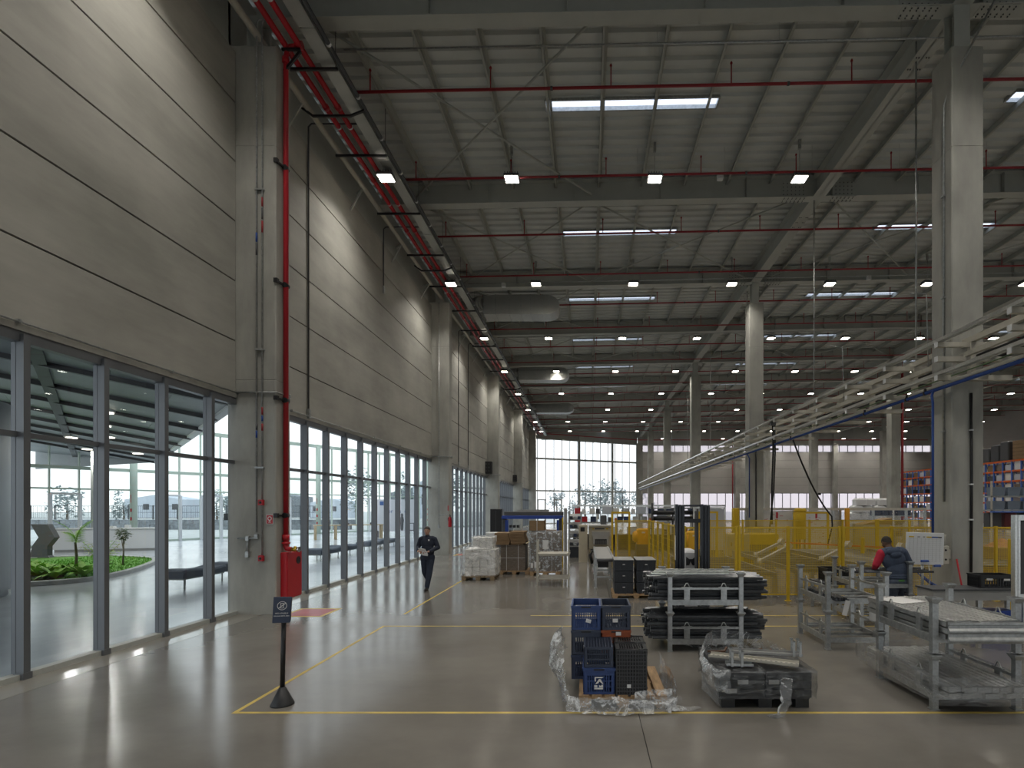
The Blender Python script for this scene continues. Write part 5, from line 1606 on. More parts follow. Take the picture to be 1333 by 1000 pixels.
# brown cardboard stack
pallet('wooden_pallet', 'pale wooden pallet under the bundled flat cardboard', (-3.0, 18.2, 0), 0, 1.02, 1.0, 'wood')
t = thing('cardboard_bundle', 'tall dark wrapped block of flat cardboard on the left pallet', 'cardboard', (-2.98, 18.25, .14))
for k in range(14): MB().box(.02+R.uniform(-.006, .006), .86, R.uniform(-.006, .006), .9, .062*k, .062*k+.058).build('cardboard_layer', 'cardboard_dark', t)
for x in (.22, .62): MB().box(x, x+.015, -.014, -.008, 0, .88).build('strap', 'paper', t)
MB().box(.0, .86, -.014, -.008, .42, .432).build('strap', 'paper', t)
for i in range(2):
    t = thing('cardboard_pile', 'pile of flat brown cardboard sheets on the bundled block, %s one' % ['left', 'right'][i], 'cardboard', (-3.12+.49*i, 18.15, 1.02), 0, 'piles of flat cardboard')
    for k in range(12):
        dx = .03*math.sin(k*.5+i)
        MB().box(dx, .46+dx+.04*i, R.uniform(-.02, .02), .85, .033*k+.05*i, .033*k+.029+.05*i).build('cardboard_sheet', 'cardboard', t)
    if i: MB().box(.03, .45, .02, .8, 0, .05).build('cardboard_sheet', 'cardboard', t)
# second wrapped block with a tray of cardboard
pallet('wooden_pallet', 'wooden pallet under the film-wrapped cardboard behind the empty frame', (-1.93, 17.9, 0), 0, 1.0, 1.0, 'wood')
t = thing('wrapped_block', 'film-wrapped grey brown cardboard block with two white sheets', 'cardboard', (-1.92, 17.95, .14))
for k in range(15): MB().box(.02+R.uniform(-.008, .008), 1.0, 0, .9, .088*k, .088*k+.084).build('cardboard_layer', 'cardboard_dark', t)
for (x, z, w_, h) in ((.42, .75, .2, .3), (.14, .12, .2, .2), (.02, .12, .08, .16)): MB().box(x, x+w_, -.03, -.024, z, z+h).build('white_sheet', 'paper', t)
for x in (.22, .72): MB().box(x, x+.012, -.024, -.02, 0, 1.32).build('strap', 'paper', t)
film_box('film_wrap', t, -.02, 1.04, -.02, .94, .0, 1.33, 'film', .014, 5, n=12, freq=4)
t = thing('cardboard_tray', 'open brown cardboard box leaning on top of the wrapped block', 'cardboard', (-1.95, 17.95, 1.50))
MB().box(0, .52, 0, .02, 0, .34).box(.5, .52, 0, .5, 0, .36).box(0, .02, 0, .5, 0, .3).box(0, .52, .48, .5, 0, .32).box(0, .52, 0, .5, 0, .01).build('box_wall', 'cardboard', t)
MB().box(.25, .265, -.01, 0, 0, .34).build('strap', 'paper', t)
b = MB().rings([[(.3, -.02, .02), (.9, -.02, .0), (.9, .4, .0), (.3, .4, .02)], [(.3, -.02, .035), (.9, -.02, .015), (.9, .4, .015), (.3, .4, .035)]])
b.build('flap', 'cardboard', t)
# empty pale steel frame in front of it
t = thing('empty_frame_rack', 'empty pale steel frame rack in front of the wrapped cardboard', 'rack', (-1.47, 15.65, 0))
for (x, y) in ((0, 0), (.92, 0), (-.04, .8), (.88, .8)): MB().box(x-.02, x+.02, y-.02, y+.02, 0, 1.3).build('post', 'beige_steel', t)
for z in (.18, .86):
    for i in range(5): MB().box(.03, .89, .03+.17*i, .10+.17*i, z, z+.04).build('slat', 'beige_steel', t)
MB().box(.03, .89, -.0, .78, .90, .93).build('upper_tray', 'beige_steel', t)
for x in (0, .92):
    for z in (.2, .5, .88): MB().box(x-.02, x+.02, .03, .78, z, z+.04).build('side_rail', 'beige_steel', t)
    MB().bar((x, .0, 1.05), (x, .78, .95), .03).build('side_rail', 'beige_steel', t)
# blue strapping portal
t = thing('strapping_machine', 'blue and black portal machine behind the cardboard stacks', 'machine', (-3.3, 20.5, 0))
MB().cbox(.1, 2.36, 0, .5, 1.97, 2.12, .02).build('top_beam', 'dark_grey', t)
MB().cbox(.02, 2.36, -.05, .5, 1.84, 1.965, .02).build('blue_beam', 'blue', t)
for x in (.02, 2.2): MB().cbox(x, x+.16, 0, .5, 0, 1.84, .02).build('leg', 'dark_grey', t)
MB().box(.16, .28, -.04, 0, .8, 1.8).build('inner_leg', 'blue', t); MB().box(2.12, 2.2, -.04, 0, .8, 1.8).build('inner_leg', 'blue', t)
MB().box(.6, 1.8, .1, .4, 2.12, 2.2).build('top_strip', 'grey_machine', t)
for i in range(9): MB().box(.3+.14*(i % 3), .38+.14*(i % 3), .1, .4, 1.1+.2*(i//3), 1.2+.2*(i//3)).build('control_block', 'black', t)
MB().box(.1, 2.3, .05, .55, .7, .78).build('roller_table', 'grey_machine', t)
o = MB().cbox(0, .12, 0, .12, 0, 2.26, .02).build('grey_post', 'grey_machine', None, (-.9, 20.3, 0)); tag(o, 'tall grey steel post at the right end of the portal machine', 'post')
o = MB().cbox(0, .05, 0, .05, 0, 1.9, .01).build('yellow_post', 'yellow', None, (-.97, 20.3, 0)); tag(o, 'slim yellow post beside the portal machine', 'post')
# ---- cream packing machine with conveyor
t = thing('packing_machine', 'cream packing machine with a tunnel and grey hood', 'machine', (0, 22.3, 0))
MB().cbox(-.37, .0, .0, .9, 0, 1.55, .02).build('control_cabinet', 'cream', t); c = LAST[0]
MB().box(-.3, -.12, -.01, 0, 1.28, 1.46).build('screen', 'black', c)
MB().cbox(.04, .98, .1, 1.2, 0.55, 1.5, .03).build('tunnel_body', 'cream', t)
MB().box(.02, 1.0, .0, 1.2, 1.5, 1.56).build('white_top', 'paper', t)
MB().prism([(.22, .75), (.86, .75), (.86, 1.1), (.9, 1.1), (.9, 1.28), (.18, 1.28), (.18, 1.1), (.22, 1.1)], 'y', -.25, .1).build('grey_hood', 'grey_machine', t)
MB().box(.3, .78, -.262, -.25, .76, .98).build('tunnel_mouth', 'black', t)
for i in range(5): MB().box(.33+.09*i, .40+.09*i, -.27, -.262, .76, .93).build('curtain_strip', 'dark_grey', t)
for x in (.08, .9): MB().box(x-.05, x+.05, .2, .3, 0, .55).box(x-.05, x+.05, 1.0, 1.1, 0, .55).build('leg', 'cream', t)
for i, (x0, x1) in enumerate(((.2, .26), (.3, .7), (.76, .86))): MB().box(x0, x1, .09, .1, 1.36, 1.42).build('lettering_bar', ['yellow', 'dark_grey', 'yellow'][i], t)
MB().cbox(.55, .8, .3, .6, 1.56, 1.95, .03).build('motor_unit', 'dark_grey', t)
o = MB().tube([(-.02, 0, .0), (-.1, 0, .35), (.08, 0, .6), (.15, .05, .2), (.0, .1, .05)], .06, 8).build('coiled_hose', 'rubber', None, (.2, 21.6, .02)); tag(o, 'coiled black hose at the foot of the packing machine', 'hose')
t = thing('belt_conveyor', 'narrow grey belt conveyor leading out of the packing machine', 'conveyor', (.2, 15.0, 0))
MB().box(.06, .50, 0, 4.5, .83, .85).build('belt', 'grey_machine', t)
for x in (0, .5): MB().box(x, x+.055, 0, 4.5, .74, .865).build('side_frame', 'galv', t)
MB().tube([(.05, .03, .80), (.51, .03, .80)], .045, 10).build('end_roller', 'dark_grey', t)
for y in (.12, 1.8, 3.4):
    for x in (.0, .5): MB().box(x, x+.055, y, y+.055, .02, .74).lathe([(.05, 0), (.05, .02)], (x+.027, y+.027, 0), 10).build('leg', 'galv', t)
    MB().box(0, .55, y+.015, y+.04, .3, .34).build('cross_bar', 'galv', t)
MB().cbox(.1, .42, .9, 1.4, .5, .72, .02).build('drive_unit', 'black', t)
# ---- black totes on a pallet
pallet('wooden_pallet', 'wooden pallet under the stacked black totes', (.62, 13.45, 0), 0, 1.2, 1.0, 'wood', h=.11)
tb = MB(); w_, l_, h_ = .49, .88, .272
tb.rings([[(x, y, z) for x, y in ((e, e), (w_-e, e), (w_-e, l_-e), (e, l_-e))] for z, e in ((0, .014), (h_-.04, .006), (h_-.04, 0), (h_, 0))], True, True)
for x in (.06, .18, .31, .42): tb.box(x-.006, x+.006, -.001, .012, .01, h_-.04)
tote_me = tb.mesh('tote_body', 'tote')
lid_me = MB().cbox(-.005, .495, -.008, .888, h_, h_+.012, .004).mesh('lid_edge', 'grey_machine')
tag_me = MB().box(.215, .275, -.006, .003, .155, .172).mesh('white_tag', 'paper')
for c in range(2):
    for k in range(3):
        t = thing('plastic_tote', 'closed charcoal plastic tote, %s stack, %s' % (['left', 'right'][c], ['bottom', 'middle', 'topmost'][k]), 'tote', (.665+.56*c, 13.5, .11+.284*k), 0, 'charcoal totes on the pallet')
        part(tote_me, 'tote_body', t); part(tag_me, 'white_tag', t)
        if k == 2: part(lid_me, 'lid_edge', t)
# ---- pallet stacker with tall mast
t = thing('pallet_stacker', 'dark pallet stacker with a tall twin mast behind the tube stillages', 'forklift', (1.8, 11.0, 0))
for x, sg in ((0, 1), (.52, -1)):
    for i, (dx, dy) in enumerate(((0, 0), (.075, .03), (.145, .06))):
        MB().box(x+dx, x+dx+.05, dy, dy+.12, .05, 2.34-.01*i).build('mast_channel', 'mast', t)
    MB().box(x, x+.195, .1, .13, .05, 2.3).build('mast_web', 'mast', t)
MB().box(.19, .53, .05, .1, 2.29, 2.33).build('top_bar', 'mast', t)
MB().box(.19, .53, .03, .09, 1.96, 2.04).build('cross_bar', 'black', t)
MB().tube([(.46, .06, .3), (.46, .06, 2.25)], .022, 8).build('lift_cylinder', 'black', t)
MB().box(.4, .44, .05, .07, .4, 2.2).build('chain', 'dark_grey', t)
MB().cbox(.2, .52, .3, 1.0, .1, 1.37, .05).build('drive_body', 'white', t)
MB().prism([(.27, 1.06), (.33, 1.06), (.36, 1.14), (.40, 1.06), (.46, 1.06), (.46, 1.24), (.40, 1.19), (.33, 1.19), (.27, 1.24)], 'y', .28, .3).build('body_emblem', 'black', t)
for x in (.05, .5): MB().box(x, x+.16, -1.0, .1, .04, .1).build('fork', 'mast', t)
for x in (.1, .6):
    MB().tube([(x-.04, .8, .09), (x+.04, .8, .09)], .09, 12).build('wheel', 'rubber', t)
MB().box(-.01, .0, -.0, .06, 1.2, 1.7).build('white_sticker', 'paper', t)

# ---- yellow mesh fences
MESHC = {}
def wire_mesh(L, z0, z1, pitch=.027):
    key = (round(L, 2), z0, z1, pitch)
    if key not in MESHC:
        b = MB(); n = int(L/pitch)
        for i in range(1, n):
            x = i*L/n; b.rings([[(x-.0048, -.003, z), (x+.0048, -.003, z), (x, .003, z)] for z in (z0, z1)], False, False)
        m = int((z1-z0)/(pitch*1.8))
        for i in range(1, m):
            z = z0+i*(z1-z0)/m; b.rings([[(x, -.003, z-.003), (x, -.003, z+.003), (x, .004, z)] for x in (0, L)], False, False)
        MESHC[key] = b.mesh('wire_infill', 'yellow', fix=False)
    return MESHC[key]
def fence(label, p, q, n, h=1.8, double=(), skip=(), pitch=.027):
    p = Vector((p[0], p[1], 0)); q = Vector((q[0], q[1], 0)); d = q-p; L = d.length/n; rz = math.atan2(d.y, d.x)
    t = thing('safety_fence', label, 'fence', p, rz, 'yellow wire mesh safety fences')
    post = MB().box(-.03, .03, -.03, .03, 0, h+.02).box(-.07, .07, -.06, .06, 0, .012).mesh('fence_post', 'yellow')
    rl = MB().box(.03, L-.03, -.015, .015, h-.04, h).mesh('top_rail', 'yellow')
    rl2 = MB().box(.03, L-.03, -.015, .015, .14, .17).mesh('bottom_rail', 'yellow')
    for i in range(n+1):
        part(post, 'fence_post', t, (i*L, 0, 0))
        if i in double: part(post, 'fence_post', t, (i*L+.075, 0, 0))
    for i in range(n):
        if i in skip: continue
        part(rl, 'top_rail', t, (i*L, 0, 0)); part(rl2, 'bottom_rail', t, (i*L, 0, 0))
        o = part(wire_mesh(L-.04, .17, h-.04, pitch), 'wire_infill', t, (i*L+.02, 0, 0)); o['kind'] = 'stuff'
    return t
fence('yellow mesh fence line just behind the stillages and the man in the hood', (2.36, 13.1), (8.66, 13.1), 5, double=(1, 3))
fence('yellow mesh fence line to the right of the nearest concrete column', (9.1, 13.1), (11.62, 13.1), 3, double=(0,))
fence('yellow mesh fence running away from the camera behind the black totes', (2.34, 13.2), (2.28, 19.9), 6, pitch=.10)
fence('yellow mesh fence panel facing the camera left of the fence that runs away', (1.05, 20.0), (2.28, 20.0), 1)
fence('yellow mesh fence line at the back of the roller conveyor area', (4.6, 20.3), (13.4, 20.3), 7, double=(5,))
def portal(label, x0, x1, y, h):
    t = thing('yellow_portal_frame', label, 'frame', (x0, y, 0), 0, 'tall yellow portal frames')
    w_ = x1-x0
    for x in (0, w_): MB().box(x-.035, x+.035, -.035, .035, 0, h).build('upright', 'yellow', t)
    MB().box(0, w_, -.03, .03, h-.07, h).build('lintel', 'yellow', t)
    return t
portal('tall yellow door frame above the fence behind the black totes', .93, 1.58, 20.4, 2.12)
portal('tall yellow door frame right of the stacker mast', 4.45, 5.15, 21.4, 2.12)
portal('tall yellow door frame round the yellow tank', 8.3, 9.65, 21.6, 2.1)
# ---- machines behind the fence
t = thing('yellow_motor', 'big yellow orange gear motor behind the yellow fence', 'motor', (1.9, 21.5, 0))
ym = mat('motor_yellow', (0.75, 0.34, 0.015), .45); M['motor_yellow'] = ym
MB().cbox(.08, .6, 0, .5, .8, 1.43, .05).build('gear_case', 'motor_yellow', t)
MB().lathe([(.2, 0), (.23, .03), (.23, .12), (.17, .2)], n=18).build('flange', 'motor_yellow', t); c = LAST[0]; c.rotation_euler = (0, -PI/2, 0); c.location = (.12, .2, 1.1)
MB().lathe([(.12, 0), (.12, .12)], n=14).build('output_cap', 'motor_yellow', t); c = LAST[0]; c.rotation_euler = (PI/2, 0, 0); c.location = (.5, .02, 1.08)
MB().box(.05, .65, 0, .5, 0, .8).build('stand', 'dark_grey', t); MB().box(.26, .4, -.02, 0, 1.25, 1.31).build('type_plate', 'paper', t)
t2 = dup(t, (3.45, 19.0, 0), 0, 'yellow gear motor seen between the mast columns of the stacker')
t = thing('yellow_tank', 'upright yellow cylinder inside the tall yellow frame', 'tank', (9.25, 23.4, 0))
MB().lathe([(.24, .9), (.24, 2.2), (.2, 2.24)], n=24).build('tank_shell', 'yellow', t); MB().lathe([(.27, 2.12), (.27, 2.16)], n=24).build('tank_band', 'yellow', t)
for a in (0, 2.1, 4.2): MB().box(.18*math.cos(a)-.03, .18*math.cos(a)+.03, .18*math.sin(a)-.03, .18*math.sin(a)+.03, 0, .92).build('leg', 'dark_grey', t)
o = MB().cbox(-.14, .14, -.14, .14, 0, 2.25, .03).build('yellow_pillar', 'yellow', None, (6.6, 24, 0)); tag(o, 'thick square yellow pillar left of the white enclosure panels', 'pillar', None, 'thing')
for i, x in enumerate((10.05, 12.35)):
    o = MB().cbox(-.09, .09, -.09, .09, 0, 2.25, .02).build('yellow_pillar', 'motor_yellow', None, (x, 25.6, 0)); tag(o, 'slim orange yellow pillar in front of the enclosure, %s from the left' % ORD[i], 'pillar', None, 'thing')
t = thing('yellow_hood_box', 'wide yellow machine hood behind the back fence line', 'machine', (6.45, 22.2, 0))
MB().cbox(0, 1.45, 0, .7, .75, 1.2, .04).build('hood', 'yellow', t); MB().box(.1, 1.35, .1, .6, 0, .75).build('base_frame', 'dark_grey', t); MB().box(-.1, .0, .1, .4, .9, 1.15).build('end_cap', 'yellow', t)
t = thing('control_cabinet', 'grey control cabinet behind the yellow fence', 'cabinet', (5.75, 22.0, 0))
MB().cbox(0, .9, 0, .5, .3, 1.2, .02).build('body', 'grey_machine', t); MB().box(.42, .44, -.01, 0, .35, 1.15).build('door_gap', 'dark_grey', t); MB().box(.1, .15, -.02, 0, .7, .85).build('handle', 'black', t); MB().box(.05, .85, .05, .45, 0, .3).build('plinth', 'dark_grey', t)
# roller conveyors
def rail_bed(label, x0, x1, y0, y1, z, n, cross, legs=True):
    t = thing('roller_conveyor', label, 'conveyor', (x0, y0, 0), 0, 'low conveyor beds behind the fence')
    w_, L = x1-x0, y1-y0
    for x in (0, w_): MB().box(x-.03, x+.03, 0, L, z-.12, z).build('side_beam', 'galv_dark', t)
    for i in range(n):
        y = L*(i+.5)/n
        if cross == 'roller': MB().tube([(.03, y, z-.04), (w_-.03, y, z-.04)], .035, 8).build('roller', 'galv_dark', t)
        else: MB().box(.03, w_-.03, y-.04, y+.04, z-.1, z-.02).build('cross_beam', 'galv_dark', t)
    for y in (.1, L/2, L-.1):
        for x in (0, w_): MB().box(x-.06, x+.06, y-.04, y+.04, .015, z-.12).box(x-.1, x+.1, y-.08, y+.08, 0, .015).build('leg', 'grey_machine', t)
    return t
rail_bed('low conveyor bed nearest the stacker behind the front fence', 2.9, 4.75, 13.6, 18.5, .62, 7, 'beam')
rail_bed('low conveyor bed in the middle behind the front fence', 5.3, 6.9, 13.5, 19.6, .72, 9, 'beam')
rail_bed('low conveyor bed behind the man in the hood', 7.3, 9.6, 13.6, 19.6, .78, 16, 'roller')
rail_bed('low conveyor bed far right behind the concrete column', 10.2, 12.0, 14.0, 19.6, .78, 12, 'roller')
for i, (x, y) in enumerate(((4.95, 15.5), (5.5, 17.6), (7.05, 16.2), (8.2, 15.4), (9.75, 17.5))):
    t = thing('lift_arm', 'slanting grey lift arm over the conveyor beds, %s from the left' % ORD[i], 'arm', (x, y, 0), 0, 'lift arms over the conveyor beds')
    MB().bar((0, 0, .72), (.95, .3, 1.12), .12, .08).build('arm_beam', 'grey_machine', t); MB().lathe([(.07, .62), (.07, .8)], n=10).build('pivot', 'beige_steel', t); MB().bar((.9, .3, 1.08), (1.0, .34, 1.2), .16).build('arm_head', 'beige_steel', t); MB().box(-.05, .05, -.05, .05, 0, .64).build('foot', 'grey_machine', t)
o = MB().bar((7.3, 19.9, .98), (10.2, 17.5, .95), .05).build('orange_rail', 'orange', None); tag(o, 'long orange edge rail above the conveyor beds', 'rail')
o = MB().cbox(-.05, .05, -.05, .05, 0, 1.3, .02).build('yellow_bollard', 'yellow', None, (9.0, 17.6, 0)); tag(o, 'short yellow post among the conveyor beds', 'post')
# white enclosure with printed panels
t = thing('machine_enclosure', 'long aluminium machine enclosure with white red-printed panels', 'enclosure', (7.1, 26.0, 0))
xs = [0, .55, 1.25, 2.85, 3.15, 4.75, 5.1, 6.7, 8.3, 9.2]
for i, x in enumerate(xs): MB().box(x-.05, x+.05, -.05, .05, 0, 2.2).build('frame_post', 'galv', t)
MB().box(-.05, 9.25, -.06, .06, 2.14, 2.26).build('frame_beam', 'beige_steel', t); MB().box(-.05, 9.25, -.05, .05, .1, .18).build('frame_beam', 'galv', t)
for i in range(1, 9):
    x0, x1 = xs[i]+.06, xs[i+1]-.06
    if i in (1, 2, 4): 
        p_ = MB().box(x0, x1, -.01, .01, .3, 2.12).build('white_panel', 'paper', t)
        k = MB()
        for q in range(26):
            xx = x0+.06+R.random()*(x1-x0-.25); zz = .5+R.random()*1.5; k.box(xx, xx+R.uniform(.02, .16), -.0135, -.0101, zz, zz+.02)
        k.box((x0+x1)/2-.05 if i != 1 else x0+.12, (x0+x1)/2+.05 if i != 1 else x1-.12, -.014, -.0101, 1.75, 2.05 if i != 1 else 1.83)
        k.build('red_print', 'red', p_)
    elif i in (6, 7, 8):
        MB().box(x0, x1, -.006, .006, .3, 2.1).build('clear_panel', 'film_tight', t)
        for q in range(4): MB().cbox(x0+.1+q*.3, x0+.3+q*.3, .3, .6, .2, .9+.3*((q+i) % 3), .03).build('inner_unit', ['grey_machine', 'paper', 'galv', 'sky_blue_bin'][q], t)
    else:
        MB().box(x0, x1, .02, .03, .3, 2.1).build('grey_panel', 'galv', t)
t = thing('glazed_guard', 'pale aluminium guard frame left of the white panels', 'guard', (5.2, 26.3, 0))
for x in (0, .75, 1.5): MB().box(x-.04, x+.04, -.04, .04, 0, 2.3).build('post', 'galv_bright', t)
MB().box(0, 1.5, -.04, .04, 2.22, 2.3).build('beam', 'galv_bright', t); MB().box(.04, 1.46, .0, .01, .2, 2.2).build('pale_panel', 'pale_blue', t)
o = MB().rings([[(.0, 0, 0), (1.3, 0, 0), (1.3, .8, .0), (0, .8, .0)], [(.05, 0, .02), (1.35, 0, .3), (1.35, .8, .3), (.05, .8, .02)]]).build('cardboard_heap', 'cardboard', None, (12.6, 24.6, 1.5)); tag(o, 'tilted brown cardboard sheet on a stack behind the fence', 'cardboard')
t = thing('carton_stack', 'stack of grey cartons carrying the tilted cardboard', 'cartons', (12.6, 24.6, 0))
for k in range(3): MB().cbox(0, 1.3, 0, .8, .5*k, .5*k+.49, .02).build('carton', 'grey_machine', t)
# ---- assembly line clutter before the far glazing
t = thing('assembly_line', 'long pale assembly line frame with shelves before the far glazing', 'workbench', (-.6, 29.0, 0))
for i in range(8):
    MB().box(1.1*i-.04, 1.1*i+.04, -.04, .04, 0, 2.42 if i < 7 else 2.2).build('post', 'galv_bright', t)
MB().box(-.2, 8.0, -.08, .08, 2.33, 2.42).build('top_beam', 'galv_bright', t)
for z in (.85, 1.5, 1.95): MB().box(-.2, 8.0, -.25, .35, z-.03, z).build('shelf', 'grey_machine', t)
MB().box(-.2, 8.0, .3, .34, 0, .85).build('back_sheet', 'dark_grey', t)
cl = [('blue_crate', .3), ('black_plastic', .25), ('paper', .3), ('sky_blue_bin', .28), ('red', .3), ('dark_grey', .22), ('galv', .3), ('white', .2), ('orange', .12), ('navy_crate', .3), ('pale_blue', .5)]
cm = {}
k = 0
for z in (.85, 1.5, 1.95):
    x = -.1
    while x < 7.6:
        m, w_ = cl[R.randrange(len(cl))]
        if (m, w_) not in cm: cm[(m, w_)] = MB().cbox(0, w_, -.15, .2, 0, .16+w_*.45, .015).box(w_*.2, w_*.8, -.16, -.15, .05, .1).mesh('part_bin', m)
        o = bpy.data.objects.new('part_bin', cm[(m, w_)]); COL.objects.link(o); o.location = (-.6+x, 29, z)
        tag(o, 'small %s bin on the %s shelf of the assembly line, %s along' % ({'blue_crate': 'blue', 'black_plastic': 'black', 'paper': 'white', 'sky_blue_bin': 'grey blue', 'red': 'red', 'dark_grey': 'dark grey', 'galv': 'grey', 'white': 'off-white', 'orange': 'orange', 'navy_crate': 'navy', 'pale_blue': 'pale blue'}[m], {.85: 'bottom', 1.5: 'middle', 1.95: 'top'}[z], (ORD+['seventeenth', 'eighteenth', 'nineteenth', 'twentieth', 'twenty-first', 'twenty-second', 'twenty-third', 'twenty-fourth', 'twenty-fifth', 'twenty-sixth'])[k % 26]), 'bin', 'bins on the assembly line')
        x += w_+R.uniform(.03, .25); k += 1
    k = 0
t = thing('pipe_manifold', 'black horizontal cylinders on a frame left of the stacker mast', 'machine', (3.2, 27.5, 0))
for z in (2.02, 1.72): MB().tube([(.1, 0, z), (2.2, 0, z)], .11, 12).build('cylinder', 'black', t)
for x in (.1, 1.15, 2.2):
    MB().box(x-.05, x+.05, -.05, .05, 0, 2.5 if x < .5 else 2.25).build('post', 'dark_grey', t); MB().tube([(x-.02, -.02, 1.72), (x+.06, -.02, 1.72)], .14, 12).build('collar', 'dark_grey', t)
MB().box(0, 3.0, .1, .2, 2.2, 2.28).build('pipe_rack', 'galv', t)
t = thing('flow_rack', 'dark bin rack with slanting grey trays right of the cardboard', 'rack', (-.85, 24.5, 0))
for (x, y) in ((0, 0), (.55, 0), (0, .9), (.55, .9)): MB().box(x-.03, x+.03, y-.03, y+.03, 0, 2.1).build('post', 'galv', t)
for k in range(4):
    MB().rings([[(0, -.1, .5+.4*k), (.55, -.1, .5+.4*k), (.55, 1.0, .75+.4*k), (0, 1.0, .75+.4*k)], [(0, -.1, .53+.4*k), (.55, -.1, .53+.4*k), (.55, 1.0, .78+.4*k), (0, 1.0, .78+.4*k)]]).build('tray', 'grey_machine', t)
    for q in range(3): MB().cbox(.03+q*.18, .17+q*.18, -.1, .25, .55+.4*k, .68+.4*k, .01).build('tray_bin', ['tote', 'galv', 'navy_crate'][(q+k) % 3], t)
MB().box(.02, .53, -.05, .9, 0, .48).build('base_box', 'tote', t)
# white bales and dark racks far off
bale = MB().cbox(0, 1.0, 0, .9, 0, .62, .14).mesh('white_bale', 'white')
for k in range(5):
    for i in range(4 if k < 4 else 3):
        o = bpy.data.objects.new('white_bale', bale); COL.objects.link(o); o.location = (22.9+.95*i+.3*(k % 2)+(.6 if k == 4 else 0), 47+.3*(i % 2), .62*k)
        tag(o, 'white wrapped bale far off, %s layer up, %s from the left' % (ORD[k], ORD[i]), 'bale', 'white bales far off')
t = thing('dark_rack', 'dark blue bin rack in front of the far white bales', 'rack', (18.6, 35, 0))
for x in (0, 1.3, 2.6): MB().box(x-.04, x+.04, -.04, .04, 0, 2.2).build('post', 'white', t)
MB().box(0, 5.0, -.04, .04, 2.14, 2.2).build('top_rail', 'pale_blue', t)
for z in (.4, 1.1, 1.75):
    MB().box(0, 2.6, .0, .7, z-.04, z).build('shelf', 'galv', t)
    for q in range(5): MB().cbox(.08+.5*q, .5+.5*q, .05, .6, z, z+.36, .03).build('shelf_bin', 'navy_crate', t)
# ---- pallet racks on the right
def rack(label, X, y0, n, bay, zs, seed, detail):
    R = random.Random(seed)
    t = thing('pallet_rack', label, 'pallet rack', (X, y0, 0), 0, 'orange and blue pallet racks')
    H = zs[-1]+.9
    for i in range(n+1):
        for x in (0, 1.1): MB().box(x-.06, x+.06, i*bay-.05, i*bay+.05, 0, H).build('upright', 'rack_blue', t)
        MB().bar((0, i*bay, .3), (1.1, i*bay, H*.5), .04).bar((1.1, i*bay, H*.5), (0, i*bay, H), .04).build('brace', 'rack_blue', t)
    for z in zs:
        for x in (0, 1.1):
            for i in range(n): MB().box(x-.05, x+.05, i*bay+.05, (i+1)*bay-.05, z-.14, z).build('beam', 'orange', t)
    MB().box(-.06, -.02, 0, n*bay, H-.16, H).build('top_beam', 'orange', t)
    lm = [MB().cbox(.08, .95, .12, bay-.12, 0, h, .05).box(.07, .08, bay*.4, bay*.6, 0, h*.8).mesh('stored_load', m) for h, m in ((.75, 'white'), (.6, 'cardboard'), (.7, 'white_carton'), (.5, 'dark_grey'), (.65, 'cardboard_dark'), (.55, 'pale_blue'))]
    for k, z in enumerate([0]+zs):
        for i in range(n):
            q = R.random()
            if q < .14: continue
            me = lm[0 if (k < 3 and q < .75) else R.randrange(6)]
            o = bpy.data.objects.new('stored_load', me); COL.objects.link(o); o.location = (X, y0+i*bay, z)
            tag(o, 'load in the %s, level %s, bay %s' % (detail, ORD[k], ORD[i]), 'load', 'loads in the pallet racks')
    return t
rack('far orange and blue pallet rack seen left of the nearest concrete column', 42.6, 60.5, 11, 1.25, [1.0, 2.0, 3.0, 4.1, 5.2, 6.2], 3, 'far pallet rack')
rack('orange and blue pallet rack seen right of the nearest concrete column', 37.6, 44.5, 9, 1.05, [1.9, 2.8, 3.7, 4.7, 5.6], 4, 'nearer pallet rack')
t = thing('top_load', 'black bundled goods on top of the nearer pallet rack', 'goods', (37.7, 48.2, 6.55))
for i in range(3): MB().cbox(0, .9, 1.15*i, 1.15*i+1.0, 0, 1.7-.2*i, .08).build('bundle', 'dark_grey', t)
t = thing('plank_stack', 'stacked pale boards on top of the nearer pallet rack', 'boards', (37.7, 44.5, 6.55))
for k in range(5): MB().box(0, 1.0, 0, 3.2, .33*k, .33*k+.3).build('board', 'cardboard', t)
t = thing('top_load', 'blue grey bundled goods on a raised shelf beyond the column', 'goods', (42.6, 60.6, 7.4))
for i in range(3): MB().cbox(0, .9, 1.1*i, 1.1*i+1.0, 0, 1.9, .08).build('bundle', 'sky_blue_bin', t)
MB().box(0, .95, -.1, 3.4, -.25, -.05).build('shelf_beam', 'orange', t)
for k in range(2):
    for i in range(3):
        t = thing('open_bin', 'grey blue open bin right of the column, %s from the left, %s row' % (ORD[i], ['lower', 'upper'][k]), 'bin', (26.35+1.0*i, 35.0, 2.15+.9*k), 0, 'grey blue bins right of the column')
        MB().rings([[(x, y, z) for x, y in ((e, e), (.85-e, e), (.85-e, .6-e), (e, .6-e))] for z, e in ((0, .05), (.55, 0), (.55, .03), (.1, .08))], True, True).build('bin_body', 'sky_blue_bin', t)
        MB().box(0, .85, -.015, .0, .5, .56).build('rim', 'sky_blue_bin', t)
t = thing('bin_shelf', 'steel shelf carrying the grey blue bins right of the column', 'shelf', (26.2, 34.9, 0))
for z in (2.1, 3.0): MB().box(0, 3.3, 0, .8, z-.05, z+.04).build('shelf_board', 'galv', t)
for x in (0, 3.2): MB().box(x, x+.08, 0, .08, 0, 4.0).build('post', 'beige_steel', t)
MB().box(-.1, 4.5, -.05, 0, 1.95, 2.03).build('blue_rail', 'rack_blue', t)
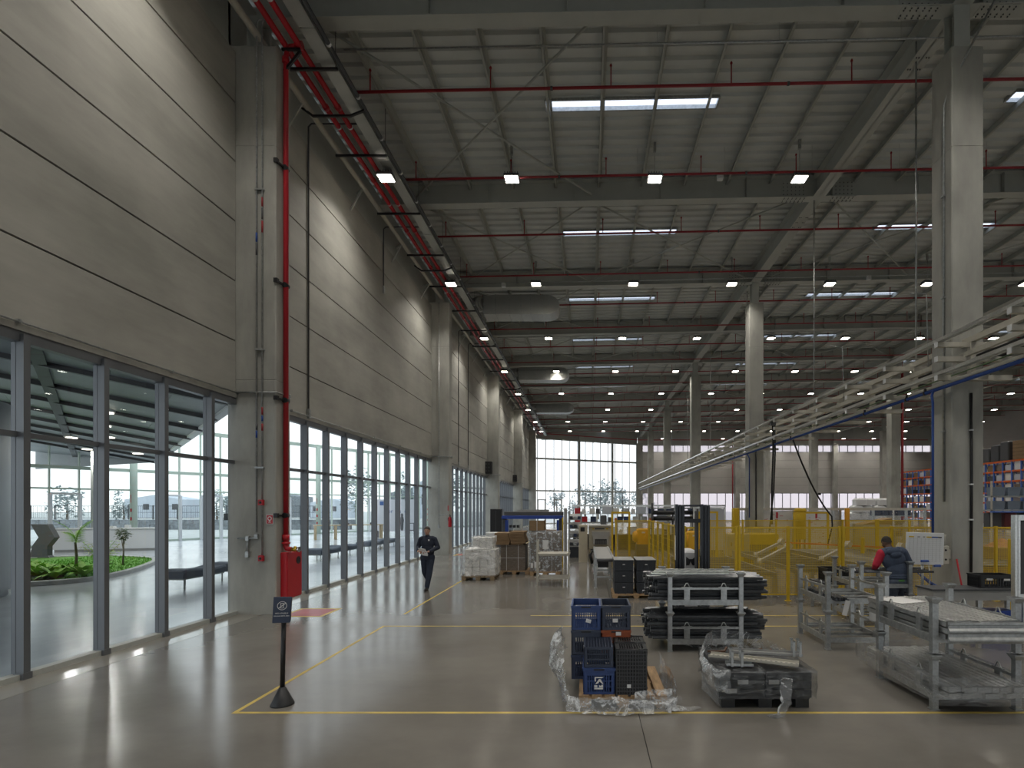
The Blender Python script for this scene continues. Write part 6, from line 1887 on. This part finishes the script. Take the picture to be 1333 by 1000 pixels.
for i, (m, l) in enumerate((('dark_grey', 'charcoal'), ('dark_red_bin', 'maroon'), ('black_plastic', 'black'))):
    o = MB().cbox(0, .8, 0, .6, 0, 1.1, .06).box(.2, .6, -.02, .0, .3, .7).build('stacked_bin', m, None, (26.4+1.0*i, 35.3, .85)); tag(o, '%s stacked bin under the grey blue bins right of the column' % l, 'bin')
o = thing('bin_table', 'long table under the stacked bins right of the column', 'table', (26.2, 35.2, 0)); MB().box(0, 3.6, 0, .8, .8, .85).build('table_top', 'grey_machine', o)
for x in (.1, 3.4): MB().box(x, x+.08, .1, .7, 0, .8).build('leg', 'grey_machine', o)
# sand box behind the right fence
t = thing('cardboard_bin', 'brown cardboard bulk bin heaped with orange material behind the fence', 'bin', (11.9, 15.6, 0))
MB().cbox(0, .95, 0, .9, .12, 1.12, .02).build('bin_wall', 'cardboard', t)
MB().rings([[(.475+.45*s*math.cos(a), .45+.43*s*math.sin(a), 1.12+.25*(1-s)) for a in [2*PI*j/16 for j in range(16)]] for s in (1, .6, .25, .02)], False, True, smooth=True).build('heap', 'copper_scrap', t)
MB().box(.02, .93, .02, .88, 0, .12).build('pallet_base', 'wood', t)
# ---- workplace at the nearest column
t = thing('whiteboard', 'white planning board with a grid on a steel post beside the column', 'board', (6.23, 10.6, 0))
MB().cbox(0, .75, 0, .02, 1.16, 1.79, .006).build('board_panel', 'white', t)
c = LAST[0]; c.rotation_euler = (0, .03, 0)
k = MB()
for i in range(9): k.box(.07+.075*i, .073+.075*i, -.0015, 0, 1.22, 1.68)
for i in range(12): k.box(.04, .71, -.0015, 0, 1.22+.04*i, 1.2215+.04*i)
k.build('printed_grid', 'grey_machine', c)
for (x0, x1, m) in ((.05, .15, 'yellow'), (.40, .5, 'yellow'), (.5, .62, 'pipe_blue'), (.62, .7, 'dark_grey'), (.22, .27, 'grey_machine'), (.33, .37, 'grey_machine')): MB().box(x0, x1, -.003, 0, 1.69, 1.715).build('colour_tag', m, c)
MB().tube([(.40, .05, 0), (.40, .05, 1.3)], .025, 10).box(.3, .5, 0, .1, 0, .02).build('post', 'galv', t)
MB().cbox(.33, .49, -.03, .05, 1.2, 1.24, .01).build('blue_clamp', 'pipe_blue', t)
MB().cbox(.60, .74, -.01, .03, 1.10, 1.15, .01).build('blue_clip', 'pipe_blue', t)
MB().tube([(.5, .02, 1.2), (.52, 0, .9), (.47, 0, .55), (.4, 0, .35)], .012, 6).build('cable', 'galv', t)
t = thing('switch_box', 'beige switch box with two round knobs on the nearest column', 'box', (7.50, 11.40, 1.08))
MB().cbox(0, .17, 0, .1, 0, .38, .015).build('case', 'beige_steel', t)
for z in (.09, .29): MB().lathe([(.022, 0), (.018, .02)], n=10).build('knob', 'black', t); c = LAST[0]; c.rotation_euler = (PI/2, 0, 0); c.location = (.09, 0, z)
MB().tube([(.09, .05, .38), (.09, .05, .55), (.1, .05, .62)], .035, 10).build('cable_inlet', 'beige_steel', t)
MB().box(.17, .245, .06, .1, .1, .3).build('wall_bracket', 'beige_steel', t)
t = thing('coiled_air_hose', 'blue coiled air hose hanging beside the column', 'hose', (6.95, 10.75, 0))
MB().tube([(-.35+.85*i/150+.03*math.cos(i*.9), .05*math.sin(i*.9), 1.0-.40*(i/150)**.8-.1*math.sin(i/150*PI)+.035*math.sin(i*.9)) for i in range(151)], .009, 5).build('coil', 'pipe_blue', t)
o = MB().tube([(0, 0, .05), (-.05, .24, 1.18)], .017, 8).cbox(-.12, .14, -.03, .05, 0, .06, .01).build('red_broom', 'red', None, (7.86, 11.14, 0)); tag(o, 'red broom leaning against the nearest column', 'broom')
t = thing('steel_bench', 'long grey steel bench behind the zinc profiles', 'table', (5.85, 9.1, 0))
MB().box(0, 1.62, 0, .45, .70, .86).build('front_beam', 'grey_machine', t); MB().box(-.02, 1.64, -.02, .47, .86, .89).build('table_top', 'dark_grey', t)
for x in (.04, .8, 1.56):
    for y in (.05, .40): MB().box(x-.03, x+.03, y-.03, y+.03, 0, .7).build('leg', 'galv', t)
MB().box(.04, 1.56, .2, .24, .22, .26).build('stretcher', 'pipe_blue', t); MB().cbox(.9, 1.5, .1, .42, .0, .5, .02).build('drawer_unit', 'blue', t)
o = crate('black_plastic', 'black crate with pale stickers on the steel bench at the right', (7.02, 9.2, .895), sticker=(-.09, .2, .1), group='black crates on the bench'); o.scale = (1.65, .6, .74)
part(stick, 'label_sticker', o, (.09, -.0145, .19)); 
t = thing('aluminium_frame', 'bright aluminium profile frame at the right edge of the picture', 'frame', (6.36, 8.0, 0))
for x in (0, .9):
    MB().box(x, x+.035, 0, .08, 0, 2.16).box(x+.045, x+.08, 0, .08, 0, 2.16).box(x+.03, x+.05, .01, .07, 0, 2.16).build('upright', 'galv_bright', t)
for z in (2.08, .9): MB().box(.08, .9, 0, .035, z, z+.08).box(.08, .9, .045, .08, z, z+.08).box(.08, .9, .01, .07, z+.02, z+.06).build('cross_profile', 'galv_bright', t)
MB().box(.1, .18, .02, .06, .98, 2.06).build('dark_door_edge', 'dark_grey', t); MB().box(.18, .88, .035, .045, .98, 2.06).build('glass_panel', 'glass', t)
o = MB().cbox(-.04, .04, -.04, .04, 0, 1.68, .01).build('yellow_post', 'yellow', None, (7.95, 10.1, 0)); tag(o, 'bright yellow square post left of the aluminium frame', 'post')
# ================================================================== PEOPLE
class Body:
    """tapered limbs and rounded masses fused into one continuous skin"""
    def __init__(s): s.p = []; s.b = MB()
    def limb(s, a, b, ra, rb, m, n=14):
        a = Vector(a); b = Vector(b); d = (b-a)
        L = d.length; d = d/L
        pts = []; rr = []
        for k in range(5):
            t = -PI/2+PI/2*k/4; pts.append(a+d*ra*math.sin(t)); rr.append(max(.001, ra*math.cos(t)))
        for k in range(1, 4): pts.append(a.lerp(b, k/4)); rr.append(ra+(rb-ra)*k/4)
        for k in range(5):
            t = PI/2*k/4; pts.append(b+d*rb*math.sin(t)); rr.append(max(.001, rb*math.cos(t)))
        u = Vector((0, 0, 1)) if abs(d.z) < .9 else Vector((1, 0, 0))
        x = d.cross(u).normalized(); y = d.cross(x)
        s.b.rings([[c+(x*math.cos(2*PI*j/n)+y*math.sin(2*PI*j/n))*r for j in range(n)] for c, r in zip(pts, rr)])
        s.p.append((a, b, ra, rb, (1, 1, 1), m))
        return s
    def chain(s, pts, rs, m):
        for i in range(len(pts)-1): s.limb(pts[i], pts[i+1], rs[i], rs[i+1], m)
        return s
    def blob(s, c, r, m, rot=0.0, n=18):
        c = Vector(c); Rm = Matrix.Rotation(rot, 3, 'X')
        rs = []
        for k in range(11):
            t = -PI/2+PI*k/10; q = max(.02, math.cos(t))
            rs.append([c+Rm@Vector((r[0]*q*math.cos(2*PI*j/n), r[1]*q*math.sin(2*PI*j/n), r[2]*math.sin(t))) for j in range(n)])
        s.b.rings(rs)
        s.p.append((c, c, 1, 1, r, m))
        return s
    def build(s, name, parent, mats, voxel=.0068, smooth=5):
        o = s.b.build(name, mats[0])
        o.data.materials.clear()
        md = o.modifiers.new('fuse', 'REMESH'); md.mode = 'VOXEL'; md.voxel_size = voxel
        sm = o.modifiers.new('soft', 'SMOOTH'); sm.factor = .5; sm.iterations = smooth
        bpy.context.view_layer.update()
        me = bpy.data.meshes.new_from_object(o.evaluated_get(bpy.context.evaluated_depsgraph_get()))
        bpy.data.objects.remove(o)
        for m in mats: me.materials.append(M[m])
        n = len(me.polygons); c = np.zeros(n*3); me.polygons.foreach_get('center', c); c = c.reshape(-1, 3)
        best = np.full(n, 9e9); mi = np.zeros(n, int)
        for a, b, ra, rb, r, m in s.p:
            A = np.array(a); D = np.array(b)-A; L2 = D@D
            if L2 < 1e-12:
                q = np.linalg.norm((c-A)/np.array(r), axis=1); d = (q-1)*min(r)
            else:
                t = np.clip(((c-A)@D)/L2, 0, 1); d = np.linalg.norm(c-A-t[:, None]*D, axis=1)-(ra+(rb-ra)*t)
            k = mats.index(m); w = d < best; best[w] = d[w]; mi[w] = k
        me.polygons.foreach_set('material_index', mi.astype(np.int32))
        me.polygons.foreach_set('use_smooth', np.ones(n, bool))
        me.name = name
        o = bpy.data.objects.new(name, me); COL.objects.link(o); o.parent = parent
        return o
    def hand(s, wrist, d, up, side, m, curl=.5):
        """palm, four unequal curled fingers and a thumb leaving the side"""
        w = Vector(wrist); d = Vector(d).normalized(); u = Vector(up).normalized(); sd = d.cross(u).normalized()*side
        for q in (-.026, -.009, .009, .026): s.limb(w+d*.01+sd*q*.7, w+d*.085+sd*q, .016, .013, m, 8)
        for q, ln in ((-.03, .062), (-.011, .074), (.010, .080), (.030, .070)):
            p0 = w+d*.088+sd*q; p1 = p0+(d*math.cos(curl*.6)-u*math.sin(curl*.6))*ln*.5; p2 = p1+(d*math.cos(curl*1.7)-u*math.sin(curl*1.7))*ln*.5
            s.chain([p0, p1, p2], [.0095, .009, .0075], m)
        t0 = w+d*.03+sd*.035; t1 = t0+(d*.6+sd*.55-u*.3)*.045; t2 = t1+(d*.85-u*.4)*.035
        s.chain([t0, t1, t2], [.013, .0105, .009], m)
        return s

def face(parent, c, fwd, m, hairm, bald=0.0):
    pass

# ---- man walking down the aisle with papers
P1 = thing('person', 'man in dark navy jacket and trousers walking with papers in hand', 'person', (-4.42, 14.85, 0))
B = Body()
J, T, S, K = 'navy_cloth', 'denim_dark', 'skin_light', 'shoe'
B.blob((0, 0, 1.29), (.19, .125, .21), J).blob((0, -.01, 1.08), (.19, .132, .23), J).blob((0, 0, .92), (.192, .135, .11), J)
B.limb((-.13, .01, 1.415), (.13, .01, 1.415), .08, .08, J).limb((0, .0, 1.42), (0, -.01, 1.50), .075, .062, J)
B.limb((0, -.01, 1.49), (0, -.03, 1.56), .054, .052, S)
B.blob((0, -.045, 1.635), (.073, .092, .108), S, .22).blob((0, -.085, 1.575), (.05, .05, .05), S).blob((0, -.138, 1.622), (.013, .018, .022), S).limb((-.05, -.12, 1.66), (.05, -.12, 1.66), .012, .012, S, 8)
for q in (-1, 1):
    B.blob((q*.076, -.035, 1.63), (.010, .022, .033), S)
B.chain([(-.185, .01, 1.40), (-.265, .03, 1.18), (-.20, -.20, 1.10)], [.074, .064, .048], J)
B.chain([(.185, .01, 1.40), (.275, .04, 1.17), (.13, -.20, 1.08)], [.074, .064, .048], J)
B.limb((-.20, -.20, 1.10), (-.175, -.25, 1.09), .028, .026, S).limb((.13, -.20, 1.08), (.09, -.25, 1.075), .028, .026, S)
B.hand((-.17, -.255, 1.085), (.55, -.55, .05), (0, .1, 1), 1, S, 1.0).hand((.085, -.255, 1.07), (-.75, -.4, .05), (0, .1, 1), -1, S, 1.0)
B.limb((-.085, 0, .90), (.085, 0, .90), .118, .118, T)
B.chain([(.09, 0, .86), (.075, -.09, .48), (.02, -.12, .11)], [.105, .08, .066], T)
B.chain([(-.09, 0, .86), (-.085, .02, .49), (-.09, .34, .24)], [.105, .08, .064], T)
B.chain([(.02, -.10, .055), (.02, -.22, .045), (.02, -.33, .034)], [.048, .044, .032], K).limb((.02, -.11, .12), (.02, -.10, .06), .046, .048, K)
B.chain([(-.09, .36, .17), (-.09, .30, .085), (-.09, .24, .036)], [.045, .042, .033], K)
body = B.build('body', P1, [J, T, S, K])
hb_ = MB(); n = 18; rs = []
for k in range(8):
    t = PI/2*(k/7); z = 1.652+.098*math.sin(t); q = max(.02, math.cos(t))
    rs.append([(.083*q*math.cos(a), -.024+.106*q*math.sin(a)-.02*math.sin(t), z+.008+.012*math.sin(a)*(-1)*(k < 3)) for a in [2*PI*j/n for j in range(n)]])
for j in range(n):
    a = 2*PI*j/n; fr = max(0, math.sin(a)); rs[0][j] = (rs[0][j][0], rs[0][j][1], rs[0][j][2]-.07*fr+.025*max(0, -math.sin(a)))
hb_.rings(rs, False, True, smooth=True).build('hair', 'hair_grey', P1)
for q in (-1, 1): MB().lathe([(.002, -.006), (.007, 0), (.002, .006)], n=8).build('eye', 'black', P1); LAST[0].location = (q*.03, -.128, 1.643)
MB().box(-.022, .022, -.141, -.125, 1.581, 1.586).build('mouth', 'line_red', P1)
MB().cbox(.05, .09, -.128, -.12, 1.36, 1.40, .004).build('chest_badge', 'paper', P1)
MB().rings([[(.193*math.cos(a), .137*math.sin(a), z) for a in [2*PI*j/24 for j in range(24)]] for z in (.845, .86, .875)], False, False).build('jacket_hem', J, P1)
o = MB().rings([[(-.135, -.26, 1.0), (.10, -.29, .99), (.10, -.285, 1.0), (-.135, -.255, 1.01)], [(-.15, -.34, 1.17), (.04, -.37, 1.15), (.04, -.362, 1.155), (-.15, -.332, 1.175)]]).build('papers', 'paper', None, (-4.42, 14.85, -.0))
tag(o, 'white papers held in the hands of the walking man', 'papers')
o2 = MB().rings([[(-.06, -.30, .98), (.10, -.315, .96), (.10, -.312, .96), (-.06, -.297, .98)], [(-.05, -.33, 1.10), (.09, -.34, 1.09), (.09, -.337, 1.09), (-.05, -.327, 1.10)]]).build('papers', 'white', None, (-4.42, 14.85, 0)); tag(o2, 'folded lower sheet held under the papers of the walking man', 'papers')

# ---- man in a hooded fleece at the workplace, seen from behind
P2 = thing('person', 'man in slate blue hooded fleece with a red sleeve seen from behind', 'person', (5.98, 10.45, 0))
B = Body()
J, Rd, G_, D_, S, K = 'slate_cloth', 'red_cloth', 'green_cloth', 'denim', 'skin_dark', 'shoe'
B.blob((-.03, .02, 1.26), (.225, .135, .22), J).blob((.03, 0, 1.06), (.212, .135, .19), J).blob((.045, 0, .955), (.215, .142, .075), J)
B.blob((.05, .005, .862), (.20, .14, .06), G_)
B.limb((-.22, .03, 1.395), (.13, .03, 1.425), .085, .085, J)
B.limb((-.07, .04, 1.42), (-.09, .08, 1.52), .065, .058, S)
B.blob((-.10, .13, 1.595), (.078, .098, .105), S, -.5).blob((-.10, .20, 1.53), (.045, .045, .05), S).blob((-.10, .235, 1.585), (.013, .02, .02), S)
for q in (-1, 1): B.blob((-.10+q*.08, .12, 1.575), (.010, .02, .03), S)
# hood lying on the back
B.blob((-.06, -.075, 1.42), (.15, .075, .085), J, .3).limb((-.19, .02, 1.45), (-.12, -.07, 1.47), .045, .05, J).limb((.06, .02, 1.46), (.01, -.07, 1.47), .045, .05, J).blob((-.05, -.11, 1.36), (.11, .05, .07), J, .4)
B.chain([(-.26, .03, 1.38), (-.355, .03, 1.16), (-.27, .26, 1.06)], [.084, .072, .05], Rd)
B.chain([(.17, .03, 1.40), (.305, .05, 1.17), (.18, .28, 1.06)], [.084, .072, .05], J)
B.limb((-.27, .26, 1.06), (-.245, .31, 1.045), .03, .028, S).limb((.18, .28, 1.06), (.155, .32, 1.045), .03, .028, S)
B.hand((-.24, .315, 1.04), (.4, .8, -.25), (0, .2, 1), -1, S, .8).hand((.15, .325, 1.04), (-.4, .8, -.25), (0, .2, 1), 1, S, .8)
B.limb((-.03, .0, .84), (.13, .0, .84), .128, .128, D_)
B.chain([(-.045, 0, .80), (-.04, .02, .46), (-.03, .0, .10)], [.108, .078, .062], D_)
B.chain([(.145, 0, .80), (.17, .03, .46), (.20, .0, .10)], [.108, .078, .062], D_)
for x in (-.03, .20): B.chain([(x, -.02, .055), (x, .10, .048), (x, .20, .036)], [.05, .046, .034], K).limb((x, -.01, .12), (x, -.01, .06), .046, .048, K)
B.build('body', P2, [J, Rd, G_, D_, S, K])
hb_ = MB(); n = 20; rs = []; Rm = Matrix.Rotation(-.5, 3, 'X')
for k in range(9):
    t = PI/2*(k/8); q = max(.02, math.cos(t)); ring = []
    for j in range(n):
        a = 2*PI*j/n; rr = 1+.02*math.sin(j*5+k*3)
        v = Vector((.086*q*math.cos(a)*rr, .106*q*math.sin(a)*rr, .012+.105*math.sin(t)*rr))
        if k == 0: v.z -= .075*max(0, -math.sin(a))
        ring.append(Vector((-.10, .13, 1.595))+Rm@v)
    rs.append(ring)
hb_.rings(rs, False, True, smooth=True).build('hair', 'hair', P2)
b = MB(); rs = []
for k in range(13):
    a = PI+PI*k/12; rs.append((-.075+.085*math.cos(a), .04+.085*math.sin(a), 1.472-.0*math.sin(a)))
b.tube(rs, .014, 8).build('hood_lining', 'beige_steel', P2)
MB().rings([[(.045+.213*math.cos(a)*s_, .142*math.sin(a)*s_, z) for a in [2*PI*j/28 for j in range(28)]] for z, s_ in ((.895, .97), (.90, 1.0), (.935, 1.005), (.94, .98))], False, False, smooth=True).build('ribbed_waistband', J, P2)
for x in (-.06, .14): MB().cbox(x-.06, x+.06, -.128, -.118, .66, .78, .01).build('back_pocket', D_, P2)
MB().cbox(.225, .255, -.06, .02, .84, .99, .004).build('white_badge', 'paper', P2)
for q in (-1, 1): MB().lathe([(.002, -.006), (.007, 0), (.002, .006)], n=8).build('eye', 'black', P2); LAST[0].location = (-.10+q*.03, .215, 1.60)
